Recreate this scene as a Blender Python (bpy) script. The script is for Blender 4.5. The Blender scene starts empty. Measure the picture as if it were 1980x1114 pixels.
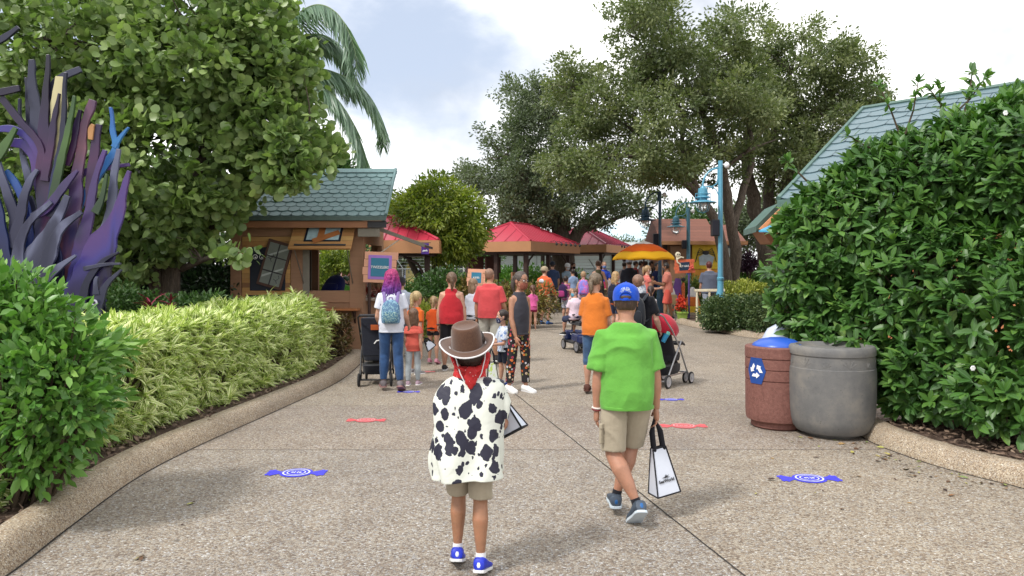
import bpy, bmesh, math, random
import numpy as np
from mathutils import Vector, Matrix, noise as mnoise
S = bpy.context.scene
COL = S.collection
rad = math.radians
# ---------------------------------------------------------------- camera
EYE, FOC, CX, HY = 1.62, 1430.0, 990.0, 520.0      # eye height, focal length in photo pixels, principal point
cam = bpy.data.objects.new("camera", bpy.data.cameras.new("camera"))
COL.objects.link(cam); S.camera = cam
cam.location = (0, 0, EYE); cam.rotation_euler = (rad(90), 0, 0)
cam.data.sensor_width = 36; cam.data.lens = 36 * FOC / 1980
cam.data.shift_y = (HY - 557) / 1980
cam.data.clip_end = 2000; cam.data.clip_start = 0.05
# ---------------------------------------------------------------- sky
SUN_EL, SUN_AZ = 52, -128        # azimuth clockwise from +Y : behind the camera, to the left
w = bpy.data.worlds.new("World"); S.world = w; w.use_nodes = True
nt = w.node_tree; nt.nodes.clear(); N = nt.nodes.new; LK = nt.links.new
out = N("ShaderNodeOutputWorld"); sky = N("ShaderNodeTexSky"); sky.sky_type = 'NISHITA'; sky.sun_disc = False
sky.sun_elevation = rad(SUN_EL); sky.sun_rotation = rad(SUN_AZ); sky.air_density = 1.0; sky.dust_density = 2.0
b1 = N("ShaderNodeBackground"); b1.inputs[1].default_value = 0.11
hs = N("ShaderNodeMixRGB"); hs.inputs[0].default_value = 0.8; hs.inputs[2].default_value = (3.1, 3.5, 4.25, 1)
LK(sky.outputs[0], hs.inputs[1]); LK(hs.outputs[0], b1.inputs[0])
b2 = N("ShaderNodeBackground"); b2.inputs[1].default_value = 1.0
tc = N("ShaderNodeTexCoord")
def mth(op, a, b=None, c=None, clamp=False):
    m = N("ShaderNodeMath"); m.operation = op; m.use_clamp = clamp
    for i, v in enumerate((a, b, c)):
        if v is None: continue
        if isinstance(v, (int, float)): m.inputs[i].default_value = v
        else: LK(v, m.inputs[i])
    return m.outputs[0]
sx = N("ShaderNodeSeparateXYZ"); LK(tc.outputs['Generated'], sx.inputs[0])
az = mth('ARCTAN2', sx.outputs[0], sx.outputs[1]); el = mth('ARCSINE', sx.outputs[2])
nz = N("ShaderNodeTexNoise"); nz.inputs['Scale'].default_value = 4.5; nz.inputs['Detail'].default_value = 8; nz.inputs['Roughness'].default_value = 0.58
mp = N("ShaderNodeMapping"); mp.inputs['Scale'].default_value = (1, 1, 2.0); mp.inputs['Location'].default_value = (0.3, 0.1, 0.2)
LK(tc.outputs['Generated'], mp.inputs[0]); LK(mp.outputs[0], nz.inputs['Vector'])
# clear window: a bank of open sky low in front, edged by cloud
def gap(a0, e0, ra, re):
    da = mth('DIVIDE', mth('SUBTRACT', az, a0), ra); de = mth('DIVIDE', mth('SUBTRACT', el, e0), re)
    return mth('SUBTRACT', 1.0, mth('ADD', mth('MULTIPLY', da, da), mth('MULTIPLY', de, de)))
g1 = gap(-0.14, 0.30, 0.19, 0.17); g2 = gap(0.64, 0.36, 0.08, 0.04); g3 = gap(-0.55, 0.3, 0.2, 0.2)
g = mth('MAXIMUM', g1, mth('MAXIMUM', g2, g3))
fac = mth('ADD', g, mth('MULTIPLY', mth('SUBTRACT', nz.outputs['Fac'], 0.5), 2.6))
mr = N("ShaderNodeMapRange"); mr.interpolation_type = 'SMOOTHSTEP'
LK(fac, mr.inputs[0]); mr.inputs[1].default_value = -0.1; mr.inputs[2].default_value = 1.1
cr = N("ShaderNodeValToRGB"); nz2 = N("ShaderNodeTexNoise"); nz2.inputs['Scale'].default_value = 3.2; nz2.inputs['Detail'].default_value = 6
LK(tc.outputs['Generated'], nz2.inputs['Vector']); LK(nz2.outputs['Fac'], cr.inputs[0])
cr.color_ramp.elements[0].position = 0.36; cr.color_ramp.elements[0].color = (0.35, 0.38, 0.435, 1)
cr.color_ramp.elements[1].position = 0.56; cr.color_ramp.elements[1].color = (1.0, 0.99, 0.97, 1)
LK(cr.outputs[0], b2.inputs[0])
mx = N("ShaderNodeMixShader"); LK(mr.outputs[0], mx.inputs[0]); LK(b2.outputs[0], mx.inputs[1]); LK(b1.outputs[0], mx.inputs[2])
LK(mx.outputs[0], out.inputs[0])
# ---------------------------------------------------------------- sun (veiled by thin cloud)
sl = bpy.data.lights.new("sun", 'SUN'); sl.energy = 1.7; sl.angle = rad(8); sl.color = (1.0, 0.96, 0.90)
so = bpy.data.objects.new("sun", sl); COL.objects.link(so); so.location = (-8, -8, 20)
a, e = rad(SUN_AZ), rad(SUN_EL)
so.rotation_euler = Vector((math.sin(a)*math.cos(e), math.cos(a)*math.cos(e), math.sin(e))).to_track_quat('Z', 'Y').to_euler()
S.view_settings.view_transform = 'Standard'; S.view_settings.look = 'None'
S.view_settings.exposure = 1.0; S.view_settings.gamma = 1.0
S.render.engine = 'CYCLES'; S.cycles.max_bounces = 7; S.cycles.diffuse_bounces = 3; S.cycles.glossy_bounces = 3
S.cycles.transparent_max_bounces = 8
# ---------------------------------------------------------------- helpers
def W(px, py, d): return Vector(((px - CX) / FOC * d, d, EYE + (HY - py) / FOC * d))
def G(px, py, z=0.0):
    d = (EYE - z) * FOC / (py - HY); return Vector(((px - CX) / FOC * d, d, z))
def lin(c):
    c = c / 255.0
    return c / 12.92 if c <= 0.04045 else ((c + 0.055) / 1.055) ** 2.4
def C(r, g, b, k=0.75): return (lin(r) * k, lin(g) * k, lin(b) * k, 1)
def tag(o, label=None, cat=None, group=None, kind=None):
    if label: o['label'] = label
    if cat: o['category'] = cat
    if group: o['group'] = group
    if kind: o['kind'] = kind
    return o
def empty(name, loc=(0, 0, 0), rz=0.0, label=None, cat=None, group=None):
    o = bpy.data.objects.new(name, None); COL.objects.link(o); o.location = loc; o.rotation_euler = (0, 0, rz)
    o.empty_display_size = 0.2
    return tag(o, label, cat, group)
MATS = {}
class NB:                                     # small node builder for materials
    def __init__(s, name):
        s.m = bpy.data.materials.new(name); s.m.use_nodes = True; s.t = s.m.node_tree
        s.p = s.t.nodes['Principled BSDF']; s.out = s.t.nodes['Material Output']
        s.tc = s.t.nodes.new('ShaderNodeTexCoord')
    def n(s, ty, **kw):
        x = s.t.nodes.new(ty)
        for k, v in kw.items():
            if hasattr(x, k): setattr(x, k, v)
            else: x.inputs[k.replace('_', ' ')].default_value = v
        return x
    def l(s, a, b): s.t.links.new(a, b)
    def noise(s, scale, detail=4, rough=0.55, vec=None, dist=0.0, sc=None, co='Object'):
        x = s.n('ShaderNodeTexNoise'); x.inputs['Scale'].default_value = scale; x.inputs['Detail'].default_value = detail
        x.inputs['Roughness'].default_value = rough; x.inputs['Distortion'].default_value = dist
        v = vec or s.tc.outputs[co]
        if sc:
            mpp = s.n('ShaderNodeMapping'); mpp.inputs['Scale'].default_value = sc; s.l(v, mpp.inputs[0]); v = mpp.outputs[0]
        s.l(v, x.inputs['Vector']); return x.outputs['Fac']
    def vor(s, scale, feature='F1', vec=None, sc=None, rnd=1.0):
        x = s.n('ShaderNodeTexVoronoi'); x.feature = feature; x.inputs['Scale'].default_value = scale
        x.inputs['Randomness'].default_value = rnd
        v = vec or s.tc.outputs['Object']
        if sc:
            mpp = s.n('ShaderNodeMapping'); mpp.inputs['Scale'].default_value = sc; s.l(v, mpp.inputs[0]); v = mpp.outputs[0]
        s.l(v, x.inputs['Vector']); return x
    def ramp(s, fac, stops, interp='LINEAR'):
        x = s.n('ShaderNodeValToRGB'); x.color_ramp.interpolation = interp
        while len(x.color_ramp.elements) < len(stops): x.color_ramp.elements.new(0.5)
        for e_, (p_, c_) in zip(x.color_ramp.elements, stops): e_.position = p_; e_.color = c_ if len(c_) == 4 else (*c_, 1)
        s.l(fac, x.inputs[0]); return x.outputs[0]
    def mix(s, fac, a_, b_, mode='MIX'):
        x = s.n('ShaderNodeMixRGB'); x.blend_type = mode
        for i, v in enumerate((fac, a_, b_)):
            if isinstance(v, (int, float)): x.inputs[i].default_value = v
            elif isinstance(v, tuple): x.inputs[i].default_value = v
            else: s.l(v, x.inputs[i])
        return x.outputs[0]
    def math(s, op, a_, b_=None, clamp=False):
        x = s.n('ShaderNodeMath'); x.operation = op; x.use_clamp = clamp
        for i, v in enumerate((a_, b_)):
            if v is None: continue
            if isinstance(v, (int, float)): x.inputs[i].default_value = v
            else: s.l(v, x.inputs[i])
        return x.outputs[0]
    def bump(s, h, strength=0.3, dist=0.01):
        x = s.n('ShaderNodeBump'); x.inputs['Strength'].default_value = strength; x.inputs['Distance'].default_value = dist
        s.l(h, x.inputs['Height']); s.l(x.outputs[0], s.p.inputs['Normal']); return x
    def base(s, c): 
        if isinstance(c, tuple): s.p.inputs['Base Color'].default_value = c
        else: s.l(c, s.p.inputs['Base Color'])
def mul(c, k): return (c[0]*k, c[1]*k, c[2]*k, 1)
def mk(name, col, rough=0.75, var=0.18, vs=6.0, bump=0.15, bs=60.0, metal=0.0, spec=0.4, sc=None, bd=0.004):
    key = (name, col, rough, var, vs, bump, bs)
    if key in MATS: return MATS[key]
    b = NB(name); f = b.noise(vs, 5, 0.6, sc=sc)
    b.base(b.ramp(f, [(0.3, mul(col, 1 - var)), (0.7, mul(col, 1 + var))]))
    b.p.inputs['Roughness'].default_value = rough; b.p.inputs['Metallic'].default_value = metal
    b.p.inputs['Specular IOR Level'].default_value = spec
    if bump: b.bump(b.noise(bs, 4, 0.6, sc=sc), bump, bd)
    MATS[key] = b.m; return b.m
def cloth(name, col, rough=0.92, var=0.07):
    col = mul(col, .86) if min(col[:3]) < .5 else col
    key = ('cloth', name, col)
    if key in MATS: return MATS[key]
    b = NB(name)
    f = b.noise(9, 4, 0.6)
    b.base(b.ramp(f, [(0.3, mul(col, 1 - var)), (0.7, mul(col, 1 + var))]))
    b.p.inputs['Roughness'].default_value = rough; b.p.inputs['Specular IOR Level'].default_value = 0.15
    b.p.inputs['Sheen Weight'].default_value = 0.15
    h = b.math('ADD', b.noise(16, 3, 0.5, dist=0.8), b.math('MULTIPLY', b.noise(700, 1, 0.5), 0.05)); b.bump(h, 0.45, 0.012)
    MATS[key] = b.m; return b.m
# ---------------------------------------------------------------- mesh builder
class Geo:
    def __init__(s): s.v = []; s.f = []; s.mi = []; s.cur = 0
    def add(s, vs, fs):
        o = len(s.v); s.v.extend([tuple(p) for p in vs]); s.f.extend([tuple(i + o for i in f) for f in fs]); s.mi.extend([s.cur] * len(fs))
    def rings(s, rs, closed=True, cap=True):
        n = len(rs[0]); o = len(s.v)
        for r in rs: s.v.extend([tuple(p) for p in r])
        for i in range(len(rs) - 1):
            for j in range(n if closed else n - 1):
                k = (j + 1) % n
                s.f.append((o + i*n + j, o + i*n + k, o + (i+1)*n + k, o + (i+1)*n + j)); s.mi.append(s.cur)
        if cap:
            s.f.append(tuple(o + j for j in range(n - 1, -1, -1))); s.mi.append(s.cur)
            s.f.append(tuple(o + (len(rs)-1)*n + j for j in range(n))); s.mi.append(s.cur)
    def loft(s, spec, n=20, M=None, pw=2.0, cap=True):
        """spec: (center, rx, ry) horizontal elliptical rings; M transforms."""
        rs = []
        for c, rx, ry in spec:
            r = []
            for j in range(n):
                t = 2*math.pi*j/n; cx, sy = math.cos(t), math.sin(t)
                e_ = 2.0/pw
                p = Vector((c[0] + rx*math.copysign(abs(cx)**e_, cx), c[1] + ry*math.copysign(abs(sy)**e_, sy), c[2]))
                r.append(M @ p if M else p)
            rs.append(r)
        s.rings(rs, cap=cap)
    def tube(s, pts, radii, n=12, flat=1.0, up=None, cap=True):
        pts = [Vector(p) for p in pts]
        if isinstance(radii, (int, float)): radii = [radii]*len(pts)
        rs = []; prev = None
        for i, p in enumerate(pts):
            d = (pts[min(i+1, len(pts)-1)] - pts[max(i-1, 0)])
            if d.length < 1e-9: d = Vector((0, 0, 1))
            d.normalize()
            if prev is None:
                u = Vector(up) if up else (Vector((1, 0, 0)) if abs(d.x) < 0.9 else Vector((0, 1, 0)))
            else: u = prev
            u = (u - d*u.dot(d))
            if u.length < 1e-6: u = d.orthogonal()
            u.normalize(); prev = u; v = d.cross(u)
            rs.append([p + u*(radii[i]*math.cos(2*math.pi*j/n)) + v*(radii[i]*flat*math.sin(2*math.pi*j/n)) for j in range(n)])
        s.rings(rs, cap=cap)
    def ell(s, c, r, n=16, m=10, M=None):
        rs = []
        for i in range(m + 1):
            t = -math.pi/2 + math.pi*i/m; t = max(-1.52, min(1.52, t))
            rr = []
            for j in range(n):
                q = 2*math.pi*j/n
                p = Vector((c[0] + r[0]*math.cos(t)*math.cos(q), c[1] + r[1]*math.cos(t)*math.sin(q), c[2] + r[2]*math.sin(t)))
                rr.append(M @ p if M else p)
            rs.append(rr)
        s.rings(rs)
    def box(s, c, sz, M=None, bev=0.0):
        x, y, z = sz[0]/2, sz[1]/2, sz[2]/2
        ps = [Vector((c[0] + a_*x, c[1] + b_*y, c[2] + c_*z)) for c_ in (-1, 1) for a_, b_ in ((-1, -1), (1, -1), (1, 1), (-1, 1))]
        if M: ps = [M @ p for p in ps]
        s.add(ps, [(3, 2, 1, 0), (4, 5, 6, 7), (0, 1, 5, 4), (1, 2, 6, 5), (2, 3, 7, 6), (3, 0, 4, 7)])
    def prism(s, outline, off):
        n = len(outline); off = Vector(off)
        a_ = [Vector(p) for p in outline]; b_ = [p + off for p in a_]
        s.add(a_ + b_, [tuple(range(n-1, -1, -1)), tuple(range(n, 2*n))] + [(i, (i+1) % n, n + (i+1) % n, n + i) for i in range(n)])
    def lathe(s, prof, c=(0, 0, 0), n=40, M=None):
        rs = []
        for r, z in prof:
            rr = []
            for j in range(n):
                p = Vector((c[0] + r*math.cos(2*math.pi*j/n), c[1] + r*math.sin(2*math.pi*j/n), c[2] + z))
                rr.append(M @ p if M else p)
            rs.append(rr)
        s.rings(rs)
    def mesh(s, name):
        me = bpy.data.meshes.new(name); me.from_pydata(s.v, [], s.f); me.polygons.foreach_set('material_index', s.mi)
        me.validate(); return me
    def build(s, name, mats, parent=None, smooth=False, vox=0.0, sm=4, extra=None, bev=0.0, fold=None, angle=35):
        me = s.mesh(name)
        if vox or bev:
            t = bpy.data.objects.new('t', me); COL.objects.link(t)
            bm = bmesh.new(); bm.from_mesh(me); bmesh.ops.recalc_face_normals(bm, faces=bm.faces); bm.to_mesh(me); bm.free()
            if vox:
                m = t.modifiers.new('r', 'REMESH'); m.mode = 'VOXEL'; m.voxel_size = vox
                if sm: k = t.modifiers.new('s', 'SMOOTH'); k.iterations = sm; k.factor = 0.5
            if bev:
                k = t.modifiers.new('b', 'BEVEL'); k.width = bev; k.segments = 2; k.limit_method = 'ANGLE'; k.angle_limit = rad(40)
            dg = bpy.context.evaluated_depsgraph_get(); me2 = bpy.data.meshes.new_from_object(t.evaluated_get(dg))
            bpy.data.objects.remove(t); bpy.data.meshes.remove(me); me = me2; me.name = name
        else:
            bm = bmesh.new(); bm.from_mesh(me); bmesh.ops.recalc_face_normals(bm, faces=bm.faces); bm.to_mesh(me); bm.free()
        if fold: fold(me)
        if extra and extra.f:
            e2 = extra.mesh('x'); bm = bmesh.new(); bm.from_mesh(e2); bmesh.ops.recalc_face_normals(bm, faces=bm.faces); bm.from_mesh(me); bm.to_mesh(me); bm.free()
        me.materials.clear()
        for m in (mats if isinstance(mats, (list, tuple)) else [mats]): me.materials.append(m)
        if smooth:
            me.polygons.foreach_set('use_smooth', [True]*len(me.polygons))
            if not vox:
                me.set_sharp_from_angle(angle=rad(angle))
        o = bpy.data.objects.new(name, me); COL.objects.link(o)
        if parent: o.parent = parent
        return o
def text_part(name, body, size, M, mat, parent, extrude=0.002, align='CENTER'):
    cu = bpy.data.curves.new(name, 'FONT'); cu.body = body; cu.size = size; cu.extrude = extrude; cu.align_x = align; cu.align_y = 'CENTER'
    cu.offset = size*0.02
    t = bpy.data.objects.new('t', cu); COL.objects.link(t)
    dg = bpy.context.evaluated_depsgraph_get(); me = bpy.data.meshes.new_from_object(t.evaluated_get(dg)); bpy.data.objects.remove(t)
    me.transform(M); me.materials.clear(); me.materials.append(mat); me.name = name
    o = bpy.data.objects.new(name, me); COL.objects.link(o); o.parent = parent; return o
STAND = Matrix.Rotation(rad(90), 4, 'X')          # text plane facing -Y
# ---------------------------------------------------------------- leaves
RNG = np.random.default_rng(7)
def unit(a_): return a_ / np.maximum(np.linalg.norm(a_, axis=1, keepdims=True), 1e-9)
def scatter(name, P, D, U, size, tv, tf, mat, parent=None, wid=None, smooth=False, tone=None):
    """copies of a template leaf (x across, y along, z normal) at P, along D, roughly facing U"""
    n = len(P); tv = np.array(tv, float); k = len(tv)
    D = unit(D); X = unit(np.cross(D, U)); Z = np.cross(X, D)
    size = np.broadcast_to(np.asarray(size, float), (n,)); wd = size if wid is None else size*wid
    V = P[:, None, :] + X[:, None, :]*(tv[None, :, 0:1]*wd[:, None, None]) + D[:, None, :]*(tv[None, :, 1:2]*size[:, None, None]) + Z[:, None, :]*(tv[None, :, 2:3]*size[:, None, None])
    me = bpy.data.meshes.new(name); nl = sum(len(f) for f in tf)
    me.vertices.add(n*k); me.vertices.foreach_set('co', V.reshape(-1).astype(np.float32))
    lp = np.concatenate([np.array(f) for f in tf]); L = (np.arange(n)[:, None]*k + lp[None, :]).reshape(-1)
    me.loops.add(n*nl); me.loops.foreach_set('vertex_index', L.astype(np.int32))
    tot = np.array([len(f) for f in tf]); st = np.concatenate([[0], np.cumsum(tot)[:-1]])
    me.polygons.add(n*len(tf))
    me.polygons.foreach_set('loop_start', (np.arange(n)[:, None]*nl + st[None, :]).reshape(-1).astype(np.int32))
    me.polygons.foreach_set('loop_total', np.tile(tot, n).astype(np.int32))
    if smooth: me.polygons.foreach_set('use_smooth', np.ones(n*len(tf), bool))
    me.update()
    at = me.attributes.new('lf', 'FLOAT_COLOR', 'POINT')
    r = RNG.random(n) if tone is None else tone
    c = np.ones((n, k, 4), np.float32); c[:, :, 0] = r[:, None]
    mxx = np.abs(tv[:, 0]).max() or 1; c[:, :, 1] = (np.abs(tv[:, 0])/mxx)[None, :]; c[:, :, 2] = ((tv[:, 1] - tv[:, 1].min())/(np.ptp(tv[:, 1]) or 1))[None, :]
    at.data.foreach_set('color', c.reshape(-1))
    me.materials.append(mat); o = bpy.data.objects.new(name, me); COL.objects.link(o)
    if parent: o.parent = parent
    return o
T_OVAL = ([(0, 0, 0), (-.2, .25, .05), (-.2, .62, .06), (0, 1, -.02), (.2, .62, .06), (.2, .25, .05), (0, .3, 0), (0, .65, 0.01)],
          [(0, 6, 1), (1, 6, 7, 2), (2, 7, 3), (0, 5, 6), (5, 4, 7, 6), (4, 3, 7)])
T_ROUND = ([(0, 0, 0), (-.36, .1, .06), (-.52, .48, .11), (-.36, .86, .06), (0, .98, 0), (.36, .86, .06), (.52, .48, .11), (.36, .1, .06)],
           [(0, 1, 2, 3, 4), (0, 4, 5, 6, 7)])
T_TINY = ([(0, 0, 0), (-.26, .5, .05), (0, 1, 0), (.26, .5, .05)], [(0, 3, 2, 1)])
T_STRAP = ([], [])
for i_ in range(5):
    t_ = i_/4; wv = [0.035, .055, .05, .035, .004][i_]; zz = -0.42*t_*t_; 
    for xx in (-1, 0, 1): T_STRAP[0].append((xx*wv, t_*(1 - .18*t_), zz + (0.02 if xx else 0)))
for i_ in range(4):
    for j_ in range(2): T_STRAP[1].append((i_*3 + j_, i_*3 + j_ + 1, (i_+1)*3 + j_ + 1, (i_+1)*3 + j_))
def leafmat(name, cols, rough=0.45, trans=0.25, margin=None, spec=0.5, vein=None):
    b = NB(name); at = b.n('ShaderNodeAttribute'); at.attribute_name = 'lf'
    sp = b.n('ShaderNodeSeparateColor'); b.l(at.outputs['Color'], sp.inputs[0])
    st = [(i/(max(1, len(cols)-1)), c) for i, c in enumerate(cols)]
    c = b.ramp(sp.outputs[0], st)
    c = b.mix(b.math('MULTIPLY', b.noise(1.3, 3), 0.55), c, mul(cols[0], 0.75), 'MIX')
    if margin: c = b.mix(b.ramp(sp.outputs[1], [(0.3, (0, 0, 0, 1)), (0.5, (1, 1, 1, 1))]), c, margin)
    if vein: c = b.mix(b.ramp(sp.outputs[1], [(0.0, (1, 1, 1, 1)), (0.12, (0, 0, 0, 1))]), c, vein)
    b.base(c); b.p.inputs['Roughness'].default_value = rough; b.p.inputs['Specular IOR Level'].default_value = spec
    if trans:
        tr = b.n('ShaderNodeBsdfTranslucent'); b.l(b.mix(1.0, c, (1.0, 1.25, 0.55, 1), 'MULTIPLY'), tr.inputs[0])
        mxs = b.n('ShaderNodeMixShader'); mxs.inputs[0].default_value = trans
        b.l(b.p.outputs[0], mxs.inputs[1]); b.l(tr.outputs[0], mxs.inputs[2]); b.l(mxs.outputs[0], b.out.inputs[0])
    return b.m
def blob_points(blobs, n, shell=0.5, seed=None):
    """blobs: (center, (rx,ry,rz)); returns points, outward dirs"""
    vol = np.array([(b[1][0]*b[1][1]*b[1][2])**(2/3) for b in blobs]); k = RNG.choice(len(blobs), n, p=vol/vol.sum())
    d = unit(RNG.normal(size=(n, 3))); r = RNG.random(n)**shell
    cen = np.array([list(b[0]) for b in blobs])[k]; rr = np.array([b[1] for b in blobs])[k]
    return cen + d*rr*r[:, None], d, k
def crown(name, blobs, clumps, cr_, per, size, tmpl, mat, parent, shell=0.35, up=0.6, smooth=False, zmin=0.1, tone=None, droop=0.0, mask=None):
    P, D, k = blob_points(blobs, clumps, shell)
    keep = P[:, 2] > zmin
    if mask is not None: keep &= mask(P)
    P, D = P[keep], D[keep]
    n = len(P); rr = cr_*(0.6 + 0.8*RNG.random(n))
    off = RNG.normal(size=(n, per, 3)); off = off/np.linalg.norm(off, axis=2, keepdims=True)*(RNG.random((n, per, 1))**0.45)
    Q = (P[:, None, :] + off*rr[:, None, None]*np.array([1, 1, 0.75])).reshape(-1, 3)
    O = (off*0.9 + D[:, None, :]*0.7 + RNG.normal(size=off.shape)*0.35).reshape(-1, 3); O[:, 2] -= droop
    U = RNG.normal(size=O.shape)*0.55 + np.repeat(D, per, 0)*0.5; U[:, 2] += up
    ct = np.repeat(RNG.random(n), per); tn = np.clip(ct*0.55 + RNG.random(len(Q))*0.45, 0, 1)
    kp = Q[:, 2] > zmin*0.6
    if mask is not None: kp &= mask(Q)
    Q, O, U, tn = Q[kp], O[kp], U[kp], tn[kp]
    sz = size*(0.6 + 0.7*RNG.random(len(Q)))
    return scatter(name, Q, O, U, sz, tmpl[0], tmpl[1], mat, parent, smooth=smooth, tone=tn), P
# ================================================================ ground
def aggregate(name, tint=(1, 1, 1), k=1.0, slabs=False, fine=1.0):
    b = NB(name)
    warp = b.n('ShaderNodeVectorMath'); warp.operation = 'ADD'
    nv = b.n('ShaderNodeTexNoise'); nv.inputs['Scale'].default_value = 60; nv.inputs['Detail'].default_value = 2; b.l(b.tc.outputs['Object'], nv.inputs['Vector'])
    sc_ = b.n('ShaderNodeVectorMath'); sc_.operation = 'SCALE'; sc_.inputs['Scale'].default_value = 0.008; b.l(nv.outputs['Color'], sc_.inputs[0])
    b.l(b.tc.outputs['Object'], warp.inputs[0]); b.l(sc_.outputs[0], warp.inputs[1])
    v = b.vor(80*fine, vec=warp.outputs[0]); v2 = b.vor(80*fine, 'DISTANCE_TO_EDGE', vec=warp.outputs[0])
    sp = b.n('ShaderNodeSeparateColor'); b.l(v.outputs['Color'], sp.inputs[0])
    def c(r, g, bb): return (lin(r)*tint[0]*k, lin(g)*tint[1]*k, lin(bb)*tint[2]*k, 1)
    peb = b.ramp(sp.outputs[0], [(0.0, c(96, 80, 68)), (0.15, c(140, 122, 104)), (0.35, c(170, 152, 130)), (0.55, c(186, 174, 156)), (0.75, c(200, 190, 172)), (0.9, c(160, 156, 152)), (1.0, c(236, 232, 224))], 'CONSTANT' if False else 'LINEAR')
    col = b.mix(b.ramp(v2.outputs['Distance'], [(0.0, (1, 1, 1, 1)), (0.11, (0, 0, 0, 1))]), peb, c(104, 94, 84))
    col = b.mix(.16, col, c(168, 154, 138))
    big = b.noise(0.55, 5, 0.6); stain = b.noise(2.7, 6, 0.65)
    col = b.mix(1.0, col, b.ramp(big, [(0.3, (0.86, 0.86, 0.87, 1)), (0.7, (1.08, 1.06, 1.02, 1))]), 'MULTIPLY')
    col = b.mix(1.0, col, b.ramp(stain, [(0.32, (0.86, 0.85, 0.85, 1)), (0.55, (1.0, 1.0, 1.0, 1))]), 'MULTIPLY')
    gum = b.vor(1.7); gs = b.n('ShaderNodeSeparateColor'); b.l(gum.outputs['Color'], gs.inputs[0])
    gf = b.math('MULTIPLY', b.math('LESS_THAN', gum.outputs['Distance'], .035), b.math('GREATER_THAN', gs.outputs[0], .45)); col = b.mix(b.math('MULTIPLY', gf, .5), col, c(70, 62, 56))
    trk = b.noise(1.1, 6, .7, dist=.8, sc=(1.6, .35, 1)); col = b.mix(b.ramp(trk, [(.5, (0, 0, 0, 1)), (.68, (.42, .42, .42, 1))]), col, b.mix(1.0, col, (.72, .71, .72, 1), 'MULTIPLY'))
    if slabs:
        s_ = b.n('ShaderNodeSeparateXYZ'); b.l(b.tc.outputs['Object'], s_.inputs[0])
        x, y = s_.outputs[0], s_.outputs[1]
        left = b.math('LESS_THAN', b.math('ADD', x, b.math('MULTIPLY', b.math('SUBTRACT', y, 9.27), 0.2164)), 0.065)
        near = b.math('LESS_THAN', y, 6.62); mid = b.math('MULTIPLY', b.math('LESS_THAN', y, 8.74), b.math('SUBTRACT', 1.0, near))
        m1 = b.math('MULTIPLY', near, left)
        col = b.mix(m1, col, b.mix(1.0, col, (0.93, 0.95, 1.0, 1), 'MULTIPLY'))
        col = b.mix(mid, col, b.mix(1.0, col, (0.93, 0.92, 0.95, 1), 'MULTIPLY'))
    b.base(col); b.p.inputs['Roughness'].default_value = 0.75; b.p.inputs['Specular IOR Level'].default_value = 0.35
    b.bump(v2.outputs['Distance'], 0.5, 0.006); return b.m
M_AGG = aggregate('aggregate_paving', tint=(.965, .985, 1.01), k=0.77, slabs=True)
M_KERB = aggregate('aggregate_kerb', tint=(1.03, 1.0, 0.94), k=0.96, fine=1.5)
M_MULCH = NB('mulch'); 
_f = M_MULCH.noise(38, 6, 0.7, dist=1.5); M_MULCH.base(M_MULCH.ramp(_f, [(0.3, (0.03, 0.018, 0.012, 1)), (0.55, (0.11, 0.065, 0.045, 1)), (0.75, (0.26, 0.17, 0.12, 1))]))
M_MULCH.bump(_f, 1.0, 0.03); M_MULCH.p.inputs['Roughness'].default_value = 0.95; M_MULCH = M_MULCH.m
M_DARK = mk('dark_joint_and_shadow', (0.025, 0.022, 0.02, 1), 0.9, bump=0)
def sheet(name, pts, z, mat, kind='structure'):
    g = Geo(); g.add([(p[0], p[1], z) for p in pts], [tuple(range(len(pts)))])
    o = g.build(name, mat); return tag(o, kind=kind)
sheet('ground', [(-300, -60), (300, -60), (300, 600), (-300, 600)], 0, M_AGG)
def strip_joint(a_, b_, wd=0.012):
    a_, b_ = Vector(a_), Vector(b_); d = (b_ - a_).normalized(); n_ = Vector((-d.y, d.x, 0))*wd/2
    k = 40; L = []; R = []
    for i in range(k + 1):
        p = a_.lerp(b_, i/k) + Vector((mnoise.noise((i*.7, 1, 0))*0.006, 0, 0))
        L.append(p + n_); R.append(p - n_)
    g = Geo(); g.rings([[L[i], R[i]] for i in range(k + 1)], closed=False, cap=False)
    o = g.build('joint_and_shadow_strip', M_DARK); o.location.z = 0.003; tag(o, kind='structure')
strip_joint(G(990, 757), G(1500, 1162), 0.011)
strip_joint(G(560, 785), G(1130, 785), 0.006)
strip_joint(G(330, 870), G(1700, 870), 0.006)
strip_joint(G(1055, 640), G(1140, 655), 0.02)
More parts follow.
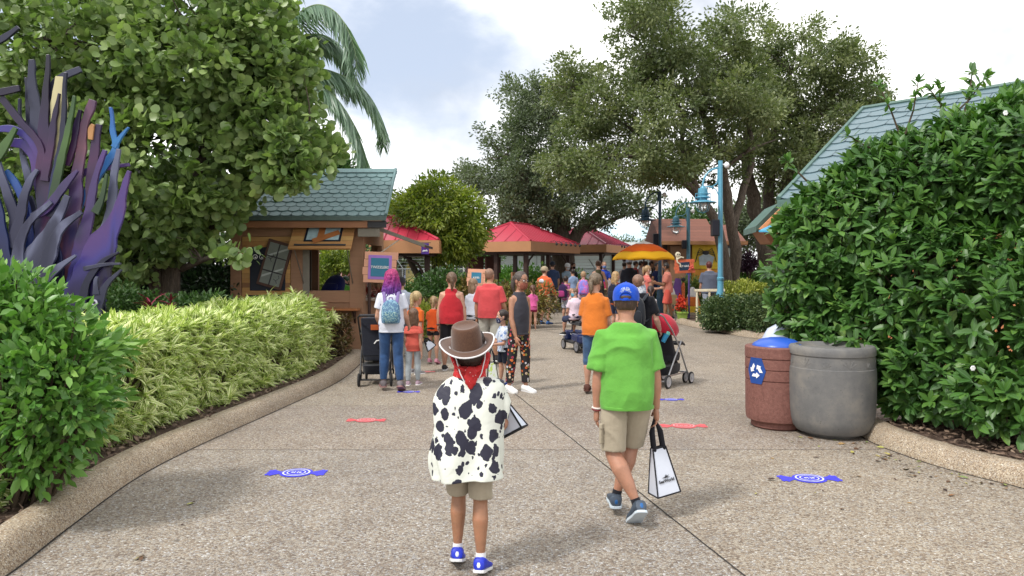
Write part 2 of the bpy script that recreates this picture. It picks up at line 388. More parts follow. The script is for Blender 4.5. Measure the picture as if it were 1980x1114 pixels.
# ---- kerbs
def smooth_path(pts, n=60):
    pts = [Vector(p) for p in pts]; P_ = [pts[0]*2 - pts[1]] + pts + [pts[-1]*2 - pts[-2]]; out_ = []
    m = len(pts) - 1
    for i in range(n + 1):
        t = i/n*m; k = min(int(t), m - 1); t -= k; a_, b_, c_, d_ = P_[k:k+4]
        out_.append(0.5*((2*b_) + (c_ - a_)*t + (2*a_ - 5*b_ + 4*c_ - d_)*t*t + (3*b_ - a_ - 3*c_ + d_)*t**3))
    return out_
def kerb(path, side, name='kerb', wd=0.24, h=0.15, joints=True):
    prof = [(0, -0.05), (0.0, 0.02), (0.04, h*0.62), (0.075, h*0.9), (0.11, h), (wd - 0.02, h), (wd, h - 0.02), (wd, -0.05)]
    g = Geo(); rs = []
    for i, p in enumerate(path):
        d = (path[min(i+1, len(path)-1)] - path[max(i-1, 0)]).normalized(); n_ = Vector((-d.y, d.x, 0))*side
        rs.append([p + n_*(a_ + 0.004*mnoise.noise((i*.4, a_*5, 2))) + Vector((0, 0, z_ + 0.004*mnoise.noise((i*.5, a_*9, 7)))) for a_, z_ in prof])
    g.rings(rs); o = g.build(name, M_KERB, smooth=True, angle=50); tag(o, kind='structure')
    # dark strip along the foot, paints in the shadow gap
    g = Geo(); g.rings([[p - Vector((0, 0, 0)), p + Vector(((path[min(i+1, len(path)-1)] - path[max(i-1, 0)]).normalized().y*0.012*side, -(path[min(i+1, len(path)-1)] - path[max(i-1, 0)]).normalized().x*0.012*side, 0))] for i, p in enumerate(path)], closed=False, cap=False)
    o2 = g.build('joint_and_shadow_strip', M_DARK); o2.location.z = 0.004; tag(o2, kind='structure')
LK_PTS = [G(-330, 1300), G(-120, 1185), G(11, 1114), G(132, 1021), G(265, 924), G(386, 861), G(551, 787), G(656, 737), G(700, 700)]
LK_PTS += [G(706, 690)]
LP = smooth_path(LK_PTS, 90); kerb(LP, 1)
RK_PTS = [G(1655, 838), G(1700, 862), G(1800, 898), G(1900, 925), G(1990, 948), G(2300, 1040)]
RP = smooth_path(RK_PTS, 40); kerb(RP, 1)
FK_PTS = [G(1560, 648), G(1500, 656), G(1440, 652), G(1380, 640), G(1335, 632), G(1308, 624), G(1312, 616), G(1345, 610)]
FP = smooth_path(FK_PTS, 50); kerb(FP, -1, h=0.14)
def inner(path, side, off): 
    r = []
    for i, p in enumerate(path):
        d = (path[min(i+1, len(path)-1)] - path[max(i-1, 0)]).normalized(); r.append(p + Vector((-d.y, d.x, 0))*side*off)
    return r
def bed(path, side, far, z):
    a_ = inner(path, side, 0.235); g = Geo(); b_ = [Vector(far(p)) for p in a_]
    rs = [[Vector((p.x, p.y, z + 0.03*mnoise.noise(p*3))) if t else Vector((p.x, p.y, z)) for t, p in ((t, p.lerp(q, t)) for t in (0, .1, .25, .5, 1))] for p, q in zip(a_, b_)]
    g.rings(rs, closed=False, cap=False); o = g.build('planting_bed_soil', M_MULCH, smooth=True); tag(o, kind='structure')
bed(LP, 1, lambda p: (p.x - 9, p.y + 1.5, 0), 0.115)
bed(RP, 1, lambda p: (p.x + 9, p.y + 4, 0), 0.115)
bed(FP[:44], -1, lambda p: (p.x*0.55 + 5, 24.5, 0), 0.11)
# mulch chips on the left bed edge
def chips(name, path, side, n, lo, hi, z):
    a_ = inner(path, side, 0.0); P = []
    for _ in range(n):
        i = RNG.integers(0, len(path)-1); q = inner(path[i:i+2], side, lo + (hi-lo)*RNG.random())[0]; P.append((q.x + RNG.normal()*.05, q.y + RNG.normal()*.05, z + RNG.random()*0.02))
    P = np.array(P); D = RNG.normal(size=P.shape); D[:, 2] *= .25
    m = leafmat(name + '_chips', [(0.05, 0.03, 0.02, 1), (0.2, 0.13, 0.09, 1), (0.33, 0.24, 0.17, 1)], 0.9, 0)
    U = RNG.normal(size=P.shape)*0.3; U[:, 2] += 1
    tag(scatter(name, P, D, U, .03 + .05*RNG.random(n), T_TINY[0], T_TINY[1], m, wid=None), kind='stuff')
chips('mulch', LP, 1, 5200, 0.26, 1.5, 0.125)
chips('mulch', RP, 1, 1500, 0.26, 1.3, 0.125)
# ================================================================ floor decals
M_BLUE = mk('decal_blue', C(72, 70, 222, .8), .5, .12, 30, 0.1, 80); M_RED = mk('decal_red', C(226, 92, 98, .8), .5, .2, 25, 0.1, 80); M_WHT = mk('decal_white', C(222, 226, 250, .8), .5, .1, 30, 0)
M_PINK = mk('decal_pink', C(238, 180, 182, .8), .5, .1, 30, 0)
def decal(px, py, wpx, mat, mat2, label, depth_f=0.5, faded=False):
    c = G(px, py); wd = wpx/FOC*c.y; hw = wd/2; r = hw*0.52
    root = empty('floor_decal', (c.x, c.y, 0), 0, label, 'floor decal', 'sweet-shaped distancing stickers on the paving')
    g = Geo(); pts = []
    for i in range(18):
        t = -math.pi*.38 + math.pi*.76*i/17; pts.append((r*math.sin(t)*1.05, r*math.cos(t)*1.0))
    def wing(s_):
        ww = []
        base_x = hw*0.5
        outer = [(base_x, .13), (.74, .34), (.80, .46), (.9, .36), (.96, .40), (1.0, .22), (.93, .12), (1.0, .02), (.93, -.1), (1.0, -.2), (.95, -.38), (.86, -.33), (.78, -.44), (.7, -.3)]
        for i, (x_, y_) in enumerate(outer):
            xx = (x_ if i else .5)*hw if i else base_x
            ww.append((xx*s_, y_*hw*0.85))
        ww.append((base_x*s_, -.13*hw*.85)); return ww
    top = [(x_, y_) for x_, y_ in pts]; rw = wing(1); lw = wing(-1)[::-1]
    bot = [(-x_, -y_) for x_, y_ in pts]
    outl = top + rw + bot + lw
    g.add([(x_, y_, 0.004) for x_, y_ in outl], [tuple(range(len(outl)))])
    g.build('candy_shape', mat, root)
    g = Geo()
    for ra, rb in ((.80, .70), (.55, .48)):
        A = [(ra*r*math.cos(2*math.pi*i/32)*1.1, ra*r*math.sin(2*math.pi*i/32), .0075) for i in range(32)]; B = [(rb*r*math.cos(2*math.pi*i/32)*1.1, rb*r*math.sin(2*math.pi*i/32), .0075) for i in range(32)]
        g.rings([A, B], cap=False)
    for s_ in (-1, 1):
        A = [(s_*r*.24 + .1*r*math.cos(2*math.pi*i/14), .12*r*math.sin(2*math.pi*i/14), .0078) for i in range(14)]; g.add(A, [tuple(range(14))])
        g.add([(s_*r*.06, -.2*r, .0078), (s_*r*.12, -.2*r, .0078), (s_*r*.12, .2*r, .0078), (s_*r*.06, .2*r, .0078)], [(0, 1, 2, 3)])
    g.build('printed_ring', mat2, root)
decal(573, 915, 116, M_BLUE, M_WHT, 'blue sweet-shaped sticker on the paving left of the child in the cow print vest')
decal(1565, 926, 118, M_BLUE, M_WHT, 'blue sweet-shaped sticker on the paving in front of the grey bin')
decal(708, 813, 76, M_RED, M_PINK, 'red sweet-shaped sticker on the paving below the black stroller')
decal(1322, 824, 90, M_RED, M_PINK, 'red sweet-shaped sticker on the paving right of the boy carrying the white bag')
decal(790, 758, 44, M_BLUE, M_WHT, 'small blue sweet sticker at the feet of the purple haired woman')
decal(1298, 773, 50, M_BLUE, M_WHT, 'small blue sweet sticker in front of the red stroller wheel')
decal(825, 719, 34, M_RED, M_PINK, 'faint red sweet sticker beyond the girl in the coral top')
# ================================================================ fallen leaves by the right kerb
P = []
for _ in range(115):
    i = RNG.integers(0, 30); q = inner(RP[i:i+2], 1, -abs(RNG.normal())*0.28 - 0.02)[0]; P.append((q.x + RNG.normal()*.1, q.y, .008))
for _ in range(12): q = G(1450 + 500*RNG.random(), 880 + 160*RNG.random()); P.append((q.x, q.y, .008))
for _ in range(12): q = G(60 + 550*RNG.random(), 850 + 240*RNG.random()); P.append((q.x, q.y, .008))
P = np.array(P); D = RNG.normal(size=P.shape); D[:, 2] *= .1; U = RNG.normal(size=P.shape)*.25; U[:, 2] += 1
tag(scatter('fallen_leaves', P, D, U, .03 + .05*RNG.random(len(P))**2, T_OVAL[0], T_OVAL[1], leafmat('dry_leaf', [(.03, .015, .01, 1), (.07, .03, .02, 1), (.05, .025, .015, 1), (.25, .12, .05, 1), (.5, .45, .12, 1), (.2, .3, .08, 1)], .7, .0)), kind='stuff')
# ================================================================ wood / paint materials
def planks(name, cols, ph=0.12, axis='Z', gap=0.04, grain=True, rnd=1.0):
    b = NB(name); s_ = b.n('ShaderNodeSeparateXYZ'); b.l(b.tc.outputs['Object'], s_.inputs[0])
    z = s_.outputs[axis]; q = b.math('DIVIDE', z, ph); row = b.math('FLOOR', q); fr = b.math('SUBTRACT', q, row)
    wn = b.n('ShaderNodeTexWhiteNoise'); wn.noise_dimensions = '1D'; b.l(row, wn.inputs['W'])
    st = [(i/max(1, len(cols)-1), c) for i, c in enumerate(cols)]
    c = b.ramp(wn.outputs['Value'], st)
    gr = b.noise(6, 6, 0.65, sc=(1, 1, 14) if axis == 'Z' else (14, 1, 1))
    c = b.mix(1.0, c, b.ramp(gr, [(0.3, (.8, .78, .75, 1)), (0.7, (1.1, 1.1, 1.1, 1))]), 'MULTIPLY')
    ed = b.math('LESS_THAN', fr, gap); c = b.mix(ed, c, mul(cols[0], 0.35)); b.base(c)
    b.p.inputs['Roughness'].default_value = .7; b.bump(b.math('SUBTRACT', 1.0, ed), .6, .01); return b.m
M_BROWN = mk('brown_paint', C(148, 112, 86, .95), .65, .08, 3, .2, 40, sc=(1, 1, 6))
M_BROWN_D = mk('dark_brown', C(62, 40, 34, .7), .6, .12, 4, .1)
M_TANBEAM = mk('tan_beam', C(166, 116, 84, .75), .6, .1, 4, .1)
M_TAN = mk('tan_fascia', C(196, 142, 100, .75), .6, .06, 2, .08)
M_TEAL_ROOF = mk('teal_shingle', C(110, 142, 144, .68), .5, .12, 9, .12, 90)
M_TEAL_ROOF2 = mk('teal_shingle_far', C(118, 146, 156, .55), .42, .1, 5, .12, 90)
M_DTRIM = mk('dark_trim', C(58, 58, 62, .8), .6, .1)
M_GREYTRIM = mk('grey_trim', C(138, 132, 120, .75), .7, .1)
M_NAVY = mk('navy_paint', C(28, 36, 52, .7), .5, .1)
M_GLASS = mk('painted_pane', C(138, 146, 138, .7), .4, .1, 8, 0)
M_WOODY = planks('yellow_boards', [C(200, 156, 94, .95), C(160, 112, 68, .95), C(214, 172, 104, .95), C(132, 90, 62, .9)], .085)
M_WOODB = mk('shelf_wood', C(176, 112, 66, .8), .45, .15, 6, .1)
M_PEACH = mk('peach_board', C(240, 178, 148, .8), .6, .06, 4, .1)
M_LILAC = mk('lilac_paint', C(176, 128, 214, .85), .6, .06); M_TEALP = mk('teal_panel', C(56, 128, 160, .85), .5, .08)
M_WHITE = mk('white_paint', (.8, .8, .8, 1), .5, .03, bump=0.03)
M_STEEL = mk('steel', C(150, 146, 138, .8), .35, .1, metal=.7)
def shingles(geo, O, U, V, width, height, cw, rh, tilt=0.018):
    """rounded shingles: O lower-left corner, U along eave, V up the slope"""
    U = U.normalized(); V = V.normalized(); Nn = U.cross(V); 
    if Nn.z < 0: Nn = -Nn
    rows = int(math.ceil(height/rh)); cols = int(math.ceil(width/cw)) + 1
    for r in range(rows):
        for c in range(cols):
            x0 = c*cw - (cw/2 if r % 2 else 0) + 0.006; x1 = x0 + cw - 0.012; x0 = max(0, x0); x1 = min(width, x1)
            if x1 - x0 < 0.03: continue
            yb = r*rh; yt = min(height, yb + rh*1.25); j = random.uniform(-.004, .004)
            dp = rh*0.26*(x1 - x0)/cw; o2 = []
            for i in range(7):
                t = i/6; o2.append((x0 + (x1-x0)*t, yb + j - dp*(1 - abs(2*t-1)**2.2)*1.0 + dp*.4, tilt))
            o2 += [(x1, yt, 0.002), (x0, yt, 0.002)]
            pts = [O + U*a_ + V*b_ + Nn*(c_ + 0.004*(r % 2)) for a_, b_, c_ in o2]
            low = [O + U*a_ + V*b_ + Nn*max(0.0, c_-0.014) for a_, b_, c_ in o2]
            n_ = len(pts); geo.add(pts + low, [tuple(range(n_))] + [(i, n_ + i, n_ + i + 1, i + 1) for i in range(6)])
# ================================================================ kiosk
def mbox(parent, name, c, sz, mat, M=None, bev=0.006):
    g = Geo(); g.box(c, sz, M); return g.build(name, mat, parent, bev=bev)
random.seed(3)
kx0, kx1, ky, kd = -5.14, -2.76, 13.6, 2.3
K = empty('ticket_kiosk', (kx0, ky, 0), 0, 'brown wooden kiosk with a scalloped teal shingle roof and propped window flaps', 'kiosk')
KW = kx1 - kx0
def kb(name, x0, x1, y0, y1, z0, z1, mat, par=K, bev=.006): return mbox(par, name, ((x0+x1)/2, (y0+y1)/2, (z0+z1)/2), (x1-x0, y1-y0, z1-z0), mat, bev=bev)
wx0, wx1, wz0, wz1 = 1.42, 2.22, 1.22, 2.08     # front opening
g = Geo()
def gb(x0, x1, y0, y1, z0, z1): g.box(((x0+x1)/2, (y0+y1)/2, (z0+z1)/2), (x1-x0, y1-y0, z1-z0))
gb(0, wx0, 0, .1, 0, 2.62); gb(wx1, KW, 0, .1, 0, 2.62); gb(wx0, wx1, 0, .1, 0, wz0); gb(wx0, wx1, 0, .1, wz1, 2.62)
# right side wall with a serving opening, back wall with an opening, left wall
gb(KW-.1, KW, .1, .3, 0, 2.62); gb(KW-.1, KW, kd-.2, kd, 0, 2.62); gb(KW-.1, KW, .3, kd-.2, 0, 1.02); gb(KW-.1, KW, .3, kd-.2, 2.1, 2.62)
gb(0, .1, .1, kd, 0, 2.62)
gb(.1, 1.0, kd-.1, kd, 0, 2.62); gb(KW-.25, KW-.1, kd-.1, kd, 0, 2.62); gb(1.0, KW-.25, kd-.1, kd, 0, .9); gb(1.0, KW-.25, kd-.1, kd, 2.3, 2.62)
g.build('wall', M_BROWN, K, bev=.004)
for a_ in ((-.03, .17, -.03, -.001, 0, 2.56), (KW-.22, KW+.03, -.03, -.001, 0, 2.56), (1.08, 1.3, -.032, -.001, .0, 2.56)): kb('corner_board', *a_, M_BROWN)
kb('corner_board', KW+.001, KW+.03, 0.0, .2, 0, 2.56, M_BROWN)
kb('header_board', .17, 1.08, -.028, -.001, 2.22, 2.5, M_BROWN); kb('sill_board', 1.3, KW-.22, -.03, -.001, 1.0, 1.2, M_BROWN)
kb('trim_board', 1.3, KW-.22, -.03, -.001, .62, .99, mk('brown_paint_b', C(142, 106, 80, .9), .65, .1, 3, .2, 40))
kb('plank_panel', .18, 1.07, -.022, -.001, .95, 2.21, M_WOODY)
kb('painted_window_hole', .33, .98, -.034, -.023, 1.22, 2.02, M_NAVY)
kb('painted_window_hole', .25, 1.02, -.034, -.023, .98, 1.14, M_NAVY)
# googly eyes painted in the dark window
g = Geo()
for ex in (.43, .55): g.lathe([(.045, 0), (.045, .006)], n=20, M=Matrix.Translation((ex, -.035, 1.84)) @ Matrix.Rotation(rad(90), 4, 'X'))
EY = g.build('painted_eyes', M_WHITE, K)
g = Geo()
for ex in (.43, .55): g.lathe([(.034, 0), (.034, .003)], n=20, M=Matrix.Translation((ex, -.0415, 1.84)) @ Matrix.Rotation(rad(90), 4, 'X'))
g.build('iris', M_NAVY, EY)
g = Geo()
for ex in (.43, .55): g.lathe([(.015, 0), (.015, .003)], n=14, M=Matrix.Translation((ex+.008, -.045, 1.83)) @ Matrix.Rotation(rad(90), 4, 'X'))
g.build('pupil', M_WHITE, EY)
# crooked window hanging on the wall
MC = Matrix.Translation((.80, -.06, 1.70)) @ Matrix.Rotation(rad(16), 4, 'Y')
cw_ = mbox(K, 'crooked_window', (0, 0, 0), (.46, .04, .86), mk('red_brown_frame', C(92, 64, 54, .75), .6, .1), MC)
mbox(cw_, 'pane', (0, -.022, 0), (.37, .006, .76), M_GLASS, MC, 0)
g = Geo(); g.box((0, -.03, 0), (.02, .01, .76), MC)
for z_ in (-.14, .13): g.box((0, -.031, z_), (.37, .012, .02), MC)
g.build('glazing_bar', M_DTRIM, cw_)
g = Geo()
for zz in (.26, -.12): 
    g = Geo(); g.prism([MC @ Vector((-.17, -.0265, zz-.16)), MC @ Vector((-.17, -.0265, zz-.12)), MC @ Vector((.17, -.0265, zz+.10)), MC @ Vector((.17, -.0265, zz+.06))], (0, -.002, 0)); g.build('painted_glint', mk('glint', C(196, 204, 200, .7), .4, .04), cw_)

g = Geo()
for (cx_, cz_) in ((-.1, .08), (.1, -.28)):
    for (x0, z0, x1, z1) in ((0, 0, .05, .06), (0, 0, .03, -.05), (.05, .06, .02, .1), (.0, .0, -.05, .02)):
        a1 = MC @ Vector((cx_+x0, -.0275, cz_+z0)); a2 = MC @ Vector((cx_+x1, -.0275, cz_+z1)); g.tube([a1, a2], .004, 6)
g.build('painted_crack', M_DTRIM, cw_)
# window jambs and the open flap above with a painted boarded-up window
kb('jamb', 1.30, 1.42, -.035, .12, 1.15, 2.1, M_GREYTRIM, bev=.004)
fl_top = Vector((0, -.05, 2.42)); fl_bot = Vector((0, -.46, 1.98)); fv = (fl_bot - fl_top); fl = fv.length; fv.normalize()
MF = Matrix.Translation((1.72, (-.06-.52)/2, 2.30)) @ Matrix(((1, 0, 0, 0), (0, -fv.z*0+ -fv.y*0 + fv.z*-1*0, 0, 0), (0, 0, 0, 0), (0, 0, 0, 1))) if False else Matrix.Translation((1.72, -.27, 2.19)) @ Matrix.Rotation(math.atan2(-fv.y, -fv.z)*-1, 4, 'X')
FL = mbox(K, 'window_flap', (0, 0, 0), (1.12, .04, fl), M_WOODY, MF)
mbox(FL, 'window_frame', (.02, -.024, .06), (.66, .01, .38), M_NAVY, MF, 0)
mbox(FL, 'painted_pane', (.02, -.030, .06), (.58, .004, .31), mk('sky_pane', C(180, 206, 212, .75), .4, .2, 10), MF, 0)
for an, cx_, ln in ((0, -.02, .34), (62, .06, .6), ):
    mbox(FL, 'painted_board', (cx_, -.036 - an*.0001, .06), (.12, .006, ln if an == 0 else .5), M_WOODB, MF @ Matrix.Rotation(rad(an), 4, 'Y'), 0)
mbox(FL, 'glazing_bar', (.02, -.034, .06), (.012, .004, .31), M_NAVY, MF, 0); mbox(FL, 'ledge_strip', (0, -.028, -.22), (.92, .014, .035), M_DTRIM, MF, 0)
for x_ in (1.26, 2.2): g = Geo(); g.tube([(x_, -.45, 1.99), (x_+.06 if x_ < 2 else x_+.02, -.03, 1.35)], .009, 6); g.build('flap_strut', M_STEEL, K)
# shelf under window
kb('counter_shelf', 1.55, 2.36, -.30, -.031, .86, .90, M_WOODB, bev=.012)
for x_ in (1.66, 2.25): g = Geo(); g.prism([(x_, -.25, .86), (x_, -.035, .86), (x_, -.035, .62)], (.03, 0, 0)); g.build('shelf_bracket', M_BROWN_D, K)
# side counter + side flap
kb('side_counter', KW+.001, KW+.22, .32, kd-.2, 1.02, 1.06, mk('pale_counter', C(190, 176, 160, .8), .5), bev=.006)
fa, fb = Vector((KW+.03, 0, 2.42)), Vector((KW+1.12, 0, 2.02))
g = Geo(); g.prism([fa + Vector((0, .12, 0)), fb + Vector((0, .12, 0)), fb + Vector((0, .12, .05)), fa + Vector((0, .12, .06))], (0, 1.6, 0)); SF = g.build('side_flap', M_BROWN_D, K, bev=.004)
g = Geo(); g.prism([fa + Vector((0, .105, .0)), fb + Vector((.02, .105, -.0)), fb + Vector((.02, .105, .065)), fa + Vector((0, .105, .075))], (0, .013, 0)); g.build('flap_edge', M_GREYTRIM, SF)
g = Geo(); g.tube([(KW+.02, .2, 1.72), (KW+.66, .2, 2.17)], .012, 8); g.build('flap_strut', mk('pale_strut', C(216, 206, 190, .8), .4), K)
# roof
ex0, ex1, ez, rz_, ry_ = -.42, KW+.50, 2.56, 3.56, kd/2
ov = .34
slope = Vector((0, ry_ + ov, rz_ - ez)); 
g = Geo()
for s_, yb in ((1, -ov), (-1, kd+ov)):
    A = Vector((ex0, yb, ez)); B = Vector((ex1, yb, ez)); B = B if s_ > 0 else Vector((KW - .02, yb - .2, ez)); Cc = Vector((ex1 - .06, ry_, rz_)); D_ = Vector((ex0+.06, ry_, rz_)); dn = Vector((0, 0, -.07)); g.add([A, B, Cc, D_, A+dn, B+dn, Cc+dn, D_+dn], [(0, 1, 2, 3), (7, 6, 5, 4), (0, 4, 5, 1), (1, 5, 6, 2), (3, 7, 4, 0), (2, 6, 7, 3)])
RF = g.build('roof', M_TEAL_ROOF, K)
g = Geo(); shingles(g, Vector((ex0, -ov, ez + .012)), Vector((1, 0, 0)), slope, ex1-ex0-.02, slope.length, .20, .168); g.build('shingle_courses', M_TEAL_ROOF, RF)
g = Geo(); g.prism([(ex0+.03, ry_-.12, rz_-.03), (ex0+.03, ry_, rz_+.06), (ex0+.03, ry_+.12, rz_-.03)], (ex1-ex0-.08, 0, 0)); g.build('ridge_cap', M_TEAL_ROOF, RF)
g = Geo()
g.tube([(ex1, -ov-.01, ez+.03), (ex1-.06, ry_, rz_+.05)], .03, 6); g.build('rake_trim', M_TEAL_ROOF, RF)
kb('eave_drip', ex0, ex1, -ov-.03, -ov-.002, ez-.075, ez+.005, mk('eave_teal', C(96, 116, 112, .7), .6), RF)
kb('fascia', ex0, ex1-.34, -ov+.03, -ov+.06, ez-.2, ez-.08, M_TANBEAM, RF); kb('fascia', ex1-.339, ex1, -ov+.03, -ov+.06, ez-.2, ez-.08, M_DTRIM, RF)
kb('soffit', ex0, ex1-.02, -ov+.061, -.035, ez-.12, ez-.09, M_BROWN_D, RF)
kb('eave_beam', KW-.02, ex1-.14, -ov+.07, -ov+.2, ez-.36, ez-.21, M_GREYTRIM, RF)
# gable infill
g = Geo(); g.prism([(KW-.06, 0, 2.58), (KW-.06, kd, 2.58), (KW-.06, ry_, rz_-.12)], (.05, 0, 0)); g.prism([(.02, 0, 2.58), (.02, kd, 2.58), (.02, ry_, rz_-.12)], (.05, 0, 0)); g.build('gable_wall', M_TANBEAM, K)
# ================================================================ hanging candy sign by the kiosk
def board_sign(px, py, d, wd, ht, txt, label, tilt=2, name='hanging_sign', post=None, fs=.1, frame=M_LILAC, panel=M_TEALP, board=M_PEACH, zt=None):
    c = W(px, py, d); R0 = empty(name, (c.x, c.y, 0), 0, label, 'sign')
    g = Geo(); n_ = 4; z0 = c.z - ht/2
    M0 = Matrix.Translation((0, 0, c.z)) @ Matrix.Rotation(rad(tilt), 4, 'Y') @ Matrix.Translation((0, 0, -c.z))
    for i in range(n_):
        jx = [.02, -.015, .0, .025][i % 4]*wd*1.2; w_ = wd*[1, .98, .94, .97][i % 4]
        g.box((jx, 0, z0 + ht*(i+.5)/n_), (w_, .03, ht/n_ - .006), M0)
    g.build('plank_board', board, R0, bev=.004)
    mbox(R0, 'sign_frame', (0.0, -.022, c.z), (wd*.68, .012, ht*.78), frame, M0, .003)
    mbox(R0, 'sign_panel', (0.0, -.032, c.z+.0), (wd*.52, .008, ht*.60), panel, M0, .003)
    text_part('sign_lettering', txt, fs, M0 @ Matrix.Translation((0, -.042, c.z)) @ STAND, M_WHITE, R0)
    if post: g = Geo(); g.tube([(post[0], .02, 0), (post[0], .02, c.z + ht*post[1])], .03, 10); g.build('post', post[2], R0)
    return R0, M0, c
R1, M1, c1 = board_sign(735, 517, 13.35, .62, .56, 'TWIZZLERS', 'peach plank sign with a lilac and teal panel beside the kiosk', post=(-.2, -.3, M_BROWN_D), fs=.062)
g = Geo()
st5 = []
for i in range(10): rr = .045 if i % 2 == 0 else .018; st5.append(M1 @ Vector((.14 + rr*math.sin(i*math.pi/5), -.041, c1.z-.1 + rr*math.cos(i*math.pi/5))))
g.prism(st5, (0, .003, 0)); g.build('painted_star', mk('pale_teal', C(120, 180, 200, .8), .5), R1)
board_sign(921, 537, 19.5, .5, .46, 'KISSES', 'small peach sign with a teal panel in front of the hedge behind the bald man', post=(0, -.3, M_BROWN_D), fs=.06, frame=M_PEACH)
# ================================================================ pavilions
M_REDROOF = mk('red_metal_roof', C(196, 52, 78, .72), .35, .05, 1.5, .0, spec=.6)
M_REDROOF_D = mk('dark_red_metal_roof', C(150, 38, 66, .72), .4, .05, 1.5, .0)
def pavilion(C0, ux, L_, Wd, ez, az_, label, mat, ridge=.35, posts=5, lights=True, inner_panel=True, ph=2.4, wall=None):
    """C0 near corner, ux direction along the long side, width goes to the left of ux"""
    ux = Vector((ux[0], ux[1], 0)).normalized(); uy = Vector((-ux.y, ux.x, 0)); ang = math.atan2(ux.y, ux.x)
    R0 = empty('red_roofed_pavilion', (C0[0], C0[1], 0), ang, label, 'pavilion', None)
    a_, b_ = L_, Wd; rs_ = (L_*(1-ridge))/2; A = [Vector((0, 0, ez)), Vector((a_, 0, ez)), Vector((a_, b_, ez)), Vector((0, b_, ez))]
    r0, r1 = Vector((rs_, b_/2, az_)), Vector((a_-rs_, b_/2, az_))
    g = Geo(); g.add(A + [r0, r1], [(0, 1, 5, 4), (1, 2, 5), (2, 3, 4, 5), (3, 0, 4), (3, 2, 1, 0)]); rf = g.build('roof', mat, R0)
    g = Geo()
    def seams(P0, P1, Q0, Q1, n_):
        for i in range(1, n_):
            t = i/n_; base = P0.lerp(P1, t)
            # run straight up the slope until the hip
            mid0, mid1 = Q0, Q1; along = (P1-P0); Lb = along.length; s_ = t*Lb
            f0 = (Q0-P0).dot(along.normalized()); f1 = Lb - (Q1-P0).dot(along.normalized())
            up_ = (Q0 - P0) - along.normalized()*f0
            k_ = min(1, s_/f0 if f0 > 1e-3 else 1, (Lb-s_)/f1 if f1 > 1e-3 else 1)
            g.tube([base + Vector((0, 0, .01)), base + up_*k_ + Vector((0, 0, .01))], .018, 4)
    seams(A[0], A[1], r0, r1, int(L_/.3)); seams(A[3], A[0], r0, r0, int(Wd/.45)); seams(A[1], A[2], r1, r1, int(Wd/.45))
    for p, q in ((A[0], r0), (A[1], r1), (A[2], r1), (A[3], r0), (r0, r1)): g.tube([p + Vector((0, 0, .015)), q + Vector((0, 0, .015))], .05, 5)
    g.build('standing_seams', mat, rf)
    g = Geo(); h_ = .36
    for (x0, y0, x1, y1) in ((-.02, -.02, a_+.02, .03), (-.02, b_-.03, a_+.02, b_+.02), (-.02, .031, .03, b_-.031), (a_-.03, .031, a_+.02, b_-.031)): g.box(((x0+x1)/2, (y0+y1)/2, ez-h_/2-.003), (x1-x0, y1-y0, h_))
    g.build('fascia', M_TAN, R0)
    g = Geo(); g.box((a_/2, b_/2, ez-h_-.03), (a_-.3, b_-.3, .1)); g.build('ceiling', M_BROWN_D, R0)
    pp = [(.35, .35), (a_-.35, .35), (a_-.35, b_-.35), (.35, b_-.35), (a_/2, .35), (a_/2, b_-.35), (.35, b_/2)][:max(4, posts)]
    for x_, y_ in pp: g = Geo(); g.box((x_, y_, (ez-h_-.08)/2), (.15, .15, ez-h_-.08)); g.build('post', M_BROWN_D, R0, bev=.01)
    for x_, y_, s_ in ((.42, .35, 1), (a_-.42, .35, -1)): g = Geo(); g.tube([(x_, y_, ez-h_-.65), (x_+s_*.2, y_, ez-h_-.3), (x_+s_*.6, y_, ez-h_-.08)], .035, 6); g.build('brace', M_BROWN_D, R0)
    if wall: 
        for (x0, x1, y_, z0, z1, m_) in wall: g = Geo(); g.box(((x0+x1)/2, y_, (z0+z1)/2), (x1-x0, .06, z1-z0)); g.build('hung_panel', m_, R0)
    if lights:
        g = Geo()
        for i in range(6):
            x_ = a_*.35 + i*a_*.1; g.tube([(x_, -.03, ez+.03), (x_+.02, -.2, ez+.06), (x_+.03, -.28, ez-.02)], .012, 5); g.ell((x_+.03, -.28, ez-.06), (.05, .05, .06), 8, 5)
        g.build('floodlight', M_DTRIM, R0)
    return R0
C0b = W(1026, 500, 26); ubd = (2.04, 4.0)
pavilion((C0b.x, 26), ubd, 4.6, 3.1, 2.60, 3.36, 'red metal roofed pavilion with tan fascia in the middle, nearest the tree trunk', M_REDROOF, posts=7,
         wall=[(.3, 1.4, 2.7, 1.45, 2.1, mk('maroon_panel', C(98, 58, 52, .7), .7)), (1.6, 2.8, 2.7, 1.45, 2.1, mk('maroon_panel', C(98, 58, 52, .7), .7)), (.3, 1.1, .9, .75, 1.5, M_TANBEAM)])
C0c = W(1172, 500, 34)
pavilion((C0c.x, 34), (1.8, 4.2), 5.0, 3.6, 2.75, 3.7, 'darker red roofed pavilion behind the umbrella, farthest of the pavilions', M_REDROOF_D, posts=7,
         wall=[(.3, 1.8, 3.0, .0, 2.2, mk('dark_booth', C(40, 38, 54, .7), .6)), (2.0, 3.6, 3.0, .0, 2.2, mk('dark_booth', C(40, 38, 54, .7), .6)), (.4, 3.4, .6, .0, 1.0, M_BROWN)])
pavilion((-5.4, 20.6), (1, 0), 3.35, 3.2, 2.42, 3.18, 'red metal roofed pavilion partly behind the kiosk', M_REDROOF, ridge=.1, posts=7, lights=False)
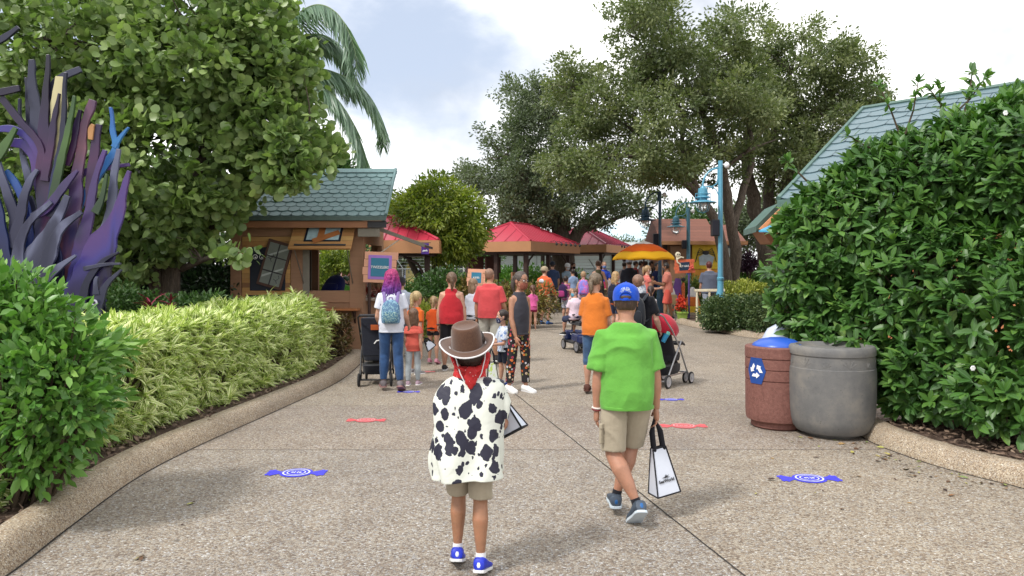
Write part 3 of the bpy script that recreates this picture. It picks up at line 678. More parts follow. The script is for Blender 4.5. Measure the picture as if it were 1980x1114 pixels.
# purple banner at the eave
c = W(822, 481, 20.3); BN = empty('purple_banner', (c.x, c.y, 0), 0, 'small purple banner hanging at the corner of the pavilion behind the kiosk', 'banner')
mbox(BN, 'banner_cloth', (0, 0, c.z), (.21, .012, .3), mk('purple_banner', C(72, 40, 132, .8), .7), Matrix.Rotation(rad(0), 4, 'Y'), .002)
g = Geo(); g.ell((0, -.012, c.z+.05), (.035, .006, .05), 10, 6); g.build('banner_emblem', mk('magenta', C(150, 40, 130, .8), .6), BN)
text_part('banner_lettering', 'park', .075, Matrix.Translation((0, -.01, c.z-.05)) @ STAND, M_WHITE, BN)
g = Geo(); g.tube([(-.14, 0, c.z+.165), (.16, 0, c.z+.165)], .01, 6); g.build('hanging_bar', M_DTRIM, BN)
# ================================================================ teal roofed building on the right
Ec, Rc = Vector((5.06, 14, 2.92)), Vector((8.56, 18, 5.50)); ud = Vector((.66, -.75, 0)).normalized(); Vs = Rc - Ec; Ln = 9.0
B_ = empty('teal_roofed_building', (0, 0, 0), 0, 'large building with a steep teal scalloped shingle roof behind the tall hedge', 'building')
g = Geo(); dn = Vector((0, 0, -.12)); bk = Vector((Vs.x, Vs.y, -Vs.z))
g.add([Ec, Ec+ud*Ln, Rc+ud*Ln, Rc, Ec+dn, Ec+ud*Ln+dn, Rc+ud*Ln+dn, Rc+dn], [(0, 1, 2, 3), (7, 6, 5, 4), (0, 4, 5, 1), (1, 5, 6, 2), (2, 6, 7, 3), (3, 7, 4, 0)])
bE = Rc + bk; g.add([Rc, Rc+ud*Ln, bE+ud*Ln, bE], [(0, 1, 2, 3)])
rf = g.build('roof', M_TEAL_ROOF2, B_)
g = Geo(); shingles(g, Ec + Vector((0, 0, .012)) , ud, Vs, Ln, Vs.length, .62, .46, .028); g.build('shingle_courses', M_TEAL_ROOF2, rf)
g = Geo(); g.tube([Ec+Vector((-.02, 0, .03)), Rc+Vector((-.02, 0, .04))], .05, 6); g.tube([Rc+Vector((0, 0, .03)), Rc+ud*Ln+Vector((0, 0, .03))], .06, 6); g.build('ridge_trim', mk('teal_trim', C(96, 126, 118, .7), .5), rf)
g = Geo(); nrm = Vector((-.75, -.66, 0)); g.prism([Ec+nrm*.02+Vector((0, 0, -.14)), Ec+nrm*.02+Vector((0, 0, .0)), Ec+ud*Ln+nrm*.02+Vector((0, 0, 0)), Ec+ud*Ln+nrm*.02+Vector((0, 0, -.14))], -nrm*-.06); g.build('gutter', mk('teal_trim', C(96, 126, 118, .7), .5), rf)
g = Geo(); o1 = Ec + ud*.02; g.prism([o1+Vector((0, 0, -.15)), o1+ud*.5+Vector((0, 0, -.15)), o1+ud*.5+Vector((0, 0, -.42)), o1+Vector((0, 0, -.42))], -nrm*.2); g.build('eave_block', M_DTRIM, B_)
g = Geo(); o1 = Ec + ud*.53; g.prism([o1+Vector((0, 0, -.15)), o1+ud*Ln+Vector((0, 0, -.15)), o1+ud*Ln+Vector((0, 0, -.4)), o1+Vector((0, 0, -.4))], -nrm*.2); g.build('fascia', mk('orange_tan', C(220, 150, 104, .8), .6), B_)
g = Geo(); wl = Ec - nrm*.7; p0 = wl + ud*.3; g.prism([Vector((p0.x, p0.y, 0)), Vector(((p0+ud*8).x, (p0+ud*8).y, 0)), Vector(((p0+ud*8).x, (p0+ud*8).y, 3.0)), Vector((p0.x, p0.y, 3.0))], -nrm*.15)
hv = Vector((Vs.x, Vs.y, 0)); q0 = p0; g.prism([Vector((q0.x, q0.y, 0)), Vector(((q0+hv*1.7).x, (q0+hv*1.7).y, 0)), Vector(((q0+hv*1.7).x, (q0+hv*1.7).y, 3.0)), Vector(((q0+hv*.8).x, (q0+hv*.8).y, 5.1)), Vector((q0.x, q0.y, 3.0))], ud*.15)
g.build('wall', mk('orange_wall', C(205, 135, 92, .75), .7), B_)
# low side porch roof and blue awning sticking out to the left
A0, A1 = W(1462, 437, 14.6), W(1507, 392, 14.8)
g = Geo(); g.prism([A0, A1 + Vector((0, 0, .0)), A1 + Vector((0, 0, -.16)), A0 + Vector((0, 0, -.12))], (.25, 1.6, 0)); g.build('porch_roof', mk('teal_trim', C(96, 126, 118, .7), .5), B_)
A0, A1 = W(1468, 443, 14.4), W(1512, 400, 14.6)
g = Geo(); g.prism([A0, A1, A1 + Vector((0, 0, -.2)), A0 + Vector((.1, 0, -.02))], (0, .05, 0)); g.build('porch_trim', mk('orange_tan', C(220, 150, 104, .8), .6), B_)
g = Geo(); g.prism([W(1473, 446, 14.5), W(1530, 400, 14.7), W(1530, 470, 14.7), W(1490, 470, 14.6)], (.1, .9, 0)); g.build('porch_gable', M_TANBEAM, B_)
g = Geo(); p = [W(1467, 449, 13.9), W(1560, 449, 13.6), W(1560, 430, 14.5), W(1500, 433, 14.5)]; g.prism(p, (0, 0, .03)); g.build('blue_awning', mk('sky_blue_awning', C(78, 168, 206, .8), .5), B_)
# ================================================================ brown hut far right of centre
M_HUTROOF = planks('brick_red_shingles', [C(130, 78, 60, .75), C(146, 92, 74, .75), C(120, 72, 58, .75)], .13)
HT = empty('brown_hut', (0, 30, 0), 0, 'brown timber hut with shingle roof, yellow painted door and grey window', 'hut')
def X_(px, d=30.0): return (px-CX)/FOC*d
def Z_(py, d=30.0): return EYE + (HY-py)/FOC*d
def hb(name, px0, px1, py0, py1, y0, th, mat, par=HT, d=30.0):
    return mbox(par, name, ((X_(px0)+X_(px1))/2, y0 + th/2, (Z_(py0)+Z_(py1))/2), (X_(px1)-X_(px0), th, Z_(py0)-Z_(py1)), mat, bev=.004)
g = Geo(); g.box(((X_(1282)+X_(1432))/2, 1.5, Z_(470)/2), (X_(1432)-X_(1282), 3, Z_(470))); g.build('wall', mk('hut_wall', C(136, 92, 62, .75), .7, .12, 4), HT)
for a0, a1, ze, zr in ((1274, 1386, 468, 424), (1388, 1440, 470, 436)):
    g = Geo(); y0 = -.35; y1 = 1.6; g.prism([(X_(a0), y0, Z_(ze)), (X_(a0), y1, Z_(zr)+.12), (X_(a0), 3.4, Z_(ze)), (X_(a0), 3.4, Z_(ze)-.12), (X_(a0), y0, Z_(ze)-.1)], (X_(a1)-X_(a0), 0, 0)); g.build('roof', M_HUTROOF, HT)
hb('fascia', 1276, 1440, 467, 474, -.42, .05, M_TAN)
hb('corner_board', 1282, 1290, 474, 548, -.04, .035, M_BROWN_D); hb('wall_panel', 1296, 1326, 476, 548, -.03, .025, M_BROWN)
hb('side_panel', 1424, 1434, 474, 560, -.04, .035, M_TAN)
YD = hb('yellow_door', 1338, 1400, 473, 520, -.06, .05, mk('yellow_paint', C(244, 206, 60, .8), .5)); hb('door_base', 1338, 1400, 521, 548, -.06, .05, mk('amber_paint', C(232, 160, 62, .8), .5), YD)
g = Geo(); cxx = X_(1364); czz = Z_(489)
g.ell((cxx, -.08, czz), (.14, .03, .09), 12, 8)
for s_ in (-1, 1):
    for k_ in range(4): g.tube([(cxx, -.08, czz), (cxx+s_*(.25+.03*k_), -.08, czz+.18-.09*k_), (cxx+s_*(.34+.03*k_), -.08, czz-.02-.12*k_)], .014, 5)
g.build('painted_spider', M_DTRIM, YD)
g = Geo(); g.prism([(X_(1352), -.075, Z_(513)), (X_(1376), -.075, Z_(513)), (X_(1380), -.075, Z_(497)), (X_(1364), -.075, Z_(489)), (X_(1350), -.075, Z_(497))], (0, -.01, 0)); g.build('ghost_window', mk('pale_blue', C(190, 206, 216, .8), .5), YD)
WN = hb('window', 1402, 1429, 476, 524, -.06, .05, mk('slate_frame', C(104, 112, 124, .75), .6))
hb('pane', 1407, 1424, 480, 506, -.07, .008, mk('window_pane', C(206, 214, 210, .75), .25, .1), WN); hb('green_reflection', 1407, 1424, 497, 505, -.076, .004, mk('lime', C(180, 206, 70, .75), .4), WN)
g = Geo(); g.box(((X_(1407)+X_(1424))/2, -.085, Z_(493)), (.03, .01, .56)); g.box(((X_(1407)+X_(1424))/2, -.085, Z_(493)), (.36, .012, .03)); g.build('glazing_bar', M_WHITE, WN)
# ================================================================ far background
def simple(name, label, cat): return empty(name, (0, 0, 0), 0, label, cat)
FW = simple('pale_warehouse', 'long pale blue-white building beyond the fence', 'building')
c = W(1060, 500, 62); g = Geo(); g.box((4.5, 62, 1.7), (26, 4, 3.4)); g.build('wall', mk('pale_wall', C(206, 222, 226, .8), .6, .03), FW)
g = Geo(); g.box((4.5, 60.2, 3.5), (26.4, 8, .3)); g.build('roof', mk('pale_roof', C(226, 234, 236, .8), .6, .03), FW)
g = Geo()
for i in range(9): g.box((-7 + i*3, 59.96, 1.7), (.1, .05, 3.3))
g.build('panel_joint', mk('grey_line', C(170, 186, 190, .8), .6), FW)
for px, col_, d, lb in ((770, (150, 160, 200), 44, 'pale blue parked van seen under the pavilion eave behind the kiosk'), (728, (220, 224, 226), 48, 'white parked van seen left of the pavilion post'), (882, (228, 228, 220), 44, 'cream parked van seen behind the yellow-green tree trunk')):
    cx_ = (px-CX)/FOC*d; V_ = empty('parked_van', (cx_, d, 0), 0, lb, 'van', 'vans parked beyond the fence')
    mm_ = mk('van_paint', C(*col_, .75), .3, .03, spec=.6)
    g = Geo(); g.prism([(-1.9, 0, .35), (1.9, 0, .35), (1.95, 0, 1.1), (1.3, 0, 1.25), (.9, 0, 1.95), (-1.8, 0, 2.05), (-1.95, 0, 1.8)], (0, 1.7, 0)); g.build('body', mm_, V_, bev=.08)
    g = Geo()
    for x0, x1 in ((-1.6, -.6), (-.5, .4)): g.prism([(x0, -.01, 1.25), (x1, -.01, 1.25), (x1, -.01, 1.8), (x0, -.01, 1.82)], (0, .02, 0))
    g.prism([(.5, -.01, 1.25), (1.15, -.01, 1.25), (.85, -.01, 1.8), (.5, -.01, 1.8)], (0, .02, 0)); g.build('window', M_NAVY, V_)
    for x_ in (-1.15, 1.15): g = Geo(); g.lathe([(.33, -.1), (.33, .1)], n=18, M=Matrix.Translation((x_, .05, .33)) @ Matrix.Rotation(rad(90), 4, 'X')); g.build('wheel', M_DTRIM, V_)
# yellow pillar and coaster-like dome behind
g = Geo(); c = W(793, 505, 40); g.lathe([(.25, 0), (.25, 2.4), (.3, 2.42), (.3, 2.55)], (c.x, c.y, 0), 16); tag(g.build('yellow_column', mk('cream_yellow', C(236, 218, 130, .8), .6)), 'pale yellow column behind the pavilion next to the kiosk', 'column')
g = Geo(); c = W(1215, 470, 85); g.lathe([(5.2, 0), (5.2, 4.2), (4.2, 5.6), (2.4, 6.5), (.3, 6.9)], (c.x, c.y, 0), 24); tag(g.build('pale_dome', mk('pale_dome', C(190, 212, 226, .8), .5, .06), smooth=True), 'pale blue-white domed tent far behind the red pavilions', 'tent')
# ================================================================ chain-link fence with barbed arms
FN = empty('chain_link_fence', (0, 36.5, 0), 0, 'grey chain-link fence with angled barbed wire arms behind the hedge', 'fence')
M_GALV = mk('galvanised', C(180, 188, 190, .8), .35, .05, metal=.5, bump=0)
b = NB('chain_link'); s_ = b.n('ShaderNodeSeparateXYZ'); b.l(b.tc.outputs['Object'], s_.inputs[0])
def dia(sg):
    q = b.math('DIVIDE', b.math('ADD', s_.outputs[0], b.math('MULTIPLY', s_.outputs[2], sg)), .09); return b.math('LESS_THAN', b.math('ABSOLUTE', b.math('SUBTRACT', b.math('SUBTRACT', q, b.math('FLOOR', q)), .5)), .06)
al = b.math('MAXIMUM', dia(1.0), dia(-1.0)); b.l(al, b.p.inputs['Alpha']); b.base(C(150, 158, 160, .8)); M_LINK = b.m
for i in range(11):
    x_ = -9.2 + i*1.9
    g = Geo(); g.tube([(x_, 0, 0), (x_, 0, 1.65), (x_-.3, -.0, 2.1)], .028, 8); g.build('post', M_GALV, FN)
g = Geo(); g.tube([(-9.4, 0, 1.62), (10, 0, 1.62)], .022, 8); g.build('top_rail', M_GALV, FN)
g = Geo()
for k_ in (.3, .65, .98): g.tube([(-9.4-.3*k_, 0, 1.65+.45*k_), (9.8-.3*k_, 0, 1.65+.45*k_)], .006, 4)
g.build('barbed_wire', M_GALV, FN)
g = Geo(); g.add([(-9.3, .01, 0.05), (9.8, .01, .05), (9.8, .01, 1.6), (-9.3, .01, 1.6)], [(0, 1, 2, 3)]); g.build('mesh_panel', M_LINK, FN)
# ================================================================ street lamps
M_LAMP = mk('sky_blue_paint', C(98, 172, 202, .72), .35, .05, 8, .03, spec=.6); M_LAMP_D = mk('slate_blue_paint', C(62, 96, 122, .72), .4, .05, 8, .03); M_LAMP_M = mk('dull_blue_paint', C(88, 140, 160, .72), .4, .05, 8, .03)
gm = NB('clear_glass'); gm.p.inputs['Transmission Weight'].default_value = .85; gm.base((.9, .92, .9, 1)); gm.p.inputs['Roughness'].default_value = .12; gm.p.inputs['IOR'].default_value = 1.2; M_CLEAR = gm.m
def lamp(px, ptop, plx, ply, d, mat, label, dx=None, r=.07, speaker=None, spk_label=None, group='blue lamp posts along the plaza'):
    """pole at px, top at ptop; lantern centred (plx, ply)"""
    b_ = W(px, ptop, d); L_ = W(plx, ply, d); R0 = empty('street_lamp', (b_.x, d, 0), 0, label, 'street lamp', group); top = b_.z; lx = L_.x - b_.x; lz = L_.z; s_ = abs(lx)/.62
    g = Geo(); g.lathe([(r*2.1, 0), (r*2.1, .5), (r*2.2, .52), (r*2.2, .62), (r*2.0, .66), (r*1.9, .85), (r*1.2, 1.05), (r*1.15, 1.3), (r*1.35, 1.32), (r*1.35, 1.38), (r*1.05, 1.4), (r, 1.8), (r*.95, top*.5), (r*.85, top), (.001, top+.005)], n=20); g.build('pole', mat, R0, smooth=True)
    g = Geo(); pts = []; az0 = lz + .42*s_
    for i in range(11):
        t = math.pi*i/10*.5; pts.append((lx + (1-math.cos(t))*(-lx*.86), 0, az0 + math.sin(t)*.62*s_ + .12*s_))
    g.tube([(lx, 0, az0-.08)] + pts + [(0, 0, pts[-1][2])], .035*s_, 10)
    pz = az0 + .08*s_; g.tube([(lx*.98, 0, pz), (lx*.45, 0, pz+.01), (lx*.2, 0, pz+.12*s_), (lx*.14, 0, pz+.32*s_), (lx*.14, 0, pz+.62*s_)], .024*s_, 8)
    g.tube([(lx*.6, 0, pz), (lx*.25, 0, pz-.08*s_), (lx*.1, 0, pz-.3*s_), (0.02, 0, pz-.46*s_)], .018*s_, 8); g.build('lamp_arm', mat, R0, smooth=True)
    g = Geo(); g.lathe([(.001, .40), (.05, .40), (.07, .36), (.12, .34), (.135, .18), (.12, .14), (.17, .12), (.18, .09), (.12, .07), (.12, .03), (.36, -.03), (.37, -.045), (.12, -.01), (.12, -.05)], (lx, 0, lz), 24, None); SH = g.build('lamp_shade', mat, R0, smooth=True)
    g = Geo()
    for k_ in range(6):
        a_ = k_*math.pi/3; g.tube([(lx+.2*math.cos(a_), .2*math.sin(a_), lz+.2), (lx+.2*math.cos(a_), .2*math.sin(a_), lz-.12), (lx+.14*math.cos(a_), .14*math.sin(a_), lz-.27), (lx, 0, lz-.33)], .008, 5)
    for z_ in (.2, .1): 
        g.tube([(lx+.2*math.cos(a_), .2*math.sin(a_), lz+z_) for a_ in [k_*math.pi/8 for k_ in range(17)]], .009, 5)
    g.build('wire_cage', mat, SH)
    g = Geo(); g.ell((lx, 0, lz-.13), (.13, .13, .16), 16, 10); g.build('glass_globe', M_CLEAR, SH, smooth=True)
    g = Geo(); g.ell((lx, 0, lz-.08), (.05, .05, .09), 10, 8); g.build('bulb', M_WHITE, SH, smooth=True)
    sg = 1
    g = Geo(); g.ell((r+.1, 0, top-.12), (.075, .075, .085), 12, 8); g.tube([(0, 0, top-.1), (r+.08, 0, top-.1)], .02, 6); g.build('camera_ball', M_WHITE, R0, smooth=True)
    if speaker:
        sp = W(speaker[0], speaker[1], d); hh = speaker[2]/FOC*d; ww = speaker[3]/FOC*d
        Q = empty('pole_speaker', (sp.x, d, 0), 0, spk_label, 'speaker', 'black loudspeakers on the lamp posts')
        g = Geo(); z = sp.z; g.prism([(-ww/2, -.13, z-hh/2), (ww*.3, -.17, z-hh/2), (ww/2, .1, z-hh/2), (-ww*.4, .14, z-hh/2)], (0, 0, hh)); g.build('cabinet', mk('speaker_black', C(34, 36, 42, .8), .5, .1), Q, bev=.02)
        g = Geo(); g.prism([(-ww/2+.02, -.145, z-hh/2+.03), (ww*.3-.02, -.183, z-hh/2+.03), (ww*.3-.02, -.183, z+hh/2-.03), (-ww/2+.02, -.145, z+hh/2-.03)], (.0, .012, 0)); g.build('grille', mk('speaker_grille', C(24, 26, 40, .8), .8, .2, 200), Q)
        g = Geo(); g.tube([(0, .1, z), ((b_.x-sp.x), .02, z)], .03, 8); g.build('bracket', M_DTRIM, Q)
lamp(1393, 311, 1359, 389, 20, M_LAMP, 'sky blue lamp post with caged lantern, nearest and tallest, in front of the oak trunk', speaker=(1383, 441, 32, 17), spk_label='largest black loudspeaker on the nearest lamp post')
lamp(1331, 402, 1307, 437, 29, M_LAMP_M, 'dull blue lamp post in front of the brown hut roof', r=.08, speaker=(1323, 473, 17, 10), spk_label='black loudspeaker on the lamp post in front of the brown hut')
lamp(1276, 370, 1248, 424, 26, M_LAMP_D, 'dark slate blue lamp post right above the yellow umbrella', r=.06, speaker=(1268, 463, 22, 12), spk_label='black loudspeaker just above the right side of the umbrella')
# ================================================================ umbrella
c = W(1245, 470, 24); UM = empty('market_umbrella', (c.x, 24, 0), rad(8), 'orange and yellow banded patio umbrella with white cap', 'umbrella')
def shade_cloth(name, col):
    b = NB(name); b.base(col); b.p.inputs['Roughness'].default_value = .8; tr = b.n('ShaderNodeBsdfTranslucent'); tr.inputs[0].default_value = col; mxs = b.n('ShaderNodeMixShader'); mxs.inputs[0].default_value = .4
    b.l(b.p.outputs[0], mxs.inputs[1]); b.l(tr.outputs[0], mxs.inputs[2]); b.l(mxs.outputs[0], b.out.inputs[0]); b.bump(b.noise(5, 3), .3, .02); return b.m
def cone_band(rs_, name, mat, par):
    g = Geo(); R_ = []
    for r_, z_ in rs_:
        ring = []
        for k_ in range(32):
            a_ = 2*math.pi*k_/32; sc_ = 1 - .07*abs(math.sin(a_*4))*(r_/1.0); ring.append((r_*sc_*math.cos(a_), r_*sc_*math.sin(a_), z_ + .035*abs(math.sin(a_*4))*(r_/1.0)))
        R_.append(ring)
    g.rings(R_, cap=False); o = g.build(name, mat, par, smooth=True, angle=20)
    md = o.modifiers.new('th', 'SOLIDIFY'); md.thickness = .008; return o
zc = c.z
CN = cone_band([(.25, zc-.02), (.5, zc-.12), (.80, zc-.295)], 'orange_band', shade_cloth('umbrella_orange', C(246, 118, 34, .95)), UM)
cone_band([(.795, zc-.30), (.92, zc-.385), (1.04, zc-.50), (1.05, zc-.56)], 'yellow_band', shade_cloth('umbrella_yellow', C(255, 206, 40, .98)), UM)
cone_band([(.02, zc+.07), (.15, zc+.02), (.31, zc-.035)], 'white_cap', cloth('umbrella_white', C(236, 226, 220, .8)), UM)
g = Geo(); g.ell((0, 0, zc+.1), (.03, .03, .05), 10, 6); g.build('finial', M_WHITE, UM)
g = Geo(); g.tube([(0, 0, 0), (0, 0, zc+.05)], .025, 10); g.build('pole', M_BROWN_D, UM)
for k_ in range(8): a_ = k_*math.pi/4; g = Geo(); g.tube([(0, 0, zc-.04), (.98*math.cos(a_), .98*math.sin(a_), zc-.53)], .012, 5); g.tube([(0, 0, zc-.55), (.5*math.cos(a_), .5*math.sin(a_), zc-.25)], .01, 5); g.build('rib', M_BROWN_D, UM)
# ================================================================ halloween props in front of far hedge
c = G(1339, 612); CC = empty('candy_corn_prop', (c.x, c.y, 0), 0, 'big candy corn cut-out banded white, orange and yellow', 'decoration')
sc_ = c.y/FOC; 
for (z0, z1, w0, w1, m_, nm) in ((0, 20, 27, 21, mk('candy_yellow', C(250, 208, 58, .8), .5), 'yellow_band'), (20, 38, 21, 14, mk('candy_orange', C(238, 130, 60, .8), .5), 'orange_band'), (38, 57, 14, 3, M_WHITE, 'white_tip')):
    g = Geo(); g.prism([(-w0*.72*sc_, -.1, z0*sc_), (w0*.72*sc_, -.1, z0*sc_), (w1*.72*sc_, -.1, z1*sc_-.004), (-w1*.72*sc_, -.1, z1*sc_-.004)], (0, .2, 0)); g.build(nm, m_, CC, bev=.02)
c = G(1319, 624); PT = empty('flower_pot', (c.x, c.y, 0), 0, 'lime green planter pot with red flowers', 'plant pot')
g = Geo(); g.lathe([(.13, 0), (.2, .28), (.225, .28), (.225, .335), (.19, .335), (.18, .3), (.001, .29)], n=4, M=Matrix.Rotation(rad(45), 4, 'Z')); g.build('pot', mk('lime_pot', C(150, 182, 84, .8), .5), PT, bev=.01)
pp_ = RNG.normal(size=(420, 3))*np.array([.06, .07, .12]) + np.array([-.03, 0, .55]); 
o = scatter('flower_cluster', pp_, RNG.normal(size=pp_.shape) + [0, 0, .6], RNG.normal(size=pp_.shape) + [0, -1, .3], .06, T_ROUND[0], T_ROUND[1], leafmat('red_petals', [C(226, 60, 40, .8), C(244, 92, 50, .8), C(190, 40, 40, .8)], .6, .2), PT); o['kind'] = 'stuff'
pp_ = RNG.normal(size=(200, 3))*np.array([.08, .08, .05]) + np.array([0, 0, .36]); scatter('foliage', pp_, RNG.normal(size=pp_.shape) + [0, 0, .8], RNG.normal(size=pp_.shape) + [0, -1, .3], .07, T_OVAL[0], T_OVAL[1], leafmat('pot_green', [(.03, .08, .02, 1), (.08, .16, .04, 1)]), PT)
c = G(1318, 612); c.y += .5; CF = empty('purple_coffin_prop', (c.x, c.y, 0), 0, 'upright purple coffin-shaped board with a small orange figure beside it', 'decoration')
q = c.y/FOC
g = Geo(); g.prism([(-8*q, 0, .38), (3*q, 0, .38), (8*q, 0, .75), (5*q, 0, 1.28), (-5*q, 0, 1.3), (-11*q, 0, .85)], (0, .06, 0)); g.build('coffin_board', mk('purple_board', C(132, 92, 176, .8), .6), CF)
g = Geo(); g.tube([(10*q, 0, .5), (9*q, 0, 1.0), (10*q, 0, 1.15)], [.05, .07, .03], 10); g.build('scarecrow_figure', mk('orange_dots', C(226, 120, 70, .8), .6, .5, 40), CF)
g = Geo(); g.ell((10*q, 0, 1.25), (.08, .06, .07), 12, 8); g.build('dark_hat', M_DTRIM, CF)
g = Geo(); g.tube([(0, .04, 0), (0, .04, .4)], .02, 8); g.build('stake', M_BROWN_D, CF)
c = G(1306, 616); c.y += .4; DS = empty('sanitiser_stand', (c.x, c.y, 0), 0, 'tan box stand with a white pyramid top next to the purple board', 'dispenser'); q = c.y/FOC
g = Geo(); g.box((0, 0, .6), (15*q, .2, 19*q)); g.build('box', mk('tan_box', C(206, 176, 130, .8), .6), DS, bev=.008)
g = Geo(); g.prism([(-5*q, -.05, .6+9.6*q), (5*q, -.05, .6+9.6*q), (1.4*q, -.05, .6+22*q), (-1.4*q, -.05, .6+22*q)], (0, .1, 0)); g.build('dispenser_top', M_WHITE, DS, bev=.005)
g = Geo(); g.tube([(0, 0, 0), (0, 0, .6-9.5*q)], .03, 8); g.build('post', M_STEEL, DS)
R2, M2, c2 = board_sign(1323, 515, 22.5, .62, .42, 'KIT KAT', 'orange plank sign with a dark panel and skeleton figure clinging to it', tilt=-3, name='orange_sign', post=(.15, -.4, mk('violet_post', C(84, 66, 130, .8), .5)), fs=.075, frame=mk('orange_board', C(226, 116, 80, .8), .6, .12), panel=mk('ink_blue', C(34, 60, 84, .8), .5), board=mk('orange_board', C(226, 116, 80, .8), .6, .12))
mb = mk('bone_white', C(232, 222, 196, .8), .6)
g = Geo(); x_ = -.2; z_ = c2.z+.3
g.ell((x_, -.03, z_+.05), (.085, .06, .09), 14, 10); g.tube([(x_-.02, -.03, z_-.02), (x_-.03, -.03, z_-.09)], .03, 8); g.tube([(x_-.02, -.04, z_-.09), (x_+.08, -.06, z_-.02), (x_+.17, -.06, z_-.04)], .025, 8); g.tube([(x_-.03, -.04, z_-.08), (x_-.02, -.06, z_-.18), (x_+.07, -.06, z_-.24), (x_+.07, -.06, z_-.32)], .022, 8); g.build('skeleton_figure', mb, R2, smooth=True)
g = Geo(); g.ell((x_-.02, -.085, z_+.06), (.018, .01, .022), 8, 6); g.ell((x_+.035, -.085, z_+.06), (.018, .01, .022), 8, 6); g.build('skeleton_eyes', M_DTRIM, R2)
g = Geo()
for k_ in range(6): a_ = k_; g.ell((.2+.05*math.cos(a_), -.045, c2.z-.05+.06*math.sin(a_*1.7)), (.04, .02, .03), 8, 6)
g.build('candy_heap', mk('coral_candy', C(222, 96, 80, .8), .5, .3, 20), R2)
# rails / low white-topped barrier near the seated-looking man
for (a_, b_, d0, d1, lb) in ((1344, 1402, 21.5, 21.3, 'cream wooden rail behind the candy corn in front of the man in grey'), (1290, 1318, 26.2, 26.2, 'cream wooden rail behind the sanitiser stand')):
    py_ = 564 if b_ == 1402 else 548
    p0, p1 = W(a_, py_, d0), W(b_, py_, d1); RL = empty('low_rail', (p0.x, p0.y, 0), 0, lb, 'rail')
    dv = p1 - p0; g = Geo(); g.prism([(0, 0, p0.z), (0, 0, p0.z+.07), (dv.x, dv.y, p1.z+.08), (dv.x, dv.y, p1.z)], (0, .1, 0)); g.build('top_rail', mk('cream_rail', C(226, 216, 188, .8), .5), RL, bev=.006)
    for t in (.08, .5, .92): g = Geo(); g.tube([(dv.x*t, dv.y*t+.05, 0), (dv.x*t, dv.y*t+.05, p0.z)], .035, 8); g.build('post', mk('cream_rail', C(226, 216, 188, .8), .5), RL)
# serving table in the far queue
c = W(1195, 560, 27); TB = empty('serving_counter', (c.x, 27, 0), 0, 'long tan serving counter with pink striped boxes under the yellow umbrella', 'counter')
g = Geo(); g.box((0, 0, .88), (2.6, .6, .05)); g.build('counter_top', mk('tan_top', C(196, 172, 130, .8), .5), TB, bev=.01)
g = Geo(); g.box((0, .05, .43), (2.4, .5, .84)); g.build('counter_base', mk('grey_tan', C(120, 108, 90, .75), .7), TB)
for i in range(7):
    c_ = W(1158 + i*9, 540, 27); bx = mbox(None, 'candy_box', (0, 0, 0), (.15, .14, .2+.05*(i % 3)), mk('pink_carton' if i % 2 else 'white_carton', C(206, 70, 110, .8) if i % 2 else C(220, 210, 216, .8), .5, .25, 30))
    bx.location = (c_.x, 26.9, .905 + (.2+.05*(i % 3))/2); tag(bx, 'small pink or white sweet carton in the row on the serving counter', 'carton', 'sweet cartons on the serving counter')
# ================================================================ bins
M_RC = NB('red_concrete'); f_ = M_RC.noise(30, 5, .7); f2 = M_RC.vor(90); 
M_RC.base(M_RC.mix(M_RC.ramp(f2.outputs['Distance'], [(.12, (1, 1, 1, 1)), (.2, (0, 0, 0, 1))]), M_RC.ramp(f_, [(.3, C(112, 70, 62, .72)), (.7, C(146, 98, 88, .72))]), C(170, 130, 118, .7)))
M_RC.bump(f_, .4, .006); M_RC.p.inputs['Roughness'].default_value = .8; M_RC = M_RC.m
M_GC = NB('grey_concrete'); f_ = M_GC.noise(4, 7, .65); f2 = M_GC.noise(70, 4, .7)
M_GC.base(M_GC.mix(M_GC.ramp(f2, [(.62, (0, 0, 0, 1)), (.7, (1, 1, 1, 1))]), M_GC.ramp(f_, [(.25, C(96, 97, 100, .7)), (.5, C(120, 119, 118, .7)), (.72, C(142, 137, 130, .72))]), C(78, 76, 74, .7)))
M_GC.bump(f2, .25, .004); M_GC.p.inputs['Roughness'].default_value = .7; M_GC = M_GC.m
c = Vector(((1503-CX)/FOC*7.62, 7.62, 0)); RB = empty('recycling_bin', c, 0, 'red-brown concrete recycling bin with a blue lid', 'bin'); RB.scale.z = .965
g = Geo(); hs_ = .86
prof = [(.235, 0), (.26, .02), (.26, .06), (.275, .075), (.305, .09), (.312, .13), (.315, .2)]
prof += [(.316, .5), (.306, .505), (.306, .513), (.317, .518), (.318, .615), (.308, .62), (.308, .628), (.318, .633), (.318, .73), (.308, .735), (.308, .742), (.32, .747), (.32, .85), (.312, .86), (.24, .862), (.24, .8), (.001, .8)]
g.lathe(prof, n=56); g.build('body', M_RC, RB, smooth=True, angle=30)
g = Geo(); g.lathe([(.25, .845), (.25, .862), (.235, .885), (.17, .925), (.08, .945), (.001, .948)], n=40); g.build('lid', mk('blue_lid', C(44, 92, 196, .8), .35, .05, spec=.5), RB, smooth=True)
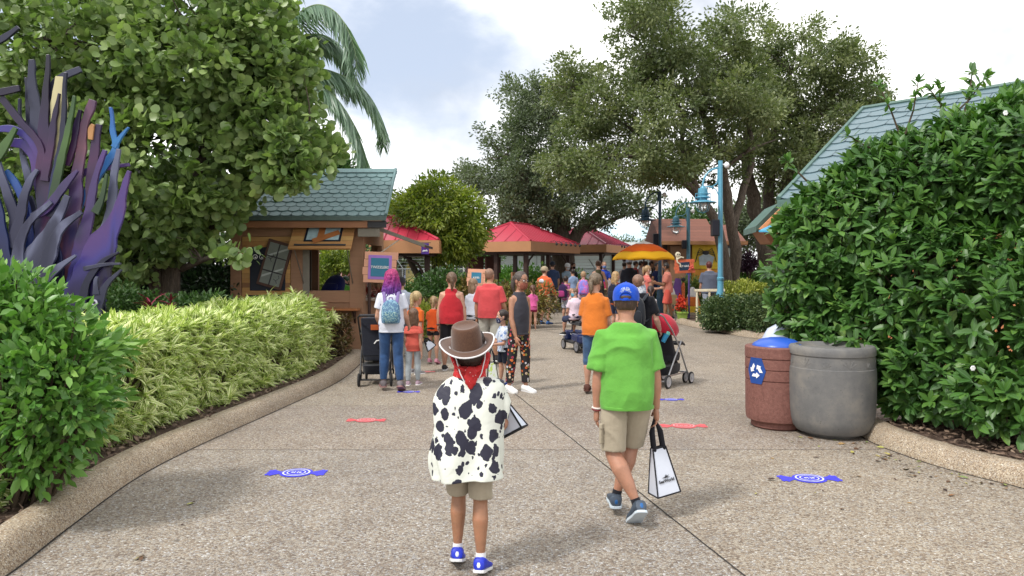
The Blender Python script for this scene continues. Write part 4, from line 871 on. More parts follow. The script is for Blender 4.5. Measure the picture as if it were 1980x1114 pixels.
# recycling plate wrapped on the cylinder
def wrap(pts, r, cxz, a0): 
    out_ = []
    for x_, z_ in pts: a_ = a0 + x_/r; out_.append(Vector((r*math.sin(a_), -r*math.cos(a_), cxz + z_)))
    return out_
a0 = rad(-58)
def wrap_poly(g, pts, r, zc_, th):
    # triangulated fan with subdivision towards the centroid, thin shell
    n_ = len(pts); cx_ = sum(p[0] for p in pts)/n_; cz_ = sum(p[1] for p in pts)/n_
    rs_ = []
    for t in (1, .75, .5, .25, .02): rs_.append(wrap([(cx_+(p[0]-cx_)*t, cz_+(p[1]-cz_)*t) for p in pts], r+th, zc_, a0))
    rs_.insert(0, wrap(pts, r, zc_, a0)); g.rings(rs_, cap=False)
def dens(pts, k=4): return [(a_[0]+(b_[0]-a_[0])*i/k, a_[1]+(b_[1]-a_[1])*i/k) for a_, b_ in zip(pts, pts[1:]+pts[:1]) for i in range(k)]
hexo = [(-.075, .135), (.06, .135), (.105, .0), (.06, -.135), (-.075, -.135), (-.12, 0)]
g = Geo(); wrap_poly(g, dens(hexo), .3195, .615, .004); PL = g.build('recycling_plate', mk('plate_blue', C(34, 74, 150, .8), .4), RB)
g = Geo()
for k_ in range(3):
    a_ = k_*2*math.pi/3; ca, sa = math.cos(a_), math.sin(a_)
    arrow = [(-.052, -.062), (.01, -.062), (.01, -.078), (.045, -.046), (.01, -.016), (.01, -.032), (-.035, -.032)]
    arrow = [(x_*ca - z_*sa - .004, x_*sa + z_*ca) for x_, z_ in arrow]
    wrap_poly(g, dens(arrow, 2), .3240, .615, .003)
g.build('recycling_arrows', M_WHITE, PL)
c = Vector(((1608-CX)/FOC*7.26, 7.26, 0)); GB = empty('litter_bin', c, 0, 'grey round concrete litter bin with a starfish relief band, half under the hedge', 'bin'); GB.scale.z = .935
g = Geo(); g.lathe([(.24, 0), (.26, .02), (.27, .035), (.33, .05), (.365, .10), (.385, .18), (.396, .3), (.40, .45), (.402, .62), (.398, .71), (.392, .715), (.392, .72), (.385, .84), (.396, .846), (.398, .87), (.396, .915), (.38, .935), (.33, .938), (.3, .9), (.001, .89)], n=64); g.build('body', M_GC, GB, smooth=True, angle=40)
g = Geo()
for k_ in range(12):
    a1 = k_*2*math.pi/12; r_ = .388
    for i in range(7):
        b_ = math.pi*(i/6); ln = .05 if k_ % 2 else .075
        p0 = (r_*a1*0, 0)
        def q_(u, v): aa = a1 + u/r_; return Vector((r_*math.sin(aa), -r_*math.cos(aa), .735 + v))
        g.tube([q_(0, 0), q_(ln*math.cos(b_)*.5, ln*math.sin(b_)*.55+.004), q_(ln*math.cos(b_), ln*math.sin(b_)*1.15+.004)], [.005, .005, .003], 5)
g.build('starfish_relief', M_GC, GB)
c = Vector(((1522-CX)/FOC*8.7, 8.7, 0)); WB = empty('white_topped_bin', c, 0, 'bin with a pale domed lid mostly hidden behind the red recycling bin', 'bin'); WB.scale.z = .96
g = Geo(); g.lathe([(.28, 0), (.3, .1), (.3, .78), (.001, .78)], n=40); g.build('body', M_GC, WB, smooth=True)
g = Geo(); g.lathe([(.29, .76), (.28, .84), (.22, .95), (.12, 1.01), (.001, 1.02)], n=32); g.build('lid', mk('pale_lid', C(206, 216, 240, .85), .3), WB, smooth=True)
# ================================================================ plants
M_BARK = NB('oak_bark'); f_ = M_BARK.noise(7, 7, .7, sc=(3, 3, .7), dist=1.0); M_BARK.base(M_BARK.ramp(f_, [(.3, C(62, 54, 48, .7)), (.55, C(110, 98, 86, .7)), (.75, C(146, 136, 122, .7))])); M_BARK.bump(f_, .9, .05); M_BARK.p.inputs['Roughness'].default_value = .9; M_BARK = M_BARK.m
M_TWIG = mk('twig', C(92, 78, 62, .6), .9, .2)
M_OAK = leafmat('oak_leaves', [(.09, .125, .055, 1), (.15, .185, .08, 1), (.21, .24, .10, 1), (.29, .31, .14, 1)], .5, .32, spec=.45)
M_OAK2 = leafmat('oak_leaves_grey', [(.10, .135, .085, 1), (.15, .185, .11, 1), (.21, .245, .15, 1)], .55, .32)
M_GRAPE = leafmat('seagrape_leaves', [(.10, .165, .06, 1), (.19, .28, .09, 1), (.29, .39, .13, 1), (.42, .52, .2, 1)], .4, .28, spec=.5)
M_GARD = leafmat('gardenia_leaves', [(.04, .11, .022, 1), (.075, .18, .032, 1), (.12, .25, .045, 1), (.24, .40, .08, 1)], .42, .22, spec=.4, vein=(.10, .20, .08, 1))
M_BUSH = leafmat('bush_leaves', [(.06, .17, .035, 1), (.12, .27, .05, 1), (.19, .37, .07, 1), (.32, .50, .13, 1)], .4, .25, spec=.5)
M_YG = leafmat('yellow_green_leaves', [(.07, .12, .02, 1), (.16, .22, .03, 1), (.32, .38, .05, 1), (.5, .52, .08, 1)], .4, .35)
M_VAR = leafmat('striped_leaves', [(.2, .33, .06, 1), (.40, .50, .12, 1), (.74, .76, .34, 1)], .4, .3, margin=(.88, .88, .52, 1))
M_FARG = leafmat('far_hedge_leaves', [(.03, .08, .02, 1), (.06, .13, .03, 1), (.11, .2, .045, 1)], .5, .2)
M_YHEDGE = leafmat('golden_hedge_leaves', [(.2, .27, .05, 1), (.42, .46, .09, 1), (.66, .64, .18, 1)], .5, .25)
M_CROTON = leafmat('croton_leaves', [(.03, .05, .015, 1), (.12, .05, .02, 1), (.16, .14, .03, 1), (.3, .1, .05, 1)], .35, .1)
M_CORD = leafmat('cordyline_leaves', [(.06, .008, .015, 1), (.2, .02, .05, 1), (.5, .06, .14, 1)], .35, .2)
M_PALM = leafmat('palm_leaflets', [(.13, .21, .15, 1), (.21, .32, .23, 1), (.34, .46, .35, 1)], .4, .4)
def B(px, py, d, rx, ry, rdep):            # blob centre by photo position and distance, radii in photo px / metres of depth
    return (W(px, py, d), (rx/FOC*d, rdep, ry/FOC*d))
def tree(name, label, cat, base, limbs, blobs, clumps, cr_, per, size, tmpl, mat, bark=M_BARK, group=None, twigs=120, shell=.35, up=.6, **kw):
    R0 = empty(name, base, 0, label, cat, group); off = Vector(base)
    g = Geo()
    for pts, rr in limbs:
        q = [Vector(p) - off for p in pts]; q2 = smooth_path(q, max(8, len(q)*5)); r2 = np.interp(np.linspace(0, 1, len(q2)), np.linspace(0, 1, len(rr)), rr)
        q2 = [p + Vector((mnoise.noise(p*1.7), mnoise.noise(p*1.7 + Vector((9, 9, 9))), 0))*r2[i]*.5 for i, p in enumerate(q2)]
        g.tube(q2, list(r2), 12)
    lb = [(Vector(b_[0]) - off, b_[1]) for b_ in blobs]
    o, P = crown('crown', lb, clumps, cr_, per, size, tmpl, mat, R0, shell, up, **kw)
    nodes = [p for pts, rr in limbs for p in smooth_path([Vector(q) - off for q in pts], 12)[5:]]
    if nodes and twigs:
        for i in RNG.choice(len(P), min(twigs, len(P)), replace=False):
            p = Vector(P[i]); q = min(nodes, key=lambda n_: (n_ - p).length); m = p.lerp(q, .5) + Vector(RNG.normal(size=3))*.1*(p-q).length + Vector((0, 0, -.06*(p-q).length)); L_ = (p-q).length
            g.tube([q, q.lerp(m, .6), m, p], [.012 + .012*L_, .010+.008*L_, .012, .004], 5)
    g.build('trunk', bark, R0, smooth=True, angle=80)
    return R0
def lumpy(blobs, k=7, s=.84):
    out_ = []
    for c_, r_ in blobs:
        out_.append((c_, tuple(x*s for x in r_)))
        for _ in range(k):
            v = unit(RNG.normal(size=(1, 3)))[0]; v[2] = v[2]*.9 + .1; f = .20 + .26*RNG.random(); out_.append((Vector(c_) + Vector((v[0]*r_[0], v[1]*r_[1], v[2]*r_[2]))*(.82+.22*RNG.random()), (r_[0]*f, r_[1]*f, r_[2]*f*.8)))
    return out_
def L(*pts): return [W(*p) for p in pts]
# ---- main oak in front of the hut
d = 24.0
blobsA = [B(1245, 95, d, 85, 90, 2.6), B(1180, 190, d, 90, 85, 2.6), B(1300, 215, d, 120, 110, 3.0), B(1090, 165, d, 45, 28, 1.2), B(1120, 130, d, 40, 25, 1.2), B(1210, 40, d, 50, 38, 1.6), B(1405, 90, d, 60, 85, 2.2),
          B(1290, 300, d, 120, 75, 2.8), B(1130, 290, d, 90, 50, 2.2), B(1180, 330, d-1, 110, 42, 2.0), B(1420, 220, d, 80, 90, 2.6), B(1395, 45, d, 28, 40, 1.2), B(1290, 30, d, 40, 36, 1.4), B(1100, 330, d, 60, 40, 1.8), B(1380, 310, d+1, 80, 60, 2), B(1155, 215, d, 65, 70, 1.8), B(1350, 150, d, 60, 100, 2.2), B(1430, 160, d+.5, 50, 90, 2)]
limA = [(L((1402, 600, d), (1400, 500, d), (1378, 420, d), (1345, 372, d), (1310, 345, d-.3), (1255, 312, d-.5), (1190, 300, d-.8), (1130, 312, d-1)), [0.243, 0.185, 0.156, 0.139, 0.115, 0.092, 0.063, 0.023]),
        (L((1418, 600, d+.4), (1420, 500, d+.5), (1412, 420, d+.4), (1400, 340, d+.3), (1372, 250, d), (1330, 160, d), (1300, 70, d)), [0.243, 0.197, 0.173, 0.139, 0.110, 0.069, 0.023]),
        (L((1418, 440, d+.4), (1436, 370, d+.6), (1455, 300, d+.8), (1440, 200, d+.8), (1420, 100, d)), [0.150, 0.127, 0.098, 0.058, 0.023]),
        (L((1355, 385, d), (1335, 330, d), (1318, 290, d), (1320, 220, d), (1260, 120, d), (1220, 50, d)), [0.115, 0.098, 0.081, 0.058, 0.041, 0.017]),
        (L((1335, 335, d), (1290, 300, d), (1255, 275, d), (1180, 220, d), (1110, 170, d)), [0.081, 0.069, 0.046, 0.029, 0.012]),
        (L((1395, 330, d), (1450, 290, d), (1500, 270, d+.5)), [0.081, 0.046, 0.017])]
tree('oak_tree', 'tallest live oak in the middle, its twin trunk behind the nearest lamp post', 'tree', G(1408, 612) * 1.0 if False else Vector((W(1408, 600, d).x, d, 0)), limA, lumpy(blobsA), 1320, .36, 62, .125, T_TINY, M_OAK, group='live oaks beyond the plaza', twigs=150, shell=.42)
# ---- second oak right
d = 27.0
blobsB = [B(1545, 150, d, 95, 85, 2.6), B(1600, 230, d, 80, 80, 2.4), B(1500, 270, d, 90, 90, 2.6), B(1660, 190, d, 55, 40, 1.6), B(1540, 330, d, 90, 70, 2.4), B(1460, 190, d+1, 60, 80, 2), B(1490, 80, d, 45, 30, 1.4), B(1700, 185, d, 26, 14, .8), B(1600, 120, d, 40, 30, 1.2), B(1590, 330, d, 60, 60, 2)]
limB = [(L((1490, 590, d), (1484, 500, d), (1468, 430, d), (1452, 360, d), (1440, 290, d), (1460, 200, d)), [.42, .33, .28, .22, .16, .05]),
        (L((1496, 590, d), (1500, 500, d), (1515, 430, d), (1520, 360, d), (1550, 260, d), (1600, 180, d)), [.36, .28, .24, .2, .13, .04]),
        (L((1490, 520, d), (1490, 440, d+.3), (1487, 370, d+.3), (1500, 260, d), (1530, 140, d)), [.28, .24, .2, .12, .04])]
tree('oak_tree', 'live oak with three leaning stems right of the nearest lamp post, towards the teal roof', 'tree', (W(1492, 590, d).x, d, 0), limB, lumpy(blobsB), 1030, .38, 60, .13, T_TINY, M_OAK, group='live oaks beyond the plaza', twigs=110, shell=.42)
# ---- third oak behind pavilions
d = 31.0
blobsC = [B(1030, 330, d, 100, 65, 3), B(950, 345, d, 60, 45, 2.2), B(1050, 210, d, 75, 55, 2.4), B(1010, 190, d, 45, 35, 1.8), B(1130, 370, d, 80, 50, 2.6), B(1000, 400, d, 95, 48, 2.6), B(905, 330, d, 22, 22, 1), B(985, 270, d, 45, 50, 1.8), B(1220, 400, d, 60, 26, 2), B(1080, 420, d, 90, 30, 2.2), B(1045, 265, d, 60, 40, 2)]
limC = [(L((1088, 590, d), (1086, 500, d), (1084, 450, d), (1060, 400, d), (1020, 350, d), (980, 300, d)), [.5, .4, .36, .26, .16, .06]),
        (L((1092, 520, d), (1106, 468, d), (1140, 430, d), (1180, 395, d), (1215, 370, d)), [.34, .28, .2, .14, .05]),
        (L((1086, 470, d), (1092, 400, d), (1080, 320, d), (1060, 240, d)), [.3, .2, .14, .05]),
        (L((1125, 445, d), (1160, 435, d), (1210, 415, d), (1250, 400, d)), [.14, .1, .07, .03])]
tree('oak_tree', 'grey-green live oak rising behind the red pavilions', 'tree', (W(1088, 590, d).x, d, 0), limC, lumpy(blobsC), 1000, .38, 56, .14, T_TINY, M_OAK2, group='live oaks beyond the plaza', twigs=170, shell=.45)
# ---- yellow-green round tree
d = 22.5
blobsY = [B(845, 425, d, 82, 72, 1.6), B(800, 420, d, 46, 50, 1.1), B(900, 430, d, 44, 60, 1.1), B(850, 370, d, 45, 32, 1.0), B(870, 470, d, 60, 40, 1.2)]
limY = [(L((842, 600, d), (842, 520, d), (845, 470, d), (835, 400, d)), [.16, .12, .1, .03]), (L((838, 600, d), (800, 520, d), (785, 470, d), (800, 420, d)), [.1, .09, .07, .02]), (L((846, 600, d), (858, 540, d), (885, 480, d), (895, 420, d)), [.1, .09, .07, .02])]
tree('ornamental_tree', 'rounded yellow-green tree between the kiosk and the middle red pavilion', 'tree', (W(842, 600, d).x, d, 0), limY, blobsY, 620, .24, 40, .15, ([(0, 0, 0), (-.16, .35, .03), (-.14, .7, 0), (0, 1, -.1), (.14, .7, 0), (.16, .35, .03)], [(0, 5, 4, 3), (0, 3, 2, 1)]), M_YG, twigs=30, shell=.3, droop=.25)
# ---- sea grape on the left
d = 12.2
blobsS = [B(120, 120, d, 200, 190, 1.6), B(380, 110, d, 190, 190, 1.6), B(520, 250, d, 105, 130, 1.2), B(300, 320, d, 230, 170, 1.7), B(585, 285, d, 62, 42, .7), B(480, 60, d, 80, 90, 1.0), B(60, 350, d, 160, 200, 1.4), B(400, 385, d-.3, 70, 50, .8), B(560, 335, d-.6, 66, 36, .5), B(270, 500, d, 60, 60, .6), B(545, 150, d, 60, 70, .8), B(370, 460, d, 50, 45, .5), B(460, 490, d-.9, 40, 12, .12), B(640, 290, d, 18, 14, .25), B(150, 520, d, 110, 60, .7)]
limS = [(L((330, 640, d+.6), (330, 520, d+.6), (370, 400, d+.5), (400, 280, d+.3), (440, 150, d)), [.2, .16, .13, .1, .03]), (L((320, 640, d+.6), (290, 500, d+.5), (240, 350, d), (150, 200, d), (100, 80, d)), [.17, .14, .12, .08, .03]),
        (L((345, 500, d+.6), (450, 400, d+.2), (520, 330, d), (600, 290, d)), [.12, .09, .06, .02]), (L((350, 520, d+.4), (400, 500, d-.4), (450, 490, d-.8)), [.06, .04, .015])]
tree('sea_grape_tree', 'huge sea grape tree with round pale green leaves filling the upper left', 'tree', (W(330, 640, d+.6).x, d+.6, 0), limS, lumpy(blobsS, 4, .92), 3300, .20, 10, .128, T_ROUND, M_GRAPE, twigs=260, shell=.3, up=.35, tone=None)
# ---- dark shrub under the sea grape, small far ones
def shrub(name, label, cat, blobs, clumps, cr_, per, size, tmpl, mat, group=None, base=None, stems=10, ground=None, **kw):
    if ground is None: ground = 'hedge' in name or name == 'yellow_bush'
    if ground: blobs = [(Vector((p.x, p.y, (p.z+r[2])*.5)), (r[0], r[1], (p.z+r[2])*.5)) for p, r in blobs]; clumps = int(clumps*1.35)
    b0 = base or Vector((blobs[0][0].x, blobs[0][0].y, .1)); R0 = empty(name, b0, 0, label, cat, group)
    lb = [(Vector(b_[0]) - b0, b_[1]) for b_ in blobs]
    o, P = crown('foliage', lb, clumps, cr_, per, size, tmpl, mat, R0, zmin=.0, **kw)
    g = Geo()
    for i in RNG.choice(len(P), min(stems, len(P)), replace=False):
        p = Vector(P[i]); b1 = Vector((p.x*.45 + RNG.normal()*.05, p.y*.45 + RNG.normal()*.05, 0)); g.tube([b1, b1.lerp(p, .5) + Vector((0, 0, .06)), p], [.016, .011, .004], 6)
    g.build('stem', M_TWIG, R0, smooth=True); return R0
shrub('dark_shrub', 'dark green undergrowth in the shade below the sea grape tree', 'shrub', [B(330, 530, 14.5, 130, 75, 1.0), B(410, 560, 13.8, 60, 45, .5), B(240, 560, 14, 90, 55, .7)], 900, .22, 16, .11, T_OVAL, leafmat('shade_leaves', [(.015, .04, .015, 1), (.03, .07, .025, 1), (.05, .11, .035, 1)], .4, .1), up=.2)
shrub('leafy_shrub', 'small bright green shrub between the sculpture and the red cordyline', 'shrub', [B(235, 590, 10.6, 40, 35, .4), B(290, 600, 10.8, 60, 25, .4), B(390, 590, 11.2, 60, 22, .4)], 330, .14, 14, .07, T_OVAL, M_FARG, up=.5)
# ---- strap-leaved plants
def straps(name, label, cat, P, Dv, n_leaf, size, mat, parent=None, group=None, base=None, spread=.9, tmpl=None, stems=True, wid=1.0, smooth=True, part='foliage'):
    base = Vector(base); R0 = parent or empty(name, base, 0, label, cat, group); P = np.array(P) - np.array(base); n = len(P)
    q = np.repeat(P, n_leaf, 0); dv = np.repeat(np.array(Dv), n_leaf, 0); ax = RNG.normal(size=q.shape); ax = unit(ax - dv*(ax*dv).sum(1, keepdims=True))
    t = (RNG.random(len(q))**.7)[:, None]; D = dv*(1.15 - t*.75) + ax*(t*spread + .1); U = dv + np.array([0, 0, .4]) - D*.2
    q = q - dv*(t*size*.35) ; tmpl = tmpl or T_STRAP
    tn = np.clip(np.repeat(RNG.random(n), n_leaf)*.5 + RNG.random(len(q))*.5, 0, 1)
    o = scatter(part, q, D, U, size*(.55 + .6*RNG.random(len(q))), tmpl[0], tmpl[1], mat, R0, smooth=smooth, wid=wid, tone=tn)
    if stems and n > 20:
        g = Geo()
        for i in range(n):
            if RNG.random() < .35:
                p = Vector(P[i]); v = Vector(Dv[i]); g.tube([p - v*.35 + Vector((0, 0, -.12)), p - v*.1], [.008, .006], 5)
        g.build('stem', M_TWIG, R0)
    return R0
# variegated hedge along the left kerb
Pv, Dv = [], []
n_ = 2150
ctr = inner(LP, 1, 1.12)
idx = [i for i, p in enumerate(ctr) if 4.3 < p.y < 12.2]
for _ in range(n_):
    i = idx[RNG.integers(0, len(idx))]; 
    # even spacing by arc length: rejection on segment length
    i2 = min(i+1, len(ctr)-1); seg = (ctr[i2]-ctr[i]).length
    while RNG.random() > seg/.45: i = idx[RNG.integers(0, len(idx))]; i2 = min(i+1, len(ctr)-1); seg = (ctr[i2]-ctr[i]).length
    p = ctr[i].lerp(ctr[i2], RNG.random()); dd = (ctr[i2]-ctr[i]).normalized(); nn = Vector((dd.y, -dd.x, 0))
    t = (p.y-4.3)/7.9; hgt = 1.02 + .12*t + .10*mnoise.noise(p*1.4) ; wd = .62 + .14*mnoise.noise(p*1.1 + Vector((5, 0, 0)))
    u = RNG.random(); a_ = math.acos(max(-1, min(1, 1-2*u)))   # 0..pi over the cross section, path side to back
    a_ = RNG.random()*math.pi*.82 - .12
    cxs, czs = math.cos(a_), math.sin(a_); sq = lambda v, e_: math.copysign(abs(v)**e_, v)
    z = .12 + max(0, sq(czs, .6))*(hgt-.12)*.98 if czs > 0 else .14 + RNG.random()*.1
    off = sq(cxs, .55)*wd
    j = 1 - .18*RNG.random()**2
    q = p + nn*off*j; q.z = z*(.9+.1*j)
    dr = Vector((nn.x*cxs, nn.y*cxs, max(.0, czs)*.9 + .45)) + Vector(RNG.normal(size=3))*.28
    Pv.append(tuple(q)); Dv.append(tuple(dr.normalized()))
# end cap of the hedge at the kiosk end and inner filling
for _ in range(420):
    i = idx[RNG.integers(0, len(idx))]; p = ctr[i] + Vector(RNG.normal(size=3))*.22; Pv.append((p.x, p.y, .2 + RNG.random()*.75)); v = Vector(RNG.normal(size=3)) + Vector((.5, -.6, .5)); Dv.append(tuple(v.normalized()))
straps('variegated_hedge', 'yellow and green striped-leaf hedge following the left kerb', 'hedge', Pv, Dv, 14, .19, M_VAR, base=(ctr[idx[len(idx)//2]].x, ctr[idx[len(idx)//2]].y, .1), wid=1.75, spread=.75)
# taller leaf tufts sticking out near the kiosk
for k_, (px, py, dd_) in enumerate(((566, 552, 11.6), (520, 560, 11.4), (637, 598, 12.3))):
    c = W(px, py+12, dd_); 
    straps('leaf_tuft', ['bright leaf tuft rising highest from the striped hedge in front of the crooked window', 'yellow leaf tuft left of the tallest one on the striped hedge', 'pale drooping leaf tuft in front of the kiosk shelf'][k_], 'plant', [tuple(c), tuple(c + Vector((.05, 0, -.08)))], [(0, -.1, 1), (.2, -.2, .9)], 14, .2, M_VAR, base=(c.x, c.y, .1), stems=False)
# croton at the kiosk corner
cr0 = G(655, 700); Pc, Dc = [], []
for _ in range(170):
    v = unit(RNG.normal(size=(1, 3)))[0]; v[2] = abs(v[2]); Pc.append((cr0.x + .3*v[0]*RNG.random()**.3, 12.75 + .3*v[1], .15 + .68*RNG.random()**.8)); Dc.append((v[0], v[1], .5 + v[2]))
straps('croton_plant', 'dark red and green croton bush at the end of the striped hedge below the shelf', 'plant', Pc, unit(np.array(Dc)), 7, .13, M_CROTON, base=(cr0.x, 12.75, .1), spread=.8, wid=1.5)
c = W(290, 590, 10.0); straps('cordyline_plant', 'dark magenta cordyline with upright leaves behind the striped hedge', 'plant', [tuple(c), tuple(c + Vector((.03, 0, -.1))), tuple(c + Vector((-.03, 0, -.2)))], [(0, -.1, 1)]*3, 14, .28, M_CORD, base=(c.x, c.y, .1), spread=.8, wid=1.5)
c = W(330, 583, 10.4); straps('cordyline_plant', 'small red cordyline right of the larger dark magenta one', 'plant', [tuple(c), tuple(c + Vector((.03, 0, -.1)))], [(.2, -.1, 1)]*2, 10, .2, M_CORD, base=(c.x, c.y, .1), spread=.8, wid=1.5)
# fern-like plant and bromeliads beyond the counter, red cordyline behind kiosk
c = W(775, 560, 17); straps('palm_shrub', 'low feathery green palm shrub beside the pavilion post behind the peach sign', 'plant', [tuple(c + Vector((.1*i-.2, 0, -.1*i))) for i in range(5)], [(.1*i-.2, -.1, 1) for i in range(5)], 26, .75, M_FARG, base=(c.x, c.y, 0), spread=1.0, wid=.4)
c = W(705, 575, 14.6); straps('croton_plant', 'orange-red leaved croton seen through the side of the kiosk below the sign', 'plant', [tuple(c + Vector((.12*i-.2, 0, .06*(i % 3)))) for i in range(6)], [(.1*i-.2, -.3, .8) for i in range(6)], 16, .3, leafmat('orange_croton', [(.1, .01, .02, 1), (.3, .04, .03, 1), (.65, .2, .06, 1)], .4, .2), base=(c.x, c.y, 0), wid=1.4)
c = W(675, 545, 17.2); straps('croton_plant', 'pink and red leaved shrub seen through the kiosk window', 'plant', [tuple(c + Vector((.15*i-.35, 0, .1*(i % 3)-.1))) for i in range(7)], [(.1*i-.2, -.3, .8) for i in range(7)], 16, .32, leafmat('pink_croton', [(.2, .05, .06, 1), (.4, .16, .16, 1), (.5, .3, .25, 1)], .4, .2), base=(c.x, c.y, 0), wid=1.4)
shrub('garden_shrub', 'bright yellow-green bush seen through the left of the kiosk window', 'shrub', [B(620, 545, 18.0, 36, 55, .5), B(660, 500, 18.2, 40, 30, .5)], 300, .16, 16, .09, T_OVAL, M_YG, up=.6)
shrub('garden_shrub', 'dark green shrub filling the back of the kiosk window', 'shrub', [B(655, 520, 19.5, 80, 60, .5)], 300, .2, 16, .12, T_OVAL, M_FARG, up=.3)
# ---- middle distance hedges
HG = 'clipped hedges round the plaza'
shrub('green_hedge', 'green hedge under the yellow-green tree, beside the person in a red shirt', 'hedge', [B(855, 560, 20.5, 60, 38, .6), B(800, 575, 20, 40, 30, .5), B(910, 565, 21, 60, 34, .5), B(870, 600, 20, 60, 30, .5)], 620, .2, 22, .1, T_OVAL, M_FARG, group=HG)
shrub('croton_hedge', 'reddish-brown and yellow croton hedge behind the bald man', 'hedge', [B(905, 560, 20, 40, 22, .4), B(1010, 562, 20.4, 70, 22, .4), B(960, 570, 20, 60, 22, .4)], 420, .16, 22, .09, T_OVAL, leafmat('croton_mix', [(.05, .09, .02, 1), (.16, .08, .03, 1), (.3, .26, .06, 1), (.45, .2, .1, 1)], .4, .15), group=HG)
shrub('green_hedge', 'light green clipped hedge inside the fence behind the middle pavilion', 'hedge', [B(1000, 535, 33, 110, 18, .8), B(1080, 538, 33, 60, 16, .8)], 520, .3, 18, .16, T_OVAL, M_BUSH, group=HG)
shrub('bromeliad_clump', 'dark red-brown bromeliad clump behind the blonde girl in orange', 'plant', [B(808, 590, 17.5, 26, 12, .25)], 70, .12, 20, .13, T_STRAP, M_CROTON)
shrub('yellow_bush', 'yellow-green low bush between the blonde girl and the girl in orange', 'shrub', [B(825, 612, 16.5, 24, 26, .3), B(848, 600, 16.8, 24, 20, .3)], 160, .12, 18, .08, T_OVAL, M_YHEDGE)
shrub('dark_hedge', 'dense dark green clipped hedge on the right island bed', 'hedge', [B(1412, 600, 18.6, 52, 28, .6), B(1386, 600, 18.8, 32, 24, .5), B(1455, 600, 18.2, 46, 30, .6), B(1490, 600, 17.5, 40, 30, .6)], 1500, .13, 18, .062, T_OVAL, leafmat('dark_hedge_leaves', [(.025, .06, .02, 1), (.055, .105, .035, 1), (.12, .17, .06, 1), (.32, .4, .18, 1)], .4, .15), group=HG, shell=.25)
shrub('golden_hedge', 'golden yellow hedge strip behind the dark hedge on the right', 'hedge', [B(1440, 558, 22.5, 42, 16, .5), B(1490, 560, 22.5, 45, 18, .5), B(1400, 565, 22.5, 22, 18, .4)], 620, .13, 22, .075, T_OVAL, M_YHEDGE, group=HG)
shrub('green_hedge', 'mid green hedge strip behind the golden one at the foot of the right oak', 'hedge', [B(1430, 530, 26, 40, 16, .5), B(1480, 530, 26, 40, 15, .5)], 420, .16, 18, .1, T_OVAL, M_BUSH, group=HG)
shrub('golden_hedge', 'yellow-green mottled hedge behind the man in coral shorts and the candy corn', 'hedge', [B(1262, 574, 27.6, 26, 30, .4), B(1340, 562, 27.8, 46, 26, .4), B(1300, 570, 27.8, 40, 30, .4), B(1375, 572, 27.4, 24, 28, .4)], 560, .17, 20, .09, T_OVAL, leafmat('mottled_leaves', [(.08, .14, .03, 1), (.2, .28, .06, 1), (.5, .5, .14, 1)], .45, .2), group=HG)
shrub('purple_shrub', 'dark purple shrub at the foot of the three-stemmed oak', 'shrub', [B(1446, 508, 25.6, 14, 18, .3)], 90, .14, 16, .1, T_OVAL, leafmat('purple_leaves', [(.03, .01, .03, 1), (.08, .03, .06, 1)], .5, .1))
# ---- far tree line
for k_, (px, py, dd_, rx, ry) in enumerate(((700, 400, 46, 90, 60), (770, 460, 40, 60, 60), (1340, 440, 48, 90, 50), (1470, 420, 45, 80, 70), (600, 330, 34, 90, 40), (1180, 480, 70, 120, 22), (900, 480, 50, 70, 40), (1620, 420, 40, 120, 90), (300, 400, 38, 260, 120), (30, 400, 34, 200, 160))):
    lb = ['grey-green tree far behind the kiosk roof', 'dark tree far behind the pavilion beside the kiosk', 'distant tree behind the ridge of the brown hut', 'distant tree behind the right end of the brown hut', 'tree whose top just shows between the sea grape tree and kiosk ridge', 'low distant tree belt behind the umbrella', 'distant tree showing between the yellow-green tree and the middle pavilion', 'distant tree behind the teal roofed building', 'large distant tree behind the sea grape tree', 'distant tree behind the purple sculpture'][k_]
    dpt = rx/FOC*dd_*.6
    tree('background_tree', lb, 'tree', (W(px, 500, dd_).x, dd_, 0), [(L((px, 540, dd_), (px+4, py+ry*.5, dd_), (px, py, dd_)), [.3, .22, .08])], [B(px, py, dd_, rx*.7, ry, dpt), B(px-rx*.5, py+ry*.3, dd_, rx*.5, ry*.7, dpt*.7), B(px+rx*.5, py+ry*.25, dd_, rx*.5, ry*.7, dpt*.7)], int(200+rx*1.2), .55, 40, .22, T_TINY, M_OAK2 if k_ % 2 else M_FARG, group='trees beyond the park buildings', twigs=12, shell=.4)
# ---- queen palm
d = 20.0; base = Vector((W(530, 560, d).x, d, 0)); PLM = empty('queen_palm', base, 0, 'tall palm with long drooping feathery fronds rising behind the sea grape tree', 'palm tree')
top = W(528, 120, d); g = Geo(); g.tube([Vector((0, 0, 0)), (top-base)*.5 + Vector((.15, 0, 0)), top-base], [.22, .17, .13], 14); g.build('trunk', mk('palm_bark', C(140, 132, 120, .7), .9, .15, 3, .4, 30, sc=(1, 1, 5)), PLM, smooth=True)
fr = [[(528, 120), (560, 45), (610, 10), (655, 30), (685, 95), (690, 165)], [(528, 125), (580, 130), (640, 138), (700, 170), (735, 225), (742, 285)], [(528, 130), (590, 150), (645, 185), (682, 240), (702, 300), (712, 335)],
      [(528, 120), (500, 40), (440, 0), (380, 20), (340, 90), (330, 170)], [(528, 125), (470, 120), (410, 150), (370, 220), (350, 300)], [(528, 118), (540, 20), (560, -60), (600, -90), (650, -60)], [(528, 128), (560, 170), (600, 225), (625, 290), (640, 350)], [(528, 118), (590, 70), (640, 75), (672, 120), (678, 190)]]
